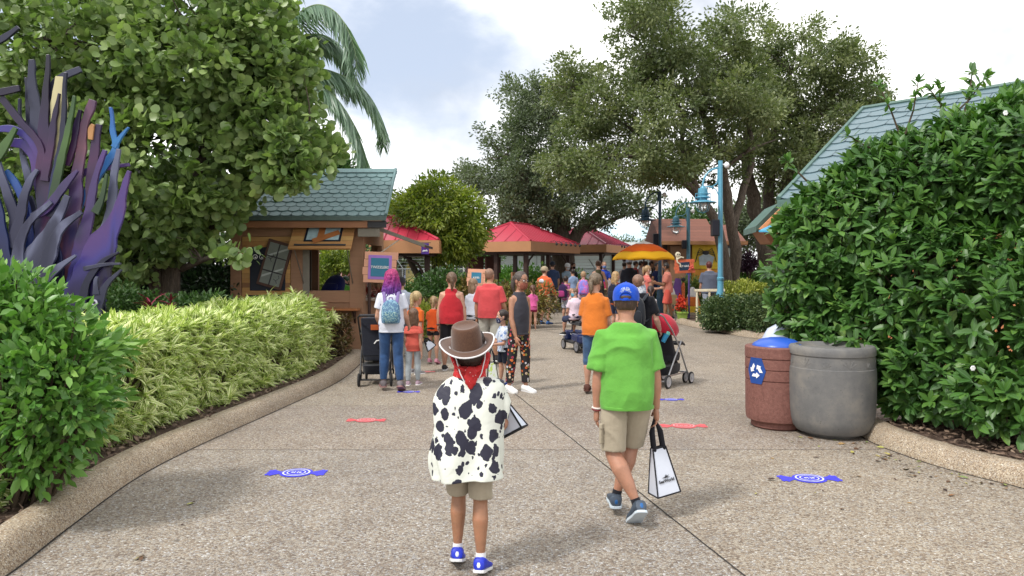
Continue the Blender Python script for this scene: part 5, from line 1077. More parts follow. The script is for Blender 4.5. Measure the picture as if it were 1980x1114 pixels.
for k_, pts in enumerate(fr):
    sp = smooth_path([W(x_, y_, d + (-.25 + .5*((k_*37) % 10)/10)*i) - base for i, (x_, y_) in enumerate(pts)], 46)
    rg = Geo(); rg.tube(sp, list(np.linspace(.035, .006, len(sp))), 6); fo = rg.build('frond', mk('palm_rachis', C(130, 150, 110, .7), .6), PLM, smooth=True)
    P, D, U, Sz = [], [], [], []
    for i in range(5, len(sp)-1):
        t_ = i/(len(sp)-1); dv = (sp[i+1]-sp[i]).normalized(); s1 = dv.cross(Vector((0, 0, 1))); s1 = s1.normalized() if s1.length > .1 else Vector((0, 1, 0)); u1 = s1.cross(dv)
        for s_ in (-1, 1):
            for rep in range(6):
                q = sp[i].lerp(sp[i+1], rep/6); v = s1*s_*(.75+.3*RNG.random()) + dv*.75 + Vector((0, 0, -.55 - .7*RNG.random())) + u1*(RNG.random()-.5)*.5
                P.append(tuple(q)); D.append(tuple(v)); U.append(tuple(s1*.3*s_ + Vector((RNG.normal()*.3, RNG.normal()*.3, 1)))); Sz.append((.86 if t_ < .75 else .86*(1.15-t_)/.4)*(.8+.35*RNG.random()))
    tm = ([(-.016, 0, 0), (.016, 0, 0), (-.022, .35, -.01), (.022, .35, -.01), (-.014, .75, -.09), (.014, .75, -.09), (0, 1, -.2)], [(0, 1, 3, 2), (2, 3, 5, 4), (4, 5, 6)])
    scatter('leaflets', np.array(P), np.array(D), np.array(U), np.array(Sz), tm[0], tm[1], M_PALM, fo, wid=1.3)
# ---- left foreground bush
d = 4.75
shrub('leafy_bush', 'bright green broad-leaved bush in the left foreground', 'bush', [B(40, 690, d, 130, 150, .45), B(110, 760, d-.05, 100, 130, .4), B(40, 850, 4.7, 120, 100, .35), B(150, 690, d+.2, 70, 70, .3), B(10, 580, d+.1, 60, 60, .3), B(90, 610, d+.1, 50, 45, .25), B(-60, 700, d, 120, 200, .5), B(200, 680, d+.5, 30, 26, .25)],
      900, .11, 8, .088, T_OVAL, M_BUSH, stems=160, shell=.3, up=.5, smooth=True, base=Vector((W(40, 700, d).x - .25, d + .15, .1)))
# ---- tall gardenia hedge right
d = 7.6
GBL = [B(1560, 545, 8.3, 78, 105, .6), B(1620, 470, 8.2, 105, 120, .8), B(1720, 420, 8.0, 110, 130, .9), B(1800, 360, 7.8, 110, 120, .9), B(1900, 330, 7.5, 120, 110, .9), B(1990, 330, 7.0, 120, 130, .9),
       B(1780, 560, 7.6, 130, 160, .9), B(1700, 640, 7.9, 150, 120, .8), B(1830, 720, 7.2, 130, 115, .7), B(1920, 620, 6.9, 140, 190, .9), B(1960, 770, 6.35, 120, 85, .4), B(1770, 765, 7.2, 55, 60, .35), B(1600, 610, 8.2, 90, 60, .6), B(2080, 600, 6.3, 130, 230, .8), B(1690, 330, 8.2, 60, 55, .5), B(1590, 395, 8.3, 50, 45, .4), B(1545, 440, 8.3, 42, 40, .4), B(1750, 300, 8.1, 70, 50, .5), B(1960, 225, 7.3, 70, 50, .4), B(1850, 270, 7.7, 70, 50, .5), B(1640, 365, 8.2, 50, 45, .4)]
gd_base = Vector((W(1800, 600, 7.6).x, 7.6, .1))
GH = empty('tall_hedge', gd_base, 0, 'tall dense glossy dark green hedge filling the right side', 'hedge')
P, D, k_ = blob_points([(b_[0]-gd_base, b_[1]) for b_ in GBL], 5200, .16)
kp = P[:, 2] > .12; P, D = P[kp], D[kp]
# keep the outer skin only: drop points deep inside other blobs
cen = np.array([list(b_[0]-gd_base) for b_ in GBL]); rr = np.array([b_[1] for b_ in GBL])
dist = np.min(np.linalg.norm((P[:, None, :]-cen[None])/rr[None], axis=2), axis=1); kp = dist > .70; P, D, dist = P[kp], D[kp], dist[kp]
nl = 8; q = np.repeat(P, nl, 0); dv = np.repeat(unit(D + np.array([-.1, -.35, .55]) + RNG.normal(size=D.shape)*.3), nl, 0); ax = RNG.normal(size=q.shape); ax = unit(ax - dv*(ax*dv).sum(1, keepdims=True)); t = RNG.random((len(q), 1))
DD = dv*(.9-t*.9) + ax*(.55+.5*t); DD[:, 2] -= .12*t[:, 0]; UU = dv + np.array([0, 0, .5]); q = q - dv*t*.1
tn = np.clip(np.repeat(RNG.random(len(P))**1.6, nl)*.6 + RNG.random(len(q))**2*.45 - t[:, 0]*.12, 0, 1)
T_GARD = ([(0, 0, 0), (-.13, .22, .04), (-.2, .5, .05), (-.13, .8, .02), (0, 1, -.05), (.13, .8, .02), (.2, .5, .05), (.13, .22, .04), (0, .22, 0), (0, .5, .0), (0, .8, -.02)], [(0, 8, 1), (1, 8, 9, 2), (2, 9, 10, 3), (3, 10, 4), (0, 7, 8), (7, 6, 9, 8), (6, 5, 10, 9), (5, 4, 10)])
scatter('foliage', q, DD, UU, .135*(.65+.6*RNG.random(len(q))), T_GARD[0], T_GARD[1], M_GARD, GH, smooth=True, tone=tn)
g = Geo()
for i in RNG.choice(len(P), 500, replace=False):
    p = Vector(P[i]); v = Vector(D[i]); g.tube([p - v*.5 + Vector((0, .1, -.2)), p - v*.2, p], [.012, .008, .004], 5)
# leaders sticking up above the roof line
LP2, LD2 = [], []
for (x0, y0, x1, y1, dd_) in ((1740, 240, 1700, 165, 7.9), (1750, 240, 1775, 160, 7.9), (1840, 215, 1800, 175, 7.8), (1860, 210, 1880, 140, 7.7), (1840, 205, 1905, 150, 7.7), (1820, 260, 1815, 165, 7.8), (1560, 330, 1520, 310, 8.2), (1690, 270, 1640, 262, 8.1), (1930, 200, 1965, 170, 7.5)):
    a_, b_ = W(x0, y0+20, dd_)-gd_base, W(x1, y1, dd_)-gd_base; g.tube([a_, a_.lerp(b_, .5)+Vector((.02, 0, -.02)), b_], [.012, .009, .005], 5)
    for tt in (.45, .6, .72, .84, .93, 1.0):
        p = a_.lerp(b_, tt)
        for _ in range(3 if tt < 1 else 7): v = (b_-a_).normalized()*(.5 if tt < 1 else .8) + Vector(RNG.normal(size=3))*.6; LP2.append(tuple(p)); LD2.append(tuple(v))
g.build('stem', M_TWIG, GH, smooth=True)
LP2, LD2 = np.array(LP2), np.array(LD2); scatter('shoot_leaves', LP2, LD2, np.tile([0, -.4, 1.0], (len(LP2), 1)) + RNG.normal(size=LP2.shape)*.3, .115*(.7+.4*RNG.random(len(LP2))), T_GARD[0], T_GARD[1], M_GARD, GH, smooth=True)
# dark inner mass so that no daylight leaks through the hedge
fl_ = RNG.normal(size=(6500, 3)); kk = RNG.integers(0, len(GBL), 6500); fq = cen[kk] + unit(fl_)*rr[kk]*.70*(RNG.random((6500, 1))**.3); fq = fq[fq[:, 2] > .1]
scatter('inner_leaves', fq, RNG.normal(size=fq.shape), RNG.normal(size=fq.shape), .2, T_OVAL[0], T_OVAL[1], M_GARD, GH)
# white blossoms
g = Geo()
for (px, py, dd_) in ((1943, 219, 6.9), (1880, 712, 6.5)):
    c = W(px, py, dd_-.15)-gd_base
    for k_ in range(6): a_ = k_*math.pi/3; g.ell((c.x+.014*math.cos(a_), c.y-.01, c.z+.014*math.sin(a_)), (.011, .005, .011), 8, 5)
    g.ell(tuple(c), (.012, .014, .012), 8, 5)
g.build('white_blossom', M_WHITE, GH)
# ================================================================ painted tree sculpture
SD = 8.7; SB = Vector((W(110, 600, SD).x, SD, .1)); SC = empty('tree_sculpture', SB, 0, 'tall layered cut-out tree sculpture painted purple, blue and slate', 'sculpture')
def paint(name, cols, sc=1.3):
    b = NB(name); f = b.noise(sc, 3, .5, dist=.6, sc=(1.6, 1, .55)); s_ = b.n('ShaderNodeSeparateXYZ'); b.l(b.tc.outputs['Object'], s_.inputs[0]); f = b.math('ADD', b.math('MULTIPLY', b.math('SINE', b.math('ADD', b.math('MULTIPLY', s_.outputs[2], 2.3), b.math('MULTIPLY', f, 5.0))), .16), b.math('ADD', b.math('MULTIPLY', f, .5), .25)); b.base(b.ramp(f, [(.3 + .4*i/max(1, len(cols)-1), c) for i, c in enumerate(cols)])); b.p.inputs['Roughness'].default_value = .38; b.bump(b.noise(25, 3), .05, .003); return b.m
PM = {'v': paint('violet_paint', [C(58, 46, 90, .38), C(92, 84, 190, .38), C(120, 84, 170, .38), C(70, 76, 110, .38)]), 's': paint('slate_paint', [C(60, 64, 96, .38), C(84, 88, 120, .38), C(138, 144, 180, .42), C(66, 68, 104, .38)]),
      'd': paint('plum_paint', [C(40, 34, 62, .4), C(62, 42, 92, .42), C(104, 60, 110, .42), C(56, 56, 96, .4)]), 'b': paint('blue_paint', [C(52, 88, 190, .5), C(64, 150, 226, .5), C(60, 80, 170, .5)]), 'g': paint('green_paint', [C(60, 100, 60, .38), C(108, 150, 76, .38), C(50, 74, 60, .38)]),
      'm': paint('mauve_paint', [C(80, 64, 120, .42), C(164, 108, 130, .42), C(90, 84, 150, .42)]), 'c': mk('cream_panel', C(236, 226, 176, .6), .5, .05), 'n': paint('navy_sculpture_paint', [C(34, 40, 74, .38), C(52, 54, 90, .38), C(40, 60, 130, .38)]), 't': mk('apricot_paint', C(226, 168, 110, .5), .5, .1)}
def plate(pts, wd, dd_, m, th=.035):
    q = smooth_path([Vector((x_, y_, 0)) for x_, y_ in pts], 8*len(pts)); ww = np.interp(np.linspace(0, 1, len(q)), np.linspace(0, 1, len(wd)), wd); rs_ = []
    for i, p in enumerate(q):
        dv = (q[min(i+1, len(q)-1)]-q[max(i-1, 0)]).normalized(); p = p + Vector((5.5*mnoise.noise(Vector((p.y*.016, dd_*13, 0))), 0, 0)); nn = Vector((-dv.y, dv.x, 0))*ww[i]/2*(1.02 - .36*i/len(q))*(1+.22*mnoise.noise(p*.05 + Vector((dd_*9, 0, 0))))
        a_, b_ = W((p+nn).x, (p+nn).y, dd_)-SB, W((p-nn).x, (p-nn).y, dd_)-SB; o_ = Vector((0, th, 0)); rs_.append([a_, b_, b_+o_, a_+o_])
    g = Geo(); g.rings(rs_); g.build('branch_panel', PM[m], SC, bev=.004)
for k_, (pts, wd, do, m) in enumerate([
    ([(150, 640), (140, 560), (130, 480), (125, 420)], [120, 110, 80, 40], .12, 'n'), ([(60, 640), (62, 520), (60, 440), (50, 380)], [120, 90, 60, 30], .14, 's'),
    ([(95, 600), (90, 450), (84, 330), (84, 240), (92, 105)], [60, 50, 34, 26, 9], 0, 'd'), ([(80, 300), (70, 260), (64, 190), (58, 115)], [26, 30, 26, 16], .05, 's'), ([(84, 220), (100, 175), (120, 150), (155, 133)], [16, 22, 20, 18], .06, 's'),
    ([(104, 310), (107, 250), (112, 200), (116, 148)], [10, 20, 40, 30], .02, 'c'), ([(88, 350), (98, 260), (106, 215), (114, 180)], [16, 14, 12, 5], -.03, 'd'), ([(100, 420), (112, 330), (120, 240), (126, 140)], [26, 18, 13, 8], -.05, 'n'), ([(102, 390), (120, 300), (134, 230), (143, 185)], [18, 15, 12, 8], -.07, 'g'),
    ([(0, 188), (32, 228), (70, 275), (88, 330)], [12, 14, 16, 16], -.02, 'd'), ([(-20, 250), (25, 250), (55, 270), (74, 310)], [10, 16, 18, 14], .01, 'v'), ([(-10, 310), (8, 280), (28, 247)], [20, 20, 12], -.06, 'g'), ([(-20, 182), (10, 176), (38, 170)], [16, 16, 16], -.04, 'd'), ([(-20, 88), (10, 70), (34, 52)], [12, 14, 12], .1, 'n'),
    ([(20, 275), (48, 282), (66, 320), (72, 390)], [18, 22, 20, 16], .03, 'v'), ([(120, 540), (138, 420), (150, 320), (160, 250), (178, 193)], [44, 30, 24, 22, 22], .02, 'm'), ([(128, 320), (138, 280), (146, 250), (154, 212)], [10, 14, 16, 8], .0, 'd'), ([(170, 400), (176, 330), (182, 280), (190, 240)], [20, 20, 20, 16], .04, 'd'), ([(173, 270), (176, 250), (180, 240)], [10, 12, 10], .02, 't'),
    ([(150, 400), (200, 322), (222, 285), (216, 250), (210, 207)], [14, 18, 14, 12, 7], .06, 'b'), ([(218, 285), (232, 265), (247, 246)], [12, 9, 5], .055, 'b'), ([(130, 360), (170, 330), (210, 324), (250, 318)], [14, 14, 12, 9], .08, 'v'), ([(140, 600), (158, 480), (168, 420), (182, 360), (200, 290)], [50, 34, 24, 18, 12], -.02, 'v'), ([(190, 500), (208, 430), (218, 360), (226, 288)], [40, 26, 20, 12], .0, 's'),
    ([(140, 640), (165, 560), (195, 480), (228, 410), (252, 330)], [90, 84, 70, 30, 10], -.05, 'v'), ([(182, 412), (198, 380), (207, 336)], [16, 12, 7], -.07, 'g'), ([(30, 545), (75, 480), (105, 430), (128, 378)], [40, 34, 26, 18], -.1, 's'), ([(46, 590), (90, 505), (115, 445), (156, 410)], [40, 30, 22, 12], -.14, 's'), ([(40, 585), (85, 540), (115, 515), (147, 494)], [34, 24, 16, 8], -.18, 's'),
    ([(30, 520), (42, 460), (60, 425), (96, 390)], [26, 20, 16, 12], -.12, 's'), ([(25, 480), (42, 400), (60, 350), (74, 328)], [26, 20, 16, 10], -.05, 's'), ([(40, 540), (28, 440), (10, 360), (-10, 300)], [34, 26, 20, 16], -.02, 's'), ([(0, 600), (2, 500), (-2, 430), (-8, 380)], [50, 40, 26, 14], -.08, 'n'), ([(10, 330), (30, 360), (50, 420), (58, 520)], [10, 16, 20, 26], .03, 'b'),
    ([(150, 620), (165, 550), (195, 508), (230, 488)], [20, 16, 12, 6], -.1, 'n'), ([(160, 520), (200, 512), (232, 510)], [8, 9, 6], -.11, 's'), ([(175, 640), (190, 585), (205, 550), (232, 522)], [30, 22, 14, 6], -.16, 's'), ([(60, 420), (90, 400), (130, 350), (148, 330)], [14, 20, 16, 8], -.09, 'v'), ([(95, 640), (105, 560), (108, 500), (104, 440)], [50, 40, 26, 12], -.06, 'n'),
    ([(50, 300), (58, 250), (52, 200), (50, 150)], [14, 14, 10, 8], .12, 'n'), ([(186, 570), (184, 545), (186, 535)], [12, 10, 7], -.17, 's'), ([(55, 350), (44, 310), (40, 250), (36, 190)], [16, 12, 9, 6], .13, 's')]):
    plate(pts, wd, SD + do, m)
g = Geo(); c = W(183, 585, SD-.19)-SB
g.lathe([(.035, 0), (.035, .008)], n=20, M=Matrix.Translation(c) @ Matrix.Rotation(rad(90), 4, 'X')); ey = g.build('painted_eye', mk('lilac_white', C(206, 204, 222, .8), .5), SC)
g = Geo(); g.lathe([(.016, 0), (.016, .004)], n=14, M=Matrix.Translation(c+Vector((0, -.012, 0))) @ Matrix.Rotation(rad(90), 4, 'X')); g.build('pupil', M_NAVY, ey)
# ================================================================ people
def skinm(c): 
    k = ('skin', c)
    if k in MATS: return MATS[k]
    b = NB('skin'); f = b.noise(11, 6, .68); b.base(b.ramp(f, [(.3, mul(c, .8)), (.5, c), (.7, (c[0]*1.16, c[1]*1.06, c[2]*1.04, 1))])); b.p.inputs['Roughness'].default_value = .5
    b.p.inputs['Subsurface Weight'].default_value = .06; b.p.inputs['Subsurface Radius'].default_value = (.01, .004, .002); b.bump(b.noise(120, 3), .08, .002); MATS[k] = b.m; return b.m
def hairm(c):
    k = ('hair', c)
    if k in MATS: return MATS[k]
    b = NB('hair'); f = b.noise(30, 5, .6, sc=(3, 3, .35), dist=.5); b.base(b.ramp(f, [(.3, mul(c, .55)), (.55, c), (.75, mul(c, 1.5))])); b.p.inputs['Roughness'].default_value = .45; b.bump(f, .8, .01); MATS[k] = b.m; return b.m
SK1, SK2, SK3, SK4 = C(206, 158, 134, .75), C(192, 142, 112, .72), C(164, 116, 86, .7), C(222, 176, 156, .75)
def hand_geo(g, wr, dr, pn, th, s, curl=.35, side=1):
    """wrist, direction, palm normal, thumb direction, length; g receives palm; fingers separate tubes"""
    dr = dr.normalized(); th = (th - dr*th.dot(dr)).normalized(); pn = th.cross(dr).normalized()*(1 if pn.dot(th.cross(dr)) > 0 else -1)
    g.rings([[wr + dr*(t*s) + th*(a_*s*math.cos(q)) + pn*(b_*s*math.sin(q)) for q in [2*math.pi*j/12 for j in range(12)]] for t, a_, b_ in ((-.06, .13, .1), (.08, .16, .11), (.25, .21, .12), (.42, .22, .11), (.5, .19, .085))])
    for i, (o_, ln, rr) in enumerate(((.155, .42, .052), (.052, .47, .054), (-.052, .43, .052), (-.15, .34, .045))):
        p = wr + dr*(.44*s) + th*(o_*s); a_ = 0.0; pts = [p - dr*.06*s]; rs = [rr*s]
        cv = curl*(1 + .12*i)
        for k_, f_ in enumerate((.45, .3, .25)):
            a_ += cv*(1.0 if k_ else .7); v = dr*math.cos(a_) + pn*math.sin(a_) + th*(o_*.35); p = p + v.normalized()*(ln*f_*s); pts.append(p); rs.append(rr*s*(1 - .13*(k_+1)))
        g.tube(pts, rs, 8)
    p = wr + dr*(.12*s) + th*(.17*s); q = p + (th*.6 + dr*.75 + pn*.25).normalized()*.2*s; g.tube([wr + dr*.05*s + th*.08*s, p, q, q + (th*.15 + dr*.9 + pn*.45).normalized()*.16*s], [.07*s, .07*s, .058*s, .042*s], 8)
def foldf(amp, sc=6.0, seed=0, hem=False):
    def f(me):
        n = len(me.vertices); co = np.empty(n*3); me.vertices.foreach_get('co', co); no = np.empty(n*3); me.vertex_normals.foreach_get('vector', no) if hasattr(me, 'vertex_normals') else me.vertices.foreach_get('normal', no)
        co = co.reshape(-1, 3); no = no.reshape(-1, 3)
        z0 = co[:, 2].min()
        for i in range(n):
            fd = min(1, .25 + (co[i][2]-z0)/.09) if hem else 1; p = Vector(co[i]); q = Vector((p.x*sc + seed, p.y*sc, p.z*sc*.75)); a_ = mnoise.noise(Vector((q.x*.8 + q.z*.35, q.y*.8, q.z*1.15)) + Vector((1.2*mnoise.noise(q*.6), 0, 1.0*mnoise.noise(q*.7 + Vector((3, 3, 3)))))); r_ = 1 - abs(a_)*3.2
            b_ = mnoise.noise(q*2.3); co[i] += no[i]*fd*amp*(max(-.35, r_)*.7 + b_*.5 + .2)
        me.vertices.foreach_set('co', co.reshape(-1)); me.update()
    return f
HEADR = [(-.06, .20, .16, .10), (0.0, .24, .22, .12), (.12, .285, .30, .09), (.25, .315, .37, .04), (.40, .34, .405, .01), (.55, .355, .425, -.01), (.70, .35, .42, -.02), (.82, .31, .375, -.03), (.92, .22, .28, -.03), (.985, .09, .11, -.03)]
def person(label, px, py, top, hd=0, w=1.0, fem=False, hf=.135, skin=SK1, shirt=None, pants=None, shoe=None, sock=None, hair=None, arms=None, legs=None, mask=None, cap=None, vox=.011, lean=0, face=False, glasses=False, hat=False, group=None, headturn=0, nodn=0, seat=None, d=None, legk=1.0, bare=False):
    dd = d or EYE*FOC/(py - HY); h = (py - top)/FOC*dd
    g0 = Vector(((px-CX)/FOC*dd, dd, 0)); R0 = empty('person', g0, -rad(hd), label, 'person', group)
    legk *= 1 - (hf-.135)*1.4; cr = .47*h*legk; sh = h*(1-hf*1.34); TL = sh - cr; tl = .245*h*legk; 
    rg_ = random.Random(int(px*7+top)); u_ = rg_.uniform
    if legs is None and seat is None:
        k0 = u_(.05, .26)*(1 if rg_.random() < .5 else -1)
        legs = [((-.03, k0, -1), (-.02+u_(-.03, .03), k0*.3-.12 if k0 < 0 else k0*.5-.04, -1), 18 if k0 < -.12 else 0), ((.03, -k0*.8, -1), (.02+u_(-.03, .03), -k0*.8*.3-.12 if k0 > 0 else -k0*.4-.04, -1), 18 if k0 > .12 else 0)]
    if arms is None:
        k1, k2 = u_(-.25, .3), u_(-.25, .3); arms = [((-u_(.08, .22), k1, -1), (u_(-.1, .12), k1 + u_(.1, .5), -1)), ((u_(.08, .22), k2, -1), (u_(-.12, .1), k2 + u_(.1, .5), -1))]
        if rg_.random() < .35: arms[rg_.randrange(2)] = ((u_(-.1, .1), .3, -1), (u_(-.2, .2), 1, u_(-.3, .2)))
    headturn += u_(-14, 14); nodn += u_(-4, 8); lean += u_(-1, 3)
    # --- legs first (pelvis at origin)
    legs = legs or (((-.02, .03, -1), (-.01, -.04, -1), 0), ((.02, .0, -1), (.01, -.04, -1), 0))
    hx = .054*h*(w**.6); hz = cr + .03*h
    J = []
    low = 9
    for s_, (u_, l_, p_) in zip((-1, 1), legs):
        hp = Vector((s_*hx, 0, 0)); kn = hp + Vector(u_).normalized()*tl; an = kn + Vector(l_).normalized()*tl; pr = rad(p_)
        toe = an + Vector((0, .105*h*math.cos(pr) + .04*h*math.sin(pr)*0, -.105*h*math.sin(pr) - .038*h*math.cos(pr))); heel = an + Vector((0, -.035*h*math.cos(pr) + 0, .035*h*math.sin(pr) - .038*h*math.cos(pr)))
        low = min(low, toe.z, heel.z); J.append((hp, kn, an, pr))
    base = -low if seat is None else seat; dz = Vector((0, 0, base)); J = [(a_+dz, b_+dz, c_+dz, p_) for a_, b_, c_, p_ in J]
    PZ = base - .03*h; top_sh = PZ + TL; 
    ML = Matrix.Translation((0, 0, base)) @ Matrix.Rotation(rad(-lean), 4, 'X') @ Matrix.Translation((0, 0, -base))
    T = lambda v: ML @ Vector(v)
    hpw, wst, chs, shw = (.102, .073, .086, .094) if fem else (.092, .08, .095, .106)
    prof = [(-.03, .055, .05, 0), (.0, hpw*.86, .06, 0), (.16, hpw, .07, -.008), (.3, (hpw+wst)/2, .064, -.003), (.45, wst, .057, .003), (.7, chs, .066, .004), (.80, (chs+shw)/2-.001, .062, 0), (.88, shw*.98, .056, 0), (.93, shw*.86, .05, -.002), (.98, shw*.62, .044, -.004), (1.03, .052, .038, -.002), (1.08, .038, .034, 0)]
    def tor(t): return [np.interp(t, [p[0] for p in prof], [p[k_] for p in prof]) for k_ in (1, 2, 3)]
    def ring(t, off=0, k_=1.0, mnx=0, mny=0):
        rx, ry, cy = tor(t); ww = w if t < .92 else 1 + (w-1)*.6
        return ((0, cy*h, PZ + TL*t), max(rx*h*ww*k_, mnx) + off, max(ry*h*(w**1.2 if t < .92 else 1)*k_, mny) + off)
    g = Geo()
    g.loft([ring(t) for t in (-.03, .0, .08, .16, .3, .45, .58, .7, .8, .88, .93, .98, 1.03, 1.08)], 22, ML)
    HH = hf*h*1.0; nb = T((0, 0, top_sh + .01*h)); hb_ = Vector((0, .012*h, h*1.0 - HH - (h - (base/(.5*legk)*.5) - (h-base))*0))
    HZ = top_sh + hf*h*.35; MH = ML @ Matrix.Translation((0, .012*h, HZ)) @ Matrix.Rotation(-rad(headturn), 4, 'Z') @ Matrix.Rotation(-rad(nodn + lean*.8), 4, 'X') @ Matrix.Scale(HH, 4)
    g.tube([T((0, -.004*h, top_sh-.02*h)), T((0, .0, top_sh + .02*h)), T((0, .008*h, HZ + .2*HH))], [.036*h*(w**.4), .031*h*(w**.5), .030*h*(w**.5)], 16)
    g.loft([((0, c_, z_), a_, b_) for z_, a_, b_, c_ in HEADR], 22, MH)
    # nose, ears, chin
    g.tube([MH @ Vector((0, .38, .58)), MH @ Vector((0, .455, .42)), MH @ Vector((0, .44, .36))], [.035*HH, .06*HH, .045*HH], 8)
    ex = Geo()
    for s_ in (-1, 1): ex.ell((s_*.365, -.04, .44), (.04, .10, .135), 12, 8, MH); 
    arms = arms or (((-.12, -.02, -1), (-.03, .12, -1)), ((.12, .02, -1), (.03, .12, -1)))
    AJ = []
    ar = w**.6
    for s_, (u_, l_) in zip((-1, 1), arms):
        sx = (shw-.012)*h*(1 + (w-1)*.75); S_ = T((s_*sx*.97, 0, PZ + TL*.875)); U_ = Vector(u_).normalized(); L_ = Vector(l_).normalized(); E = S_ + U_*.178*h; Wr = E + L_*.15*h
        g.tube([T((s_*sx*.6, 0, PZ+TL*.89)), S_, S_.lerp(E, .35), S_.lerp(E, .8), E, E.lerp(Wr, .3), E.lerp(Wr, .7), Wr], [.032*h*ar, .032*h*ar, .030*h*ar, .025*h*ar, .0245*h*ar, .0255*h*ar, .019*h*ar, .0155*h*ar**.6], 14)
        AJ.append((S_, E, Wr, U_, L_))
        inw = Vector((-s_, .15, 0)); pn = (inw - L_*inw.dot(L_)).normalized(); th = Vector((0, 1, .1)) if abs(L_.y) < .8 else Vector((0, 0, 1)); hand_geo(ex if vox < .013 else g, Wr - L_*.004, L_, pn, th, .108*h, .32, s_)
    lw = w**.7
    for hp, kn, an, pr in J:
        cf = Vector((0, -.010*h, 0)); g.tube([hp + Vector((0, 0, .02*h)), hp.lerp(kn, .3), hp.lerp(kn, .8), kn, kn.lerp(an, .28) + cf, kn.lerp(an, .6) + cf*.5, kn.lerp(an, .88), an, an + Vector((0, 0, -.02*h))], [.050*h*lw, .049*h*lw, .037*h*lw, .0325*h*lw, .0365*h*lw, .0275*h*lw, .0185*h, .0185*h, .02*h], 16)
        if bare: g.tube([an + Vector((0, -.02*h, -.022*h)), an + Vector((0, .03*h, -.02*h)), an + Vector((0, .10*h, -.03*h))], [.02*h, .022*h, .014*h], 10)
    body = g.build('body', skinm(skin), R0, True, vox, 5, extra=ex); body.data.materials.append(skinm(skin))
    Hn = lambda nm, geo, mt, par=R0, **kw: geo.build(nm, mt, par, True, **kw)
    # --- shirt
    if shirt:
        c_ = shirt['c']; off = shirt.get('off', .008)*h/1.6 + .003; hem = shirt.get('hem', .02); sl = shirt.get('sl', .55); dr_ = shirt.get('drape', .75)
        rxm = max(tor(.7)[0], tor(.16)[0])*h*w*dr_*1.04; rym = max(tor(.7)[1], tor(.16)[1])*h*w**1.2*dr_*1.06
        g = Geo(); ts = [hem, hem+.06, .2, .35, .5, .65, .78, .87, .93, .98, 1.03, 1.055] if hem < .15 else [hem, .35, .5, .65, .78, .87, .93, .98, 1.03, 1.055]
        tk = shirt.get('tank')
        R_ = []
        for t in ts:
            a_ = ring(t, off, 1.0, rxm if t < .62 else 0, rym if t < .75 else 0)
            if tk and t > .70: a_ = (a_[0], np.interp(t, (.7, .78, .87, .93, .98, 1.03, 1.06), (.095, .080, .068, .064, .06, .052, .046))*h*(1+(w-1)*.6), a_[2])
            R_.append(a_)
        fl = shirt.get('flare', 0); R_[0] = (R_[0][0], R_[0][1]*(1+fl), R_[0][2]*(1+fl)); 
        g.loft(R_, 26, ML, pw=2.2)
        if shirt.get('tankstraps'):
            for s_ in (-1, 1): g.tube([T((s_*.06*h*w**.5, -.03*h*w, PZ+TL*.85)), T((s_*.055*h*w**.5, -.025*h, PZ+TL*1.0)), T((s_*.052*h*w**.5, .0, PZ+TL*1.015)), T((s_*.055*h*w**.5, .035*h, PZ+TL*.97)), T((s_*.06*h*w**.5, .045*h*w, PZ+TL*.85))], .026*h, 10)
        elif sl > 0 and not tk:
            for s_, (S_, E, Wr, U_, L_) in zip((-1, 1), AJ):
                pts = [T((s_*.05*h, 0, PZ+TL*.87)), S_]; rs_ = [.036*h*ar, .033*h*ar + off*.8]
                n1 = min(1, sl); pts += [S_.lerp(E, n1*.5), S_.lerp(E, n1)]; rs_ += [.033*h*ar + off*1.0, (.031 if sl <= 1 else .027)*h*ar + off*(1.4 if sl <= 1 else .8)]
                if sl > 1: pts += [E.lerp(Wr, (sl-1)*.5), E.lerp(Wr, sl-1)]; rs_ += [.027*h*ar + off*.6, .021*h*ar + off*.5]
                g.tube(pts, rs_, 16)
        so = Hn('shirt', g, c_, vox=max(vox*.9, .006), sm=9, fold=foldf(shirt.get('fold', .004)*h/1.5, 6/h*1.4, px*.1, True) if vox < .02 else None)
        if vox < .0115 and not shirt.get('flare') and hem < .15:
            hr_ = ring(hem, off + .0015, 1.0, rxm, rym); g = Geo(); g.loft([((hr_[0][0], hr_[0][1], hr_[0][2] + z_), hr_[1] + e_, hr_[2] + e_) for z_, e_ in ((-.001, -.004), (.0, .001), (.003, .0025), (.017, .0025), (.020, .0))], 40, ML, pw=2.2); Hn('hem_band', g, c_, so)
    # --- bottoms
    if pants:
        c_ = pants['c']; ln = pants.get('len', .85); off = pants.get('off', .012)*h/1.6 + .003; g = Geo(); off2 = min(off, .012) + .003
        g.loft([ring(t, off2*.8) for t in (.05, .10, .16, .26, .34)], 22, ML)
        for s_, (hp, kn, an, pr) in zip((-1, 1), J):
            pts = [hp + Vector((0, 0, .02*h)), hp.lerp(kn, .3*min(ln, 1)), hp.lerp(kn, min(ln, 1))]; rs_ = [.050*h*lw + off*.3, .047*h*lw + off*.5, (.035 if ln >= 1 else .040)*h*lw + off*.85]
            if ln > 1: 
                f_ = ln - 1; cf = Vector((0, -.008*h, 0)); pts += [kn.lerp(an, f_*.35) + cf, kn.lerp(an, f_*.7) + cf*.6, kn.lerp(an, f_)]; rs_ += [.036*h*lw + off*.8, .029*h*lw + off*.9, (.021 if f_ > .85 else .026)*h*lw + off]
            g.tube(pts, rs_, 18)
        Hn(pants.get('name', 'shorts' if ln < 1.4 else 'trousers'), g, c_, vox=max(vox*.9, .006), sm=4, fold=foldf(pants.get('fold', .003)*h/1.5, 7/h*1.4, px*.2) if vox < .02 else None)
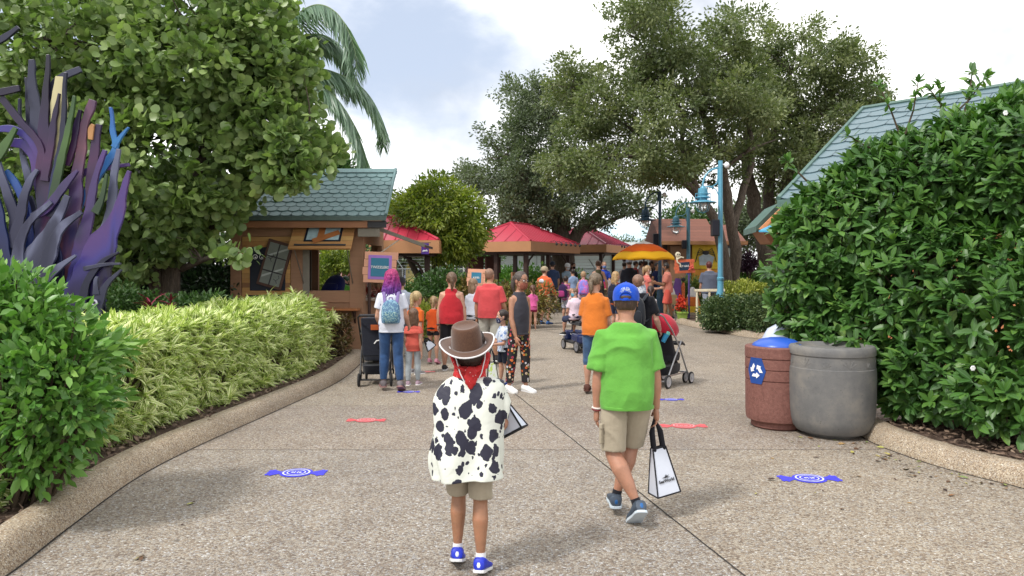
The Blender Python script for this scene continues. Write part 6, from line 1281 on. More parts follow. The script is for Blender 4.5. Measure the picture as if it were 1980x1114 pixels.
    # --- shoes
    for s_, (hp, kn, an, pr) in zip((-1, 1), J):
        MS = Matrix.Translation(an) @ Matrix.Rotation(-pr, 4, 'X') @ Matrix.Rotation(rad(-6*s_), 4, 'Z'); f_ = h*1.12
        if sock: g = Geo(); g.tube([an + Vector((0, 0, -.01*h)), an + (kn-an).normalized()*.035*h], [.0225*h, .0215*h], 14); Hn('sock', g, sock)
        if shoe:
            g = Geo(); k_ = f_
            def rg(y, zb, zt, wd_): return [MS @ Vector((wd_*k_*math.copysign(abs(math.cos(q))**.75, math.cos(q)), y*k_, (zb + (zt-zb)*.5 + (zt-zb)*.5*math.copysign(abs(math.sin(q))**.75, math.sin(q)))*k_)) for q in [2*math.pi*j/14 for j in range(14)]]
            g.rings([rg(-.038, -.028, .000, .012), rg(-.033, -.03, .012, .021), rg(-.015, -.03, .018, .0255), rg(.01, -.03, .014, .0255), rg(.035, -.03, .002, .0265), rg(.07, -.03, -.008, .031), rg(.095, -.03, -.013, .028), rg(.112, -.03, -.019, .017)])
            so_ = Hn('shoe', g, shoe[0])
            g = Geo(); ol = [(.010, -.040), (.020, -.036), (.0255, -.02), (.0255, .02), (.032, .065), (.030, .09), (.022, .108), (.010, .117)]; ol = ol + [(-x_, y_) for x_, y_ in ol[::-1]]
            g.prism([MS @ Vector((x_*k_, y_*k_, -.038*k_)) for x_, y_ in ol], MS.to_3x3() @ Vector((0, 0, .011*k_))); g.build('sole', shoe[1], so_, bev=.003)
            if len(shoe) > 2:
                g = Geo(); g.ell((0, -.032*k_, -.01*k_), (.012*k_, .008*k_, .016*k_), 10, 6, MS); g.ell((.0, .03*k_, .0), (.014*k_, .04*k_, .010*k_), 10, 6, MS @ Matrix.Rotation(rad(-14), 4, 'X')); Hn('shoe_patch', g, shoe[2], so_)
    # --- head gear
    if hair:
        hcap = cap is not None or hat; st, hc = hair[0], hairm(hair[1]); g = Geo(); 
        k_ = 1.0 if st != 'buzz' else .965
        g.ell((0, -.065, .60 if hcap else .62), (.395*k_, .435*k_, (.37 if hcap else .425)*k_), 22, 14, MH)
        if st in ('short', 'buzz'): g.loft([((0, -.12, z_), a_*k_, b_*k_) for z_, a_, b_ in ((.2, .27, .27), (.35, .335, .33), (.5, .36, .36), (.62, .37, .37))], 20, MH)
        if hat: g.loft([((0, -.07, z_), a_, b_) for z_, a_, b_ in ((-.02, .27, .30), (.1, .33, .37), (.25, .375, .42), (.5, .39, .42))], 20, MH)
        if st == 'long':
            L_ = hair[2]; wv = hair[3] if len(hair) > 3 else 1.0
            g.loft([((.02*math.sin(z_*7), -.17 - .10*min(1, (.6-z_)/.7), z_), a_*wv*(1+.06*math.sin(z_*11)), b_) for z_, a_, b_ in [(.62, .38, .32), (.4, .42, .30), (.1, .44, .25), (-.2, .43, .2), (-.2-.35*L_, .40, .16), (-.2-.7*L_, .33, .13), (-.2-L_, .16, .07)]], 22, MH)
        elif st in ('pony', 'bun'):
            g.loft([((0, -.10, z_), a_, b_) for z_, a_, b_ in ((.22, .22, .25), (.35, .32, .32), (.5, .37, .36), (.62, .38, .37))], 20, MH)
            zt = hair[3] if len(hair) > 3 else .62
            if st == 'pony': L_ = hair[2]; g.tube([MH @ Vector((0, -.40, zt)), MH @ Vector((0, -.58, zt+.05)), MH @ Vector((.02, -.60, zt-.25)), MH @ Vector((.05, -.56, zt-.3-.45*L_)), MH @ Vector((.0, -.50, zt-.3-L_))], [.09*HH, .12*HH, .15*HH, .13*HH, .03*HH], 12)
            else: g.ell((0, -.52, zt), (.18, .16, .17), 14, 10, MH)
        ho = Hn('hair', g, hc, vox=max(.0065, vox*.8), sm=4, fold=foldf(.004*HH/.2, 34, 1) if st in ('long', 'pony', 'bun') else foldf(.0015, 60, 1))
        if st in ('pony',) and vox < .013: g = Geo(); g.tube([MH @ Vector((.1*math.cos(q), -.47 + .0*math.sin(q), zt + .02 + .1*math.sin(q))) for q in [i*math.pi/6 for i in range(13)]], .02*HH, 6); g.build('hair_tie', M_DTRIM, ho)
    if cap:
        g = Geo(); mc = cap[0]; g.loft([((0, -.03 + (.0), z_), a_, b_) for z_, a_, b_ in ((.50, .425, .50), (.62, .435, .515), (.80, .42, .49), (.94, .36, .42), (1.04, .24, .28), (1.10, .10, .12), (1.11, .02, .02))], 28, MH); co_ = Hn('cap', g, mc)
        g = Geo(); g.rings([[MH @ Vector((.34*math.sin(a_)*(1), (.34 + t*.36)*math.cos(a_)*1.0 + .06, .60 - .07*t - .04*abs(math.sin(a_)))) for a_ in [(-1 + 2*i/14)*1.15 for i in range(15)]] for t in (0, .5, 1)], closed=False, cap=False); bo = Hn('brim', g, mc, co_); md = bo.modifiers.new('s', 'SOLIDIFY'); md.thickness = .006
        g = Geo(); g.ell((0, -.03, 1.12), (.035, .035, .02), 10, 6, MH); Hn('button', g, mc, co_)
    if mask:
        g = Geo(); g.loft([((0, .20, z_), a_, b_) for z_, a_, b_ in ((-.03, .16, .17), (.02, .235, .235), (.12, .27, .27), (.24, .285, .285), (.36, .27, .275), (.41, .22, .24))], 22, MH); mo = Hn('face_mask', g, mask)
        g = Geo()
        for s_ in (-1, 1):
            g.tube([MH @ Vector((s_*.27, .22, .34)), MH @ Vector((s_*.36, .06, .46)), MH @ Vector((s_*.385, -.08, .50)), MH @ Vector((s_*.385, -.12, .40)), MH @ Vector((s_*.36, .0, .26)), MH @ Vector((s_*.25, .22, .10))], .012*HH + .0015, 6)
        g.build('ear_loop', mask, mo)
    if face:
        for s_ in (-1, 1):
            g = Geo(); g.ell((s_*.145, .375, .515), (.065, .04, .038), 12, 8, MH); eo = g.build('eye', M_WHITE, R0, True); g = Geo(); g.ell((s_*.145, .405, .515), (.03, .016, .032), 10, 6, MH); g.build('iris', mk('iris_brown', C(60, 42, 32, .7), .2, .05, bump=0), eo, True)
            g = Geo(); g.tube([MH @ Vector((s_*.06, .40, .60)), MH @ Vector((s_*.15, .40, .635)), MH @ Vector((s_*.25, .345, .60))], [.012*HH, .017*HH, .008*HH], 6); g.build('eyebrow', hairm(hair[1] if hair else (.05, .03, .02, 1)), R0)
        if not mask: g = Geo(); g.ell((0, .40, .20), (.11, .03, .028), 12, 6, MH); g.build('mouth', mk('lips', C(176, 98, 92, .7), .5, .05), R0, True)
    if glasses:
        g = Geo()
        for s_ in (-1, 1):
            g.tube([MH @ Vector((s_*.16 + .115*math.cos(q), .435 - .06*abs(math.cos(q))*(1 if math.cos(q)*s_ > 0 else 0), .515 + .075*math.sin(q))) for q in [i*math.pi/8 for i in range(17)]], .010*HH, 6)
            g.tube([MH @ Vector((s_*.27, .40, .53)), MH @ Vector((s_*.375, .1, .53)), MH @ Vector((s_*.385, -.06, .50))], .010*HH, 6)
        g.tube([MH @ Vector((-.05, .45, .53)), MH @ Vector((.05, .45, .53))], .01*HH, 6); g.build('glasses', M_DTRIM, R0)
    return dict(root=R0, h=h, ML=ML, MH=MH, HH=HH, AJ=AJ, J=J, PZ=PZ, TL=TL, ring=ring, w=w, base=base)
def world_of(P_, v): return Matrix.Translation(P_['root'].location) @ Matrix.Rotation(P_['root'].rotation_euler.z, 4, 'Z') @ Vector(v)
def backpack(P_, mat, label, k=1.0, pocket=None, strap=None, zc_=.62, side=0.0, wd=1.0):
    h, TL, PZ, w = P_['h'], P_['TL'], P_['PZ'], P_['w']; r0 = P_['root']
    R0 = empty('backpack', r0.location, r0.rotation_euler.z, label, 'backpack')
    rx, ry = P_['ring'](.7)[1:]; yb = -ry - .018*h; zc = PZ + TL*zc_; hh, ww, tt = .11*h*k, .078*h*k*wd, .045*h*k; ML = P_['ML']; Mx = ML @ Matrix.Translation((side*h, yb - tt*.6, zc))
    g = Geo(); g.rings([[Mx @ Vector((ww*a_*math.copysign(abs(math.cos(q))**.6, math.cos(q)), tt*b_*math.copysign(abs(math.sin(q))**.6, math.sin(q)), z_*hh)) for q in [2*math.pi*j/24 for j in range(24)]] for z_, a_, b_ in ((-1, .8, .7), (-.93, .97, .95), (-.5, 1.02, 1.05), (0, 1, 1), (.45, .93, .92), (.75, .75, .8), (.93, .45, .6), (1, .2, .3))]); g.build('bag_body', mat, R0, True, fold=foldf(.002, 12))
    g = Geo(); Mp = Mx @ Matrix.Translation((0, -tt*1.0, -hh*.42)); g.rings([[Mp @ Vector((ww*.78*a_*math.copysign(abs(math.cos(q))**.6, math.cos(q)), tt*.4*b_*math.copysign(abs(math.sin(q))**.6, math.sin(q)), z_*hh*.45)) for q in [2*math.pi*j/20 for j in range(20)]] for z_, a_, b_ in ((-1, .8, .7), (-.8, 1, 1), (.3, 1, 1), (.85, .85, .8), (1, .6, .4))]); g.build('front_pocket', pocket or mat, R0, True)
    for s_ in (-1, 1):
        g = Geo(); sx = s_*.06*h*min(w, 1.2); ryt = P_['ring'](.95)[2]
        g.tube([ML @ Vector((side*h*.3 + sx*.8, yb - tt*.2, zc + hh*.7)), ML @ Vector((sx, -ryt - .012*h, PZ+TL*.97)), ML @ Vector((sx*1.02, 0, PZ+TL*1.035)), ML @ Vector((sx*1.05, ryt + .014*h, PZ+TL*.95)), ML @ Vector((sx*1.1, ry + .016*h, PZ+TL*.7)), ML @ Vector((s_*(rx+.012*h)*.9, ry*.4, PZ+TL*.5)), ML @ Vector((s_*ww*.8, yb, zc - hh*.8))], .014*h*k**.5, 8, flat=.35, up=(1, 0, 0)); g.build('strap', strap or mat, R0, True)
    g = Geo(); g.tube([Mx @ Vector((-.2*ww, -tt*.1, hh)), Mx @ Vector((-.15*ww, -tt*.1, hh*1.18)), Mx @ Vector((.15*ww, -tt*.1, hh*1.18)), Mx @ Vector((.2*ww, -tt*.1, hh))], .006*h, 6); g.build('top_loop', strap or mat, R0)
    return R0
CL = cloth
def jeans(name, c): return CL(name, c, var=.25)
# patterned cloths
def spots(name, bg, cols, sc, thr=.33, seed=(0, 0, 0)):
    b = NB(name); v = b.vor(sc, sc=(1, 1, 1)); sp = b.n('ShaderNodeSeparateColor'); b.l(v.outputs['Color'], sp.inputs[0])
    c = b.ramp(sp.outputs[0], [(i/len(cols), x) for i, x in enumerate(cols)], 'CONSTANT'); f = b.math('LESS_THAN', v.outputs['Distance'], thr); inn = b.math('LESS_THAN', v.outputs['Distance'], thr*.4)
    c = b.mix(inn, c, b.mix(.6, c, bg)); b.base(b.mix(f, bg, c)); b.p.inputs['Roughness'].default_value = .9; b.bump(b.noise(14, 3), .4, .01); return b.m
def blotch(name, bg, fg, sc, thr=.5):
    b = NB(name); f = b.noise(sc, 4, .6, dist=1.0); b.base(b.mix(b.ramp(f, [(thr, (0, 0, 0, 1)), (thr+.04, (1, 1, 1, 1))]), bg, fg)); b.p.inputs['Roughness'].default_value = .85; b.bump(b.noise(14, 3), .4, .01); return b.m
M_COW = NB('cow_print'); b = M_COW
nw = b.n('ShaderNodeTexNoise'); nw.inputs['Scale'].default_value = 26; nw.inputs['Detail'].default_value = 3; b.l(b.tc.outputs['Object'], nw.inputs['Vector'])
ad = b.n('ShaderNodeVectorMath'); ad.operation = 'MULTIPLY_ADD'; b.l(nw.outputs['Color'], ad.inputs[0]); ad.inputs[1].default_value = (.036, .036, .036); b.l(b.tc.outputs['Object'], ad.inputs[2])
def cow(sc, lo, hi, keep):
    mp_ = b.n('ShaderNodeMapping'); mp_.inputs['Scale'].default_value = (1.15, .6, .85); mp_.inputs['Location'].default_value = (sc*.13, 0, sc*.07); b.l(ad.outputs[0], mp_.inputs[0])
    v = b.vor(sc, vec=mp_.outputs[0], rnd=.9); sp = b.n('ShaderNodeSeparateColor'); b.l(v.outputs['Color'], sp.inputs[0])
    th = b.n('ShaderNodeMapRange'); b.l(sp.outputs[0], th.inputs[0]); th.inputs[3].default_value = lo; th.inputs[4].default_value = hi
    return b.math('MULTIPLY', b.math('LESS_THAN', v.outputs['Distance'], th.outputs[0]), b.math('GREATER_THAN', sp.outputs[1], keep))
f_ = b.math('MAXIMUM', cow(13.5, .34, .54, .06), cow(26, .14, .34, .25))
b.base(b.mix(f_, C(228, 232, 222, .82), (.012, .012, .03, 1))); b.p.inputs['Roughness'].default_value = .6; b.bump(b.noise(9, 4, .5, dist=.6), .5, .02); M_COW = M_COW.m
# ---------------------------------------------------------------- 1. child in cowboy costume
MBLK = CL('black_cloth', (.015, .015, .02, 1)); MKHA = CL('khaki_cloth', C(190, 178, 156, .75)); MSHOEB = (mk('royal_blue_shoe', C(26, 50, 190, .8), .45, .15, 20), mk('white_sole', C(226, 226, 226, .8), .5, .05), mk('swoosh_white', C(220, 226, 240, .8), .5))
P1 = person('child in a brown cowboy hat and black and white cow print vest', 907, 1104, 652, hat=True, hd=4, w=.93, hf=.168, skin=C(168, 120, 90, .75), shirt=dict(c=MBLK, sl=.3, hem=.2), pants=dict(c=MKHA, len=.90, off=.022, fold=.005), shoe=MSHOEB, sock=CL('white_sock', C(230, 230, 232, .8)), hair=('short', C(58, 42, 34, .6)),
            arms=(((-.25, .25, -1), (.25, 1, .25)), ((.28, .1, -1), (.1, .9, .1))), legs=(((-.01, .30, -1), (.00, -.16, -1), 20), ((-.01, -.02, -1), (.03, -.20, -1), 14)), vox=.008, bare=False)
r1 = P1['root']; h = P1['h']; PZ, TL, MH, HH = P1['PZ'], P1['TL'], P1['MH'], P1['HH']
# cow print vest : a stiff tabard, wide square shoulders, flaring to a wavy hem
def tabard_ring(z, rx, ry, cx_=0, n=44, wob=0.0, sk=0):
    r = []
    for j in range(n):
        q = 2*math.pi*j/n; cs, sn = math.cos(q), math.sin(q); a_ = 1 + wob*math.sin(q*5 + z*9) + wob*.5*math.sin(q*9+1); x_ = cx_ + rx*math.copysign(abs(cs)**.78, cs)*a_; y_ = ry*math.copysign(abs(sn)**.8, sn)*(1 + wob*1.6*math.sin(q*7+2)); r.append(Vector((x_, y_, z + sk*x_)))
    return r
zs = PZ + TL*1.0
g = Geo(); spec = [(.0, .07, .055, 0, 0, .0), (-.012, .115, .07, 0, 0, 0), (-.040, .168, .075, .004, .0, .16), (-.066, .186, .084, .004, .01, .2), (-.14, .182, .10, .0, .012, 0), (-.22, .178, .105, -.0, .02, 0), (-.30, .178, .11, -.004, .03, 0), (-.37, .186, .118, -.012, .04, 0), (-.43, .192, .125, -.014, .07, .02), (-.475, .186, .13, -.008, .08, .05), (-.52, .184, .135, -.004, .085, .06), (-.527, .183, .135, -.004, .085, .06)]
q_ = h/1.27
g.rings([tabard_ring(zs + z_*q_ , rx*q_, ry*q_, cx_*q_, wob=wb*1.5, sk=sk) for z_, rx, ry, cx_, wb, sk in spec], cap=False)
vo = g.build('cow_print_vest', M_COW, r1, True, fold=foldf(.014, 8, 5), angle=70); md = vo.modifiers.new('s', 'SOLIDIFY'); md.thickness = .006; md.offset = 1
md = vo.modifiers.new('u', 'SUBSURF'); md.levels = md.render_levels = 1
# shoulder wing with a black patch on the right, collar
g = Geo(); g.tube([Vector((.15*q_, 0, zs-.06*q_)), Vector((.19*q_, -.01, zs-.13*q_)), Vector((.185*q_, -.01, zs-.21*q_))], [.05*q_, .042*q_, .03*q_], 12, flat=.8); g.build('sleeve_cap', M_COW, r1, True)
# bandana tied at the nape
MBAN = NB('red_bandana'); v_ = MBAN.vor(60); MBAN.base(MBAN.mix(MBAN.ramp(v_.outputs['Distance'], [(.10, (1, 1, 1, 1)), (.16, (0, 0, 0, 1))]), MBAN.ramp(MBAN.noise(8), [(.3, C(176, 22, 28, .75)), (.7, C(216, 40, 40, .75))]), C(226, 200, 196, .8))); MBAN.p.inputs['Roughness'].default_value = .8; MBAN.bump(MBAN.noise(30, 3), .6, .008); MBAN = MBAN.m
g = Geo(); g.loft([((0, -.02 + .02*z_, z_-.10), a_, b_) for z_, a_, b_ in ((-.30, .40, .40), (-.2, .42, .41), (-.05, .40, .40), (.06, .36, .37))], 26, MH)
for s_ in (-1, 1): g.tube([MH @ Vector((s_*.10, -.42, -.14)), MH @ Vector((s_*.34, -.34, -.04)), MH @ Vector((s_*.45, -.06, .22)), MH @ Vector((s_*.38, .25, .42))], [.09*HH, .11*HH, .09*HH, .06*HH], 10, flat=.5)
g.ell((0, -.46, -.12), (.13, .09, .10), 14, 8, MH)
g.loft([((0, -.50, z_), a_, b_) for z_, a_, b_ in ((-.12, .08, .05), (-.26, .17, .055), (-.42, .14, .05), (-.58, .03, .03))], 16, MH)
g.build('bandana', MBAN, r1, True, vox=.006, sm=3, fold=foldf(.004, 30, 4))
# hat
MHAT = NB('brown_felt'); f_ = MHAT.noise(120, 4, .7); MHAT.base(MHAT.ramp(f_, [(.3, C(92, 58, 40, .55)), (.7, C(118, 80, 56, .55))])); MHAT.p.inputs['Roughness'].default_value = .95; MHAT.p.inputs['Sheen Weight'].default_value = .3; MHAT.bump(f_, .25, .002); MHAT = MHAT.m
MT = MH @ Matrix.Rotation(rad(-8), 4, 'Y') @ Matrix.Rotation(rad(20), 4, 'X') @ Matrix.Translation((0, .02, .02)) @ Matrix.Scale(.93, 4) @ Matrix.Diagonal((1, 1, .96, 1)) @ Matrix.Translation((0, 0, .135))
g = Geo(); n = 48
def hr(z, rx, ry, dent=0, cy=0): return [MT @ Vector((rx*math.cos(2*math.pi*j/n), cy + ry*math.sin(2*math.pi*j/n), z - dent*(math.cos(2*math.pi*j/n)**2*0 + 1))) for j in range(n)]
g.rings([hr(.43, .44, .50), hr(.48, .435, .49), hr(.58, .43, .475), (hr(.8, .405, .44)), hr(.94, .385, .41), hr(1.02, .365, .385), hr(1.05, .34, .355), hr(1.05, .31, .32), hr(1.015, .25, .25), hr(.995, .15, .16), hr(.995, .004, .004)], cap=False); crn = g.build('hat_crown', MHAT, r1, True, angle=60)
g = Geo(); R_ = []
def bz(a_, t): s2 = math.cos(a_)**2; return .46 + t**1.6*(.13*s2**1.4 - .05*(1 - s2)) - .015*math.sin(math.pi*t)
for t in (0, .25, .5, .75, .95, 1.0):
    R_.append([MT @ Vector(((.43+.31*t)*math.cos(2*math.pi*j/n)*1.0, (.485+.32*t)*math.sin(2*math.pi*j/n), bz(2*math.pi*j/n, t))) for j in range(n)])
g.rings(R_, cap=False); br = g.build('hat_brim', MHAT, r1, True, angle=80); md = br.modifiers.new('s', 'SOLIDIFY'); md.thickness = .004
g = Geo(); lp = [MT @ Vector(((.745)*math.cos(2*math.pi*j/64), .81*math.sin(2*math.pi*j/64), bz(2*math.pi*j/64, 1.0)+.002)) for j in range(65)]; g.tube(lp, .0042, 8, cap=False)
g.build('white_lacing', CL('white_cord', C(228, 226, 228, .82)), br, True)
g = Geo()
for s_ in (-1, 1): g.tube([MT @ Vector((s_*.5, -.1, .52)), MH @ Vector((s_*.36, -.34, .15)), MH @ Vector((s_*.27, -.48, -.18)), MH @ Vector((s_*.16, -.50, -.40))], .0028, 6)
g.build('chin_cord', CL('white_cord', C(228, 226, 228, .82)), br, True)
# bag carried in front by the child
def tote(label, loc, rz, wd, ht, dp, tilt, mat_panel, lean_=0, txt=None, handle=.22, roll=0):
    R0 = empty('gift_bag', loc, rz, label, 'bag'); M = Matrix.Rotation(roll, 4, 'Y') @ Matrix.Rotation(tilt, 4, 'X')
    W_, H_, D_ = wd, ht, dp; g = Geo(); tp = .35
    A = [(-W_/2, -D_/2, -H_), (W_/2, -D_/2, -H_), (W_/2, D_/2, -H_), (-W_/2, D_/2, -H_), (-W_*tp/1.0/2*1.6, -D_*.12, 0), (W_*tp/2*1.6, -D_*.12, 0), (W_*tp/2*1.6, D_*.12, 0), (-W_*tp/2*1.6, D_*.12, 0)]
    A = [M @ (Vector(p)) for p in A]; g.add(A, [(3, 2, 1, 0), (0, 1, 5, 4), (1, 2, 6, 5), (2, 3, 7, 6), (3, 0, 4, 7)]); o = g.build('bag_panel', mat_panel, R0); md = o.modifiers.new('s', 'SOLIDIFY'); md.thickness = .002
    g = Geo()
    for i, j in ((0, 1), (1, 5), (5, 4), (4, 0), (2, 3), (2, 6), (3, 7), (6, 7), (0, 3), (1, 2)): g.tube([A[i], A[j]], .0055, 6)
    g.build('black_binding', MBLK, R0)
    for s_ in (-1, 1):
        g = Geo(); y_ = s_*D_*.12; g.tube([M @ Vector((-.035, y_, -.05)), M @ Vector((-.03, y_*1.0, handle*.55)), M @ Vector((0, y_*.2, handle)), M @ Vector((.03, y_*1.0, handle*.55)), M @ Vector((.035, y_, -.05))], .013, 8, flat=.25, up=(1, 0, 0)); g.build('handle', MBLK, R0, True)
    if txt:
        Mt = M @ Matrix.Translation((0, -D_*.34, -H_*.62)) @ Matrix.Rotation(math.atan2(D_*.38, H_), 4, 'X') @ STAND if False else None
        n0 = (A[1]-A[0]).cross(A[4]-A[0]).normalized(); ctr_ = (A[0]+A[1]+A[4]+A[5])/4*1.0 + (A[0]+A[1]-A[4]-A[5])*.10; xax = (A[1]-A[0]).normalized(); zax = n0 if n0.dot(Vector((0, -1, 0))) > 0 or True else -n0; yax = zax.cross(xax)
        Mt = Matrix((( xax.x, yax.x, zax.x, 0), (xax.y, yax.y, zax.y, 0), (xax.z, yax.z, zax.z, 0), (0, 0, 0, 1))); Mt = Matrix.Translation(ctr_ + zax*.004) @ Mt
        text_part('bag_lettering', txt, .028, Mt, M_DTRIM, R0, .0008)
        g = Geo(); pts = [Mt @ Vector((x_, y_, 0)) for x_, y_ in ((-.028, .022), (-.008, .026), (.004, .04), (.008, .03), (.026, .034), (.012, .024), (.03, .018), (-.01, .018))]; g.prism(pts, zax*.001); g.build('leaping_mark', M_DTRIM, R0)
    return R0
MBAG = mk('white_bag', C(216, 222, 236, .85), .35, .03, 3, .3, 8, bd=.01)
wr = world_of(P1, P1['AJ'][1][2]); 
tote('white bag with black edges held in front of the child in the cow print vest', W(966, 782, 4.12) + Vector((0, 0, 0)), rad(-30), .17, .17, .07, rad(0), MBAG, roll=rad(-30), handle=.1)
# ---------------------------------------------------------------- 2. boy in green shirt
MGRN = CL('lime_green_cotton', C(126, 204, 88, .66)); 
GY = (mk('grey_blue_shoe', C(84, 98, 116, .5), .6, .3, 24), mk('white_blue_sole', C(200, 212, 222, .8), .5, .1), mk('bright_blue_patch', C(44, 110, 180, .6), .5))
P2 = person('boy in a lime green T-shirt, khaki shorts and blue cap', 1212, 1006, 573, hd=-3, w=1.13, hf=.138, skin=C(190, 138, 112, .72), shirt=dict(c=MGRN, sl=.82, hem=-.03, off=.018, drape=.93, fold=.013), pants=dict(c=MKHA, len=.93, off=.017, fold=.007), shoe=GY, sock=MBLK, hair=('short', C(84, 62, 48, .6)),
            arms=(((-.16, -.02, -1), (-.03, .10, -1)), ((.16, -.02, -1), (.05, .10, -1))), legs=(((-.02, -.02, -1), (.46, -.42, -1), 36), ((-.10, .34, -1), (-.30, .02, -1), 0)), cap=(CL('royal_blue_cap', C(28, 84, 206, .8)),), mask=MBLK, vox=.0075)
MH2, HH2 = P2['MH'], P2['HH']; r2 = P2['root']
# cap opening, strap and stitched arc of lettering at the back
g = Geo(); g.ell((0, -.45, .60), (.20, .10, .12), 20, 10, MH2); g.build('cap_opening', hairm(C(84, 62, 48, .6)), r2, True)
g = Geo(); g.tube([MH2 @ Vector((.2*math.sin(a_)*1.0, -.03-.535*math.cos(a_*.95), .525)) for a_ in [(-1+2*i/10)*1.0 for i in range(11)]], .045*HH2, 8, flat=.25, up=(0, 0, 1)); g.build('cap_strap', CL('royal_blue_cap', C(28, 84, 206, .8)), r2, True)
g = Geo(); g.tube([MH2 @ Vector((.2*math.cos(a_), -.555 + .04*abs(math.cos(a_)), .56 + .19*math.sin(a_))) for a_ in [i*math.pi/12 for i in range(13)]], .014*HH2, 6); g.build('cap_piping', CL('royal_blue_cap_d', C(22, 64, 170, .8)), r2, True)
def cap_text(txt, z0, sz, spread):
    n_ = len(txt); 
    for i, ch in enumerate(txt):
        if ch == ' ': continue
        a_ = (-1 + 2*i/(n_-1))*spread; p = MH2 @ Vector((.44*math.sin(a_), -.03 - (.525 - (z0-.76)*.55)*math.cos(a_), z0 - .07*(a_/.42)**2))
        M_ = Matrix.Translation(p) @ MH2.to_quaternion().to_matrix().to_4x4() @ Matrix.Rotation(a_, 4, 'Z') @ Matrix.Rotation(-a_*.6, 4, 'Y') @ Matrix.Rotation(rad(-24), 4, 'X') @ STAND
        yield ch, M_, sz
vs_, fs_ = [], []; gt = Geo()
for tx, z0, sz, sp_ in (('CENTRAL FLORIDA', .86, .021, .42), ('NORTH SHORE', .80, .023, .36)):
    for ch, M_, s__ in cap_text(tx, z0, sz, sp_):
        cu = bpy.data.curves.new('c', 'FONT'); cu.body = ch; cu.size = s__; cu.align_x = 'CENTER'; t = bpy.data.objects.new('t', cu); COL.objects.link(t); dg = bpy.context.evaluated_depsgraph_get(); me = bpy.data.meshes.new_from_object(t.evaluated_get(dg)); bpy.data.objects.remove(t)
        gt.add([M_ @ v.co for v in me.vertices], [tuple(p.vertices) for p in me.polygons]); bpy.data.meshes.remove(me)
gt.build('stitched_lettering', CL('white_thread', C(190, 205, 235, .8)), r2)
# cargo pocket, wristbands, neck lanyard
hp, kn, an, pr = P2['J'][0]
g = Geo(); dirv = (kn-hp).normalized(); c_ = hp.lerp(kn, .60) + Vector((-.062, -.02, 0)); Mq = Matrix.Translation(c_) @ dirv.to_track_quat('-Z', 'Y').to_matrix().to_4x4()
g.box((0, 0, -.01), (.02, .10, .12), Mq); pk = g.build('cargo_pocket', MKHA, r2, bev=.008); g = Geo(); g.box((-.004, 0, .045), (.024, .108, .035), Mq); g.build('pocket_flap', MKHA, pk, bev=.006)
for col_, t_ in ((C(226, 216, 210, .8), .93), (C(120, 36, 40, .8), .985)):
    S_, E, Wr, U_, L_ = P2['AJ'][0]; g = Geo(); ctr_ = E.lerp(Wr, t_); u1 = L_.orthogonal().normalized(); v1 = L_.cross(u1); g.tube([ctr_ + (u1*math.cos(q) + v1*math.sin(q))*.0285 for q in [i*math.pi/8 for i in range(17)]], .006, 6); g.build('wristband', mk('band', col_, .5, .1), r2, True)
wr = world_of(P2, P2['AJ'][1][2] + P2['AJ'][1][4]*.075)
tote('white lettered bag hanging from the right hand of the boy in green', wr + Vector((0.012, 0, -.175)), rad(20), .17, .30, .12, 0, MBAG, txt='SeaWorld', handle=.19, roll=rad(-9))
# ---------------------------------------------------------------- 3. woman in orange shirt
MORG = CL('orange_cotton', C(240, 136, 56, .72)); FLIP = (mk('brown_sandal', C(92, 50, 38, .7), .6), mk('brown_sandal', C(92, 50, 38, .7), .6))
P3 = person('woman in a plain orange T-shirt, denim capris and dark face mask', 1150, 763, 541, hd=14, w=1.02, fem=True, hf=.142, skin=SK1, shirt=dict(c=MORG, sl=.78, hem=-.0, off=.018, drape=.9), pants=dict(c=jeans('mid_denim', C(74, 104, 142, .7)), len=1.3, off=.012), shoe=FLIP, hair=('pony', C(128, 108, 86, .62), .5, .42),
            arms=(((-.14, .12, -1), (.2, .75, -.5)), ((.16, .1, -1), (.1, .6, -.7))), headturn=32, mask=CL('dark_floral_mask', C(40, 28, 36, .7)), vox=.010)
# ---------------------------------------------------------------- 4. man in black with backpack pushing the red stroller
P4 = person('man in a black T-shirt with shaved head and pale neck gaiter', 1236, 752, 537, hd=20, w=1.15, hf=.137, skin=SK4, shirt=dict(c=CL('navy_black_cotton', C(24, 26, 36, .6)), sl=.7, hem=-.02, off=.014, drape=.9), pants=dict(c=CL('dark_shorts', C(44, 44, 50, .7)), len=.95, off=.02), shoe=(mk('dark_trainer', C(40, 40, 44, .7), .6), M_WHITE), hair=('buzz', C(150, 112, 92, .65)),
            arms=(((-.1, .3, -1), (.1, .9, -.35)), ((.28, .12, -1), (.1, .6, -.6))), headturn=35, nodn=-8, glasses=True, vox=.010)
MH4 = P4['MH']; g = Geo(); g.loft([((0, .05, z_), a_, b_) for z_, a_, b_ in ((-.32, .36, .34), (-.2, .43, .43), (.0, .40, .44), (.14, .37, .42), (.24, .34, .40), (.3, .31, .37))], 24, MH4); g.build('neck_gaiter', blotch('gaiter_print', C(216, 220, 228, .8), C(120, 136, 160, .8), 30), P4['root'], True, fold=foldf(.006, 30))
backpack(P4, CL('charcoal_nylon', C(52, 56, 64, .7)), 'dark grey backpack on the man in the black T-shirt', 1.15, side=-.015)
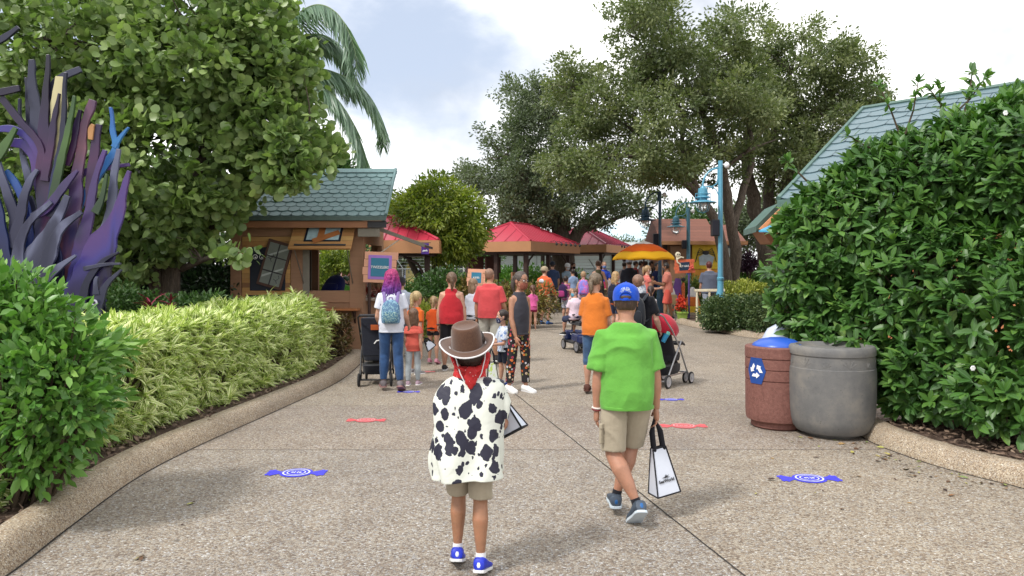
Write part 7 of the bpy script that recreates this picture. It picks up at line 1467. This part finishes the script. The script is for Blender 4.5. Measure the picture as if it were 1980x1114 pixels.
# ---------------------------------------------------------------- strollers
def wheel(g_t, g_r, c, r, ax=(1, 0, 0)):
    M = Matrix.Translation(c) @ Vector(ax).to_track_quat('Z', 'Y').to_matrix().to_4x4()
    g_t.tube([M @ Vector((r*.84*math.cos(q), r*.84*math.sin(q), 0)) for q in [i*math.pi/12 for i in range(25)]], r*.17, 8, cap=False)
    g_r.lathe([(r*.70, -.012), (r*.74, -.014), (r*.74, .014), (r*.70, .012)], n=24, M=M); g_r.lathe([(r*.2, -.02), (r*.2, .02)], n=12, M=M)
    for k_ in range(6): a_ = k_*math.pi/3; g_r.tube([M @ Vector((0, 0, 0)), M @ Vector((r*.72*math.cos(a_), r*.72*math.sin(a_), 0))], .010, 5)
M_TYRE = mk('tyre_rubber', (.02, .02, .022, 1), .8, .1); M_SILV = mk('silver_tube', C(176, 178, 182, .8), .3, .03, metal=.6, bump=0); M_BTUBE = mk('black_tube', (.02, .02, .024, 1), .35, .05, bump=0)
def stroller(label, loc, rz, canopy_mat, fabric, tube, rimc, k=1.0, open_canopy=True):
    R0 = empty('stroller', loc, rz, label, 'stroller'); z = lambda *p: Vector(p)*k
    wl = ((-.23, -.30, .09), (.23, -.30, .09)); wf = ((-.18, .36, .08), (-.27, .36, .08), (.18, .36, .08), (.27, .36, .08))
    for c in wl + wf:
        g1, g2 = Geo(), Geo(); wheel(g1, g2, z(*c), c[2]*k*1.08); wo = g2.build('wheel', rimc, R0, True); g1.build('tyre', M_TYRE, wo, True)
    g = Geo()
    for s_ in (-1, 1):
        g.tube([z(s_*.22, .36, .13), z(s_*.22, .1, .52), z(s_*.23, -.18, .80), z(s_*.23, -.44, 1.0), z(s_*.2, -.5, 1.03)], .012*k, 8); g.tube([z(s_*.21, -.30, .10), z(s_*.22, -.05, .42), z(s_*.22, .14, .62)], .012*k, 8); g.tube([z(s_*.21, -.29, .16), z(s_*.20, .34, .16)], .010*k, 8)
        g.tube([z(s_*.225, .36, .15), z(s_*.225, .36, .08)], .012*k, 8)
    g.tube([z(-.23, -.30, .09), z(.23, -.30, .09)], .01*k, 8); g.tube([z(-.22, .34, .16), z(.22, .34, .16)], .01*k, 8); g.build('frame', tube, R0, True)
    g = Geo(); g.tube([z(-.2, -.5, 1.03), z(.2, -.5, 1.03)], .02*k, 10); g.build('handle', M_BTUBE, R0, True)
    g = Geo()
    g.loft([(z(0, -.14, .78), .19*k, .05*k), (z(0, -.08, .6), .20*k, .07*k), (z(0, .0, .42), .20*k, .10*k)], 18, pw=3); g.loft([(z(0, .05, .34), .19*k, .2*k), (z(0, .06, .40), .20*k, .2*k), (z(0, .07, .46), .2*k, .18*k)], 18, pw=3); g.tube([z(0, .2, .40), z(0, .32, .28), z(0, .36, .18)], .09*k, 10, flat=.3, up=(1, 0, 0)); g.build('seat', fabric, R0, True, vox=.012, sm=3)
    g = Geo(); g.loft([(z(0, .0, .16), .17*k, .24*k), (z(0, .0, .20), .19*k, .27*k), (z(0, -.02, .29), .20*k, .28*k)], 18, pw=4, cap=True); g.build('basket', fabric, R0, True)
    g = Geo(); R_ = []
    for i in range(9):
        a_ = rad(-75 + 150*i/8*.95); pts = []
        for j in range(13):
            b_ = math.pi*j/12; pts.append(z(.23*math.cos(b_), -.06 + .30*math.sin(b_)**.7*math.sin(a_)*1.0, .70 + .32*math.sin(b_)**.7*math.cos(a_)*1.0))
        R_.append(pts)
    g.rings(R_, closed=False, cap=False); co = g.build('canopy', canopy_mat, R0, True, fold=foldf(.004, 14)); md = co.modifiers.new('s', 'SOLIDIFY'); md.thickness = .006
    g = Geo(); g.tube([z(-.2, .28, .56), z(-.14, .36, .58), z(.14, .36, .58), z(.2, .28, .56), z(.22, .15, .60)], .016*k, 8); g.box(z(0, .33, .56), (.26*k, .12*k, .03*k)); g.build('tray', M_DTRIM, R0)
    return R0
c5 = G(1292, 748); ST = stroller('red hooded stroller with silver frame and white spoked wheels right of the boy in green', Vector((c5.x - .03, c5.y + .22, 0)), rad(-38), CL('red_canopy', C(206, 44, 66, .75)), CL('black_nylon', (.02, .02, .026, 1)), M_SILV, mk('pale_rim', C(196, 198, 204, .8), .4), .98)
cb = W(1286, 644, c5.y - .05); CU = empty('drink_cup', (cb.x, cb.y, cb.z-.06), 0, 'turquoise lidded drink cup hooked on the red stroller handle', 'cup')
MCU = Matrix.Rotation(rad(25), 4, 'Y'); g = Geo(); g.lathe([(.03, -.07), (.038, .03), (.04, .05)], n=18, M=MCU); g.build('cup_body', mk('blue_cup', C(52, 150, 200, .8), .3), CU, True); g = Geo(); g.lathe([(.044, .05), (.044, .07), (.036, .09), (.01, .1)], n=18, M=MCU); g.build('cup_lid', mk('mint_lid', C(120, 214, 204, .8), .35), CU, True)
c9 = G(722, 746); ST2 = stroller('black stroller with an orange label pushed by the purple haired woman', Vector((c9.x, c9.y + .25, 0)), rad(6), CL('black_canopy', (.018, .02, .03, 1)), CL('black_canopy', (.018, .02, .03, 1)), M_BTUBE, M_DTRIM, .96)
g = Geo(); g.prism([(-.16, -.40, .42), (.16, -.40, .42), (.19, -.36, .95), (-.19, -.36, .95)], (0, .10, 0)); g.build('rear_panel', CL('black_canopy', (.018, .02, .03, 1)), ST2, bev=.02)
g = Geo(); g.box((.03, -.392, .82), (.16, .02, .07)); g.build('orange_label', mk('orange_label', C(222, 110, 50, .8), .6), ST2)
g = Geo(); g.tube([(.0, -.42, .60), (.03, -.425, .64), (.09, -.42, .65)], .008, 6); g.build('reflective_loop', M_WHITE, ST2)
# ---------------------------------------------------------------- 6. woman in pumpkin leggings
MPUM = spots('pumpkin_print', (.012, .01, .012, 1), [C(224, 108, 50, .8), C(216, 190, 160, .8), C(214, 100, 44, .8), C(150, 150, 80, .8), C(206, 204, 210, .8), C(180, 60, 90, .8), C(232, 130, 60, .8)], 24, .40)
P6 = person('woman in a dark grey sleeveless top, pumpkin print leggings and leopard mask facing right', 1003, 757, 532, hd=148, w=.92, fem=True, hf=.142, skin=C(184, 134, 108, .75), shirt=dict(c=CL('charcoal_tank', C(74, 74, 84, .7)), tank=True, sl=0, hem=.0, off=.012, drape=.85), pants=dict(c=MPUM, len=1.84, off=.012, name='leggings'), shoe=(M_WHITE, mk('white_sole', C(226, 226, 226, .8), .5, .05)), hair=('pony', C(92, 80, 74, .62), .55, .55),
            arms=(((-.08, .03, -1), (.08, .12, -1)), ((.08, .1, -1), (-.16, .22, -1))), mask=spots('leopard_mask', C(150, 84, 66, .75), [C(60, 30, 26, .7), C(40, 22, 20, .7)], 110, .34), face=True, glasses=True, vox=.0085, nodn=-2, headturn=-14)
# ---------------------------------------------------------------- 7. small boy with mask and bag
P7 = person('small dark-haired boy in a white and blue patterned T-shirt and navy shorts holding a bag', 974, 744, 603, hd=-112, w=1.0, hf=.178, skin=SK1, shirt=dict(c=blotch('blue_leaf_print', C(214, 222, 234, .8), C(110, 140, 196, .8), 26, .53), sl=.75, hem=-.02, off=.02, drape=.9), pants=dict(c=CL('navy_shorts', C(28, 34, 54, .6)), len=.85, off=.022), shoe=(mk('blue_trainer', C(40, 70, 150, .8), .6), M_WHITE), hair=('short', C(50, 34, 28, .6)),
            arms=(((-.1, .2, -1), (.1, 1, -.05)), ((.1, .3, -1), (.0, 1, -.1))), mask=blotch('navy_mask_print', C(30, 40, 84, .7), C(200, 206, 220, .8), 60, .6), face=True, vox=.0085)
MGB = blotch('green_white_bag', C(222, 228, 224, .8), C(190, 214, 110, .8), 9, .55)
tote('white and yellow-green patterned bag held by the small boy in the patterned T-shirt', W(951, 700, 10.1), rad(8), .17, .34, .08, 0, MGB, handle=.18, roll=rad(-3))
# ---------------------------------------------------------------- 8. purple haired woman
MPH = NB('purple_hair'); s_ = MPH.n('ShaderNodeSeparateXYZ'); MPH.l(MPH.tc.outputs['Object'], s_.inputs[0]); f_ = MPH.noise(24, 5, .6, sc=(3, 3, .4), dist=.8)
zz_ = MPH.math('ADD', s_.outputs[2], MPH.math('MULTIPLY', MPH.math('SUBTRACT', f_, .5), .14)); mr_ = MPH.n('ShaderNodeMapRange'); MPH.l(zz_, mr_.inputs[0]); mr_.inputs[1].default_value = 1.18; mr_.inputs[2].default_value = 1.58
cc_ = MPH.ramp(mr_.outputs[0], [(0, C(76, 40, 136, .75)), (.45, C(122, 50, 160, .75)), (.75, C(180, 48, 140, .75)), (1, C(196, 50, 120, .75))]); MPH.base(MPH.mix(MPH.ramp(f_, [(.35, (0, 0, 0, 1)), (.6, (1, 1, 1, 1))]), MPH.mix(1.0, cc_, (.4, .3, .5, 1), 'MULTIPLY'), cc_)); MPH.p.inputs['Roughness'].default_value = .5; MPH.bump(f_, .8, .02)
hk = ('hair', 'purple'); MATS[hk] = MPH.m; MPH = MPH.m
P8 = person('woman with long magenta and purple hair, white T-shirt and jeans', 757, 756, 534, hd=-6, w=1.04, fem=True, hf=.142, skin=SK1, shirt=dict(c=CL('white_cotton', C(222, 226, 240, .82)), sl=.62, hem=-.03, off=.016, drape=.85), pants=dict(c=jeans('blue_denim', C(60, 92, 140, .7)), len=1.9, off=.008, name='jeans'), shoe=(mk('grey_pink_shoe', C(112, 104, 108, .75), .6, .2, 20), mk('rose_sole', C(150, 110, 110, .8), .6)), hair=None,
            arms=(((-.22, .05, -1), (.12, .7, -.6)), ((.20, .02, -1), (.15, .7, -.5))), legs=(((-.03, .22, -1), (-.04, -.1, -1), 0), ((.0, .0, -1), (.10, -.22, -1), 22)), vox=.009)
MH8, HH8 = P8['MH'], P8['HH']; g = Geo(); g.ell((0, -.065, .60), (.43, .46, .44), 24, 14, MH8)
for k_ in range(26):
    a_ = rad(192 + 156*k_/25); x0, y0 = .36*math.cos(a_), -.05 + .40*math.sin(a_); ln = 1.5 + .35*math.sin(k_*2.3); pts = []
    for i in range(9): t = i/8; pts.append(MH8 @ Vector((x0*(1 + .75*t) + .09*t*math.sin(t*10 + k_*1.7), y0 - .06*t + .04*math.cos(t*9 + k_), .55 - ln*t)))
    g.tube(pts, [HH8*(.105 - .075*(i/8)**1.3) for i in range(9)], 8)
g.build('hair', MPH, P8['root'], True, vox=.0055, sm=1, fold=foldf(.005, 32, 2))
backpack(P8, blotch('sequin_blue', C(96, 132, 168, .75), C(150, 190, 206, .8), 40, .52), 'small shimmering light blue backpack on the purple haired woman', .92, zc_=.50, pocket=blotch('sequin_teal', C(70, 120, 150, .75), C(160, 186, 176, .8), 60, .52), strap=CL('lilac_strap', C(150, 130, 186, .8)), wd=1.1)
# ---------------------------------------------------------------- 10..15 the middle group
MCOR = CL('coral_cotton', C(232, 108, 94, .75)); MRED = CL('red_cotton', C(206, 52, 62, .75))
P10 = person('little girl with long light brown hair in a coral ruffled top and pale grey leggings', 799, 744, 600, hd=3, w=.95, fem=True, hf=.172, skin=SK1, shirt=dict(c=MCOR, sl=.35, hem=-.06, off=.018, drape=.8, flare=.12), pants=dict(c=CL('pale_grey_cotton', C(186, 194, 200, .8)), len=1.9, off=.006, name='leggings'), shoe=(mk('mauve_trainer', C(186, 160, 176, .8), .5, .25, 30), M_WHITE), hair=('long', C(124, 92, 70, .62), .62, .92), vox=.0085)
g = Geo(); rr_ = P10['ring'](.86, .016); g.loft([(rr_[0], rr_[1]*1.05, rr_[2]*1.1), ((0, 0, rr_[0][2]-.03), rr_[1]*1.25, rr_[2]*1.35), ((0, 0, rr_[0][2]-.055), rr_[1]*1.3, rr_[2]*1.42)], 40); g.build('ruffle', MCOR, P10['root'], True, fold=foldf(.008, 26))
tote('pale flat bag held out by the little girl in the coral top', W(826, 660, 10.2), rad(30), .14, .12, .03, 0, MBAG, handle=.05, roll=rad(-35))
P11 = person('blonde girl with a high ponytail in an orange T-shirt standing behind the girl in coral', 803, 722, 568, hd=30, w=1.0, fem=True, hf=.16, skin=SK1, shirt=dict(c=CL('bright_orange', C(236, 112, 44, .75)), sl=.7, hem=-.04, off=.016, drape=.9), pants=dict(c=CL('navy_shorts', C(28, 34, 54, .6)), len=.6, off=.02), shoe=(mk('grey_trainer', C(150, 150, 156, .8), .5), M_WHITE), hair=('pony', C(206, 178, 128, .7), .9, .72), vox=.010, headturn=12)
P12 = person('girl with a blonde ponytail in an orange T-shirt and short black shorts walking away', 838, 704, 581, hd=10, w=.95, fem=True, hf=.16, skin=SK1, shirt=dict(c=CL('orange_red', C(240, 98, 44, .75)), sl=.6, hem=.03, off=.014, drape=.85), pants=dict(c=MBLK, len=.38, off=.02), shoe=(mk('pink_sandal', C(206, 140, 160, .8), .6), mk('pink_sandal', C(206, 140, 160, .8), .6)), hair=('pony', C(176, 144, 104, .66), .55, .6), vox=.010, legs=(((-.02, .1, -1), (-.02, -.15, -1), 10), ((.02, -.06, -1), (.04, -.12, -1), 20)))
P13 = person('woman with a brown ponytail in a red sleeveless top and black shorts', 873, 716, 532, hd=4, w=1.22, fem=True, hf=.14, skin=SK1, shirt=dict(c=MRED, tank=True, hem=.0, off=.016, drape=.9), pants=dict(c=MBLK, len=.9, off=.016), shoe=(mk('dark_trainer', C(40, 40, 44, .7), .6), M_WHITE), hair=('pony', C(124, 96, 74, .64), .75, .66), arms=(((-.22, .02, -1), (-.06, .06, -1)), ((.2, .02, -1), (.06, .1, -1))), vox=.010)
P14 = person('girl with long light brown hair in a white top and black shorts', 915, 688, 543, hd=25, w=.95, fem=True, hf=.152, skin=SK4, shirt=dict(c=CL('white_cotton', C(222, 226, 240, .82)), sl=.7, hem=.0, off=.014, drape=.85), pants=dict(c=MBLK, len=1.1, off=.01), shoe=(mk('grey_trainer', C(150, 150, 156, .8), .5), M_WHITE), hair=('long', C(156, 126, 98, .66), .5, .9), vox=.012, headturn=20)
P15 = person('bald man in a coral red T-shirt and pale grey shorts beside the woman in red', 947, 703, 529, hd=8, w=1.24, hf=.137, skin=SK2, shirt=dict(c=CL('coral_red', C(226, 88, 92, .75)), sl=.85, hem=-.03, off=.018, drape=.98), pants=dict(c=CL('stone_cotton', C(190, 188, 178, .78)), len=.97, off=.026), shoe=(mk('black_white_trainer', C(36, 36, 40, .7), .6), M_WHITE), sock=MBLK, hair=('buzz', C(160, 122, 100, .68)), arms=(((-.22, .04, -1), (-.04, .12, -1)), ((.24, .04, -1), (.1, .7, -.6))), legs=(((-.03, .14, -1), (-.02, -.02, -1), 0), ((.03, -.06, -1), (.03, -.14, -1), 16)), vox=.010, headturn=14)
for P_, i_, t_ in ((P13, 0, .95), (P15, 0, .95)):
    S_, E, Wr, U_, L_ = P_['AJ'][i_]; g = Geo(); c_ = E.lerp(Wr, t_); u1 = L_.orthogonal().normalized(); v1 = L_.cross(u1); g.tube([c_ + (u1*math.cos(q) + v1*math.sin(q))*.033 for q in [i*math.pi/8 for i in range(17)]], .008, 6); g.build('watch_strap', M_DTRIM, P_['root'], True)
# ---------------------------------------------------------------- farther people
BL = lambda r_, g_, b_, k=.75: CL('cloth_%d_%d_%d' % (r_, g_, b_), C(r_, g_, b_, k))
SHW = (mk('blue_runner', C(50, 92, 150, .8), .6), mk('navy_sole', C(30, 40, 70, .8), .6)); SHG = (mk('grey_trainer', C(150, 150, 156, .8), .5), M_WHITE); SHD = (mk('dark_trainer', C(40, 40, 44, .7), .6), M_WHITE)
KCAP = (BL(196, 178, 150),)
def far(label, px, py, top, **kw): 
    kw.setdefault('vox', .018); kw.setdefault('shoe', SHG); return person(label, px, py, top, **kw)
P16 = far('man in a long-sleeved orange shirt, tan shorts and tan cap', 1052, 627, 519, hd=35, w=1.1, shirt=dict(c=BL(244, 120, 72), sl=1.85, hem=-.03, off=.016, drape=.9), pants=dict(c=BL(190, 168, 134), len=.95, off=.024), shoe=SHW, sock=MBLK, hair=('short', C(120, 90, 70, .6)), cap=KCAP, mask=MBLK, headturn=20, vox=.014, arms=(((-.16, .1, -1), (.0, .3, -1)), ((.3, .3, -1), (.2, .5, -1))), legs=(((-.02, .1, -1), (-.01, -.04, -1), 0), ((.06, .14, -1), (.04, -.1, -1), 0)))
g = Geo(); rr_ = P16['ring'](.78, .03); g.ell((0, -rr_[2]*.98, P16['PZ'] + P16['TL']*.80), (.085, .02, .06), 14, 8); g.build('back_print', mk('white_print', C(222, 222, 232, .8), .7, .3, 40), P16['root'])
far('girl with a braid in a bright pink T-shirt', 1030, 640, 556, hd=0, w=.95, fem=True, hf=.165, shirt=dict(c=BL(240, 110, 176), sl=.6, hem=-.08, off=.014, drape=.85), pants=dict(c=BL(150, 30, 70), len=.42, off=.012), shoe=None, bare=True, hair=('pony', C(112, 70, 52, .62), .8, .5), vox=.014)
far('man in a navy T-shirt and dark shorts beyond the man in orange', 1068, 604, 511, hd=10, w=1.1, shirt=dict(c=BL(60, 76, 112), sl=.7, hem=-.03, off=.016, drape=.9), pants=dict(c=BL(56, 60, 74), len=.9, off=.024), hair=('short', C(60, 46, 38, .6)), cap=(BL(40, 46, 60),))
P19 = far('person in a mauve T-shirt and white shorts with dark hair and a pink backpack', 1094, 622, 536, hd=38, w=.95, fem=True, hf=.15, shirt=dict(c=BL(196, 110, 166), sl=.6, hem=-.03, off=.014), pants=dict(c=BL(206, 210, 226), len=.9, off=.02), hair=('short', C(52, 38, 34, .6)), shoe=SHD, vox=.015)
backpack(P19, BL(60, 40, 84), 'purple-black and pink backpack on the person in mauve', 1.35, pocket=BL(190, 70, 140), strap=BL(190, 70, 140))
P20 = far('blonde short-haired woman in a pale pink sleeveless top with a lilac backpack', 1128, 628, 530, hd=5, w=1.05, fem=True, shirt=dict(c=BL(236, 190, 206), tank=True, hem=.0, off=.014), pants=dict(c=BL(200, 200, 214), len=.9, off=.02), hair=('short', C(196, 160, 120, .68)), arms=(((-.35, .1, -1), (-.8, .4, .1)), ((.15, 0, -1), (.05, .2, -1))), vox=.015)
backpack(P20, blotch('lilac_bag', C(136, 128, 214, .8), C(216, 110, 176, .8), 7, .52), 'lilac and pink backpack on the short-haired blonde woman', 1.3, strap=BL(206, 90, 160))
far('toddler in a pale peach outfit held against the blonde woman with the lilac backpack', 1104, 612, 545, hd=120, w=1.0, hf=.18, shirt=dict(c=BL(240, 196, 186), sl=.5, hem=-.05), pants=dict(c=BL(240, 200, 196), len=.7), hair=('short', C(186, 150, 116, .68)), d=21.8)
far('person in a pale blue T-shirt with dark hair beyond the pink backpack', 1108, 606, 523, hd=-10, w=1.0, shirt=dict(c=BL(158, 182, 222), sl=.6, hem=-.03), pants=dict(c=BL(60, 66, 84), len=.9), hair=('short', C(46, 32, 30, .6)))
far('person in a white cap and light blue shirt facing the camera near the tree trunk', 1096, 600, 514, hd=160, w=1.0, shirt=dict(c=BL(160, 184, 206), sl=.6, hem=-.03), pants=dict(c=BL(90, 96, 110), len=.9), hair=('short', C(90, 70, 56, .6)), cap=(BL(220, 222, 226),), mask=BL(210, 214, 220), face=True)
far('dark-haired person in black leaning beside the white-capped person', 1107, 598, 514, hd=150, w=.95, fem=True, shirt=dict(c=BL(40, 38, 44), sl=.6, hem=-.03), pants=dict(c=BL(40, 38, 44), len=1.8), hair=('long', C(90, 56, 40, .6), .4, .9), mask=BL(40, 38, 44), face=True, d=30.5)
far('woman in an olive sleeveless top with a cream shoulder strap near the serving counter', 1157, 612, 507, hd=5, w=1.05, fem=True, shirt=dict(c=BL(92, 88, 64), tank=True, hem=-.02), pants=dict(c=BL(60, 56, 60), len=.8), hair=('bun', C(92, 64, 48, .62), .3, .75), arms=(((-.45, 0, -1), (-.2, .5, -.6)), ((.4, 0, -1), (.1, .4, -.8))))
far('server in a royal blue shirt and blue face covering behind the counter', 1168, 600, 509, hd=170, w=1.05, shirt=dict(c=BL(48, 84, 206), sl=.7, hem=-.03), pants=dict(c=BL(40, 40, 50), len=1.8), hair=('short', C(170, 130, 100, .66)), mask=BL(120, 150, 210), face=True)
P27 = far('blonde girl with loose hair in an orange top wearing a dark pack', 1190, 648, 531, hd=30, w=.9, fem=True, hf=.15, shirt=dict(c=BL(240, 120, 70), sl=.6, hem=-.03), pants=dict(c=BL(50, 60, 90), len=.8), hair=('long', C(196, 160, 112, .68), .8, .95), headturn=20, vox=.014)
backpack(P27, BL(40, 44, 62), 'dark navy backpack on the blonde girl with loose hair', 1.1)
far('man in a dark charcoal jacket and grey cap seen from behind under the umbrella', 1217, 618, 512, hd=0, w=1.15, shirt=dict(c=BL(48, 52, 64), sl=1.9, hem=-.1, off=.02), pants=dict(c=BL(50, 52, 60), len=1.8), hair=('short', C(90, 76, 66, .6)), cap=(BL(176, 186, 206),), d=25.2)
far('woman with blonde ponytail, white mask and coral top facing right', 1249, 632, 517, hd=75, w=.95, fem=True, shirt=dict(c=BL(232, 128, 118), sl=.3, hem=.0), pants=dict(c=BL(90, 100, 130), len=1.5), hair=('pony', C(190, 154, 112, .68), .7, .7), mask=BL(226, 226, 226), face=True, arms=(((-.1, .1, -1), (-.1, 1, 0)), ((.1, .3, -1), (0, 1, .1))), vox=.014)
far('dark ponytailed child in a white top behind the man in black', 1258, 664, 556, hd=15, w=.9, fem=True, hf=.16, shirt=dict(c=BL(214, 210, 216), sl=.5, hem=-.03), pants=dict(c=BL(70, 76, 100), len=.6), hair=('pony', C(62, 40, 34, .6), .6, .5), vox=.014)
far('dark-haired bearded man in a salmon T-shirt and coral shorts facing left', 1291, 622, 514, hd=-82, w=1.1, skin=SK3, shirt=dict(c=BL(240, 150, 132), sl=.75, hem=-.02, off=.016, drape=.9), pants=dict(c=BL(244, 112, 98), len=.95, off=.026), shoe=(mk('black_white_trainer', C(36, 36, 40, .7), .6), M_WHITE), hair=('short', C(44, 34, 32, .6)), arms=(((.0, .35, -1), (0, 1, .3)), ((.1, .3, -1), (0, 1, .15))), mask=BL(90, 86, 92), face=True, vox=.014, headturn=18)
far('woman in a navy floral top with dark hair left of the coral shorts man', 1269, 606, 513, hd=150, w=.95, fem=True, skin=SK2, shirt=dict(c=BL(38, 46, 90), sl=.3, hem=-.05), pants=dict(c=BL(50, 54, 80), len=1.6), hair=('long', C(46, 32, 30, .6), .4, .9), face=True)
far('heavy man in a grey T-shirt with red-brown hair at the cream rail', 1372, 640, 527, hd=-5, w=1.28, shirt=dict(c=BL(104, 112, 132), sl=.8, hem=-.05, off=.018, drape=.98), pants=dict(c=BL(156, 164, 180), len=.95, off=.024), hair=('short', C(110, 46, 44, .62)), d=22.2, vox=.014)
far('man in a white T-shirt with a dark stripe standing right of the purple haired woman', 776, 690, 545, hd=-5, w=1.1, shirt=dict(c=blotch('stripe_tee', C(196, 206, 222, .8), C(90, 100, 116, .8), 5, .62), sl=.7, hem=-.03), pants=dict(c=BL(110, 112, 120), len=.9), hair=('short', C(70, 54, 46, .6)), cap=(BL(60, 60, 66),), vox=.013)
P34 = far('person in a red T-shirt and dark cap with a white backpack beyond the blonde girl', 812, 622, 526, hd=0, w=1.0, shirt=dict(c=BL(216, 88, 84), sl=.6, hem=-.03), pants=dict(c=BL(60, 60, 70), len=.9), hair=('short', C(60, 46, 40, .6)), cap=(BL(40, 48, 76),))
backpack(P34, blotch('white_bag_print', C(220, 214, 210, .8), C(150, 120, 116, .8), 12, .55), 'white patterned backpack on the person in the red T-shirt', 1.15)
P35 = far('person in a lime green top bending over inside the kiosk with a navy backpack', 645, 680, 525, hd=15, w=1.05, shirt=dict(c=BL(120, 200, 80), sl=1.8, hem=-.03), pants=dict(c=BL(30, 40, 90), len=1.8), hair=('short', C(40, 90, 50, .7)), lean=38, d=15.0, arms=(((-.3, .2, -1), (-.1, .5, -.8)), ((.35, .5, -1), (.4, .5, -.8))))
backpack(P35, BL(24, 34, 96), 'large navy backpack on the person in lime green inside the kiosk', 1.7, zc_=.55)
for px, c_, lb in ((1228, (196, 50, 64), 'queuing person in a red shirt left of the umbrella pole'), (1238, (216, 196, 200), 'queuing person in a pale top directly behind the umbrella pole'), (1247, (176, 34, 54), 'queuing person in a dark red shirt right of the umbrella pole'), (1258, (50, 40, 46), 'queuing person in black near the hut wall'), (1207, (206, 190, 196), 'queuing person in a white top left end of the far queue'), (1279, (60, 110, 120), 'queuing person in teal next to the hut corner')):
    far(lb, px, 592, 509, hd=(px*37) % 360, w=1.0, shirt=dict(c=BL(*c_), sl=.6, hem=-.03), pants=dict(c=BL(56, 56, 70), len=1.2), hair=('short', C(70, 50, 42, .6)), vox=.022, group='people queuing behind the umbrella')
# ---------------------------------------------------------------- scooter with a seated lady
c = G(1122, 678); SCT = empty('mobility_scooter', (c.x, c.y, 0), rad(18), 'dark blue mobility scooter carrying a seated lady', 'mobility scooter')
for (x_, y_, r_) in ((-.24, -.38, .13), (.24, -.38, .13), (-.2, .38, .11), (.2, .38, .11)):
    g1, g2 = Geo(), Geo(); wheel(g1, g2, Vector((x_, y_, r_)), r_*1.0); wo = g2.build('wheel', mk('grey_rim', C(130, 130, 136, .8), .4), SCT, True); g1.build('tyre', M_TYRE, wo, True)
MSB = mk('navy_gloss', C(30, 44, 92, .75), .25, .05, spec=.6)
g = Geo(); g.box((0, .0, .17), (.4, .9, .05)); g.build('deck', M_DTRIM, SCT, bev=.01); g = Geo(); g.prism([(-.26, -.5, .18), (.26, -.5, .18), (.26, -.12, .2), (-.26, -.12, .2)], (0, 0, .17)); g.build('rear_cover', MSB, SCT, bev=.04); g = Geo(); g.prism([(-.2, .28, .18), (.2, .28, .18), (.16, .52, .18), (-.16, .52, .18)], (0, 0, .2)); g.build('front_cover', MSB, SCT, bev=.04)
g = Geo(); g.tube([(0, -.28, .3), (0, -.28, .52)], .03, 10); g.tube([(0, .42, .3), (0, .30, .85)], .022, 10); g.tube([(-.2, .28, .86), (.2, .28, .86)], .016, 8); g.tube([(-.27, -.42, .56), (-.27, -.1, .56), (-.27, -.02, .70), (-.27, -.35, .74)], .014, 8); g.tube([(.27, -.42, .56), (.27, -.1, .56), (.27, -.02, .70), (.27, -.35, .74)], .014, 8); g.build('tubing', M_BTUBE, SCT, True)
g = Geo(); g.box((0, -.27, .56), (.44, .42, .08)); g.box((0, -.50, .78), (.42, .08, .4)); g.build('seat', CL('black_vinyl', (.02, .02, .024, 1)), SCT, bev=.03)
g = Geo(); g.prism([(-.03, -.56, .22), (.16, -.56, .22), (.14, -.6, .50), (0, -.6, .50)], (0, -.08, 0)); g.build('hanging_bag', MBLK, SCT, bev=.02)
far('seated lady with short brown hair, blue face mask and pale pink T-shirt riding the scooter', 1112, 700, 586, hd=-18, w=1.1, fem=True, shirt=dict(c=blotch('pale_pink_print', C(232, 208, 222, .8), C(190, 190, 214, .8), 20, .6), sl=.6, hem=.0, off=.016), pants=dict(c=BL(40, 50, 90), len=1.2, off=.02), hair=('short', C(120, 90, 70, .62)), mask=BL(110, 180, 206), face=True, headturn=-150 if False else -95, seat=.66, d=c.y - .22, legs=(((-.15, 1, -.1), (0, .15, -1), 0), ((.15, 1, -.1), (0, .15, -1), 0)), arms=(((-.2, .3, -1), (.3, 1, -.2)), ((.2, .3, -1), (-.3, 1, -.2))), vox=.013, shoe=SHD)
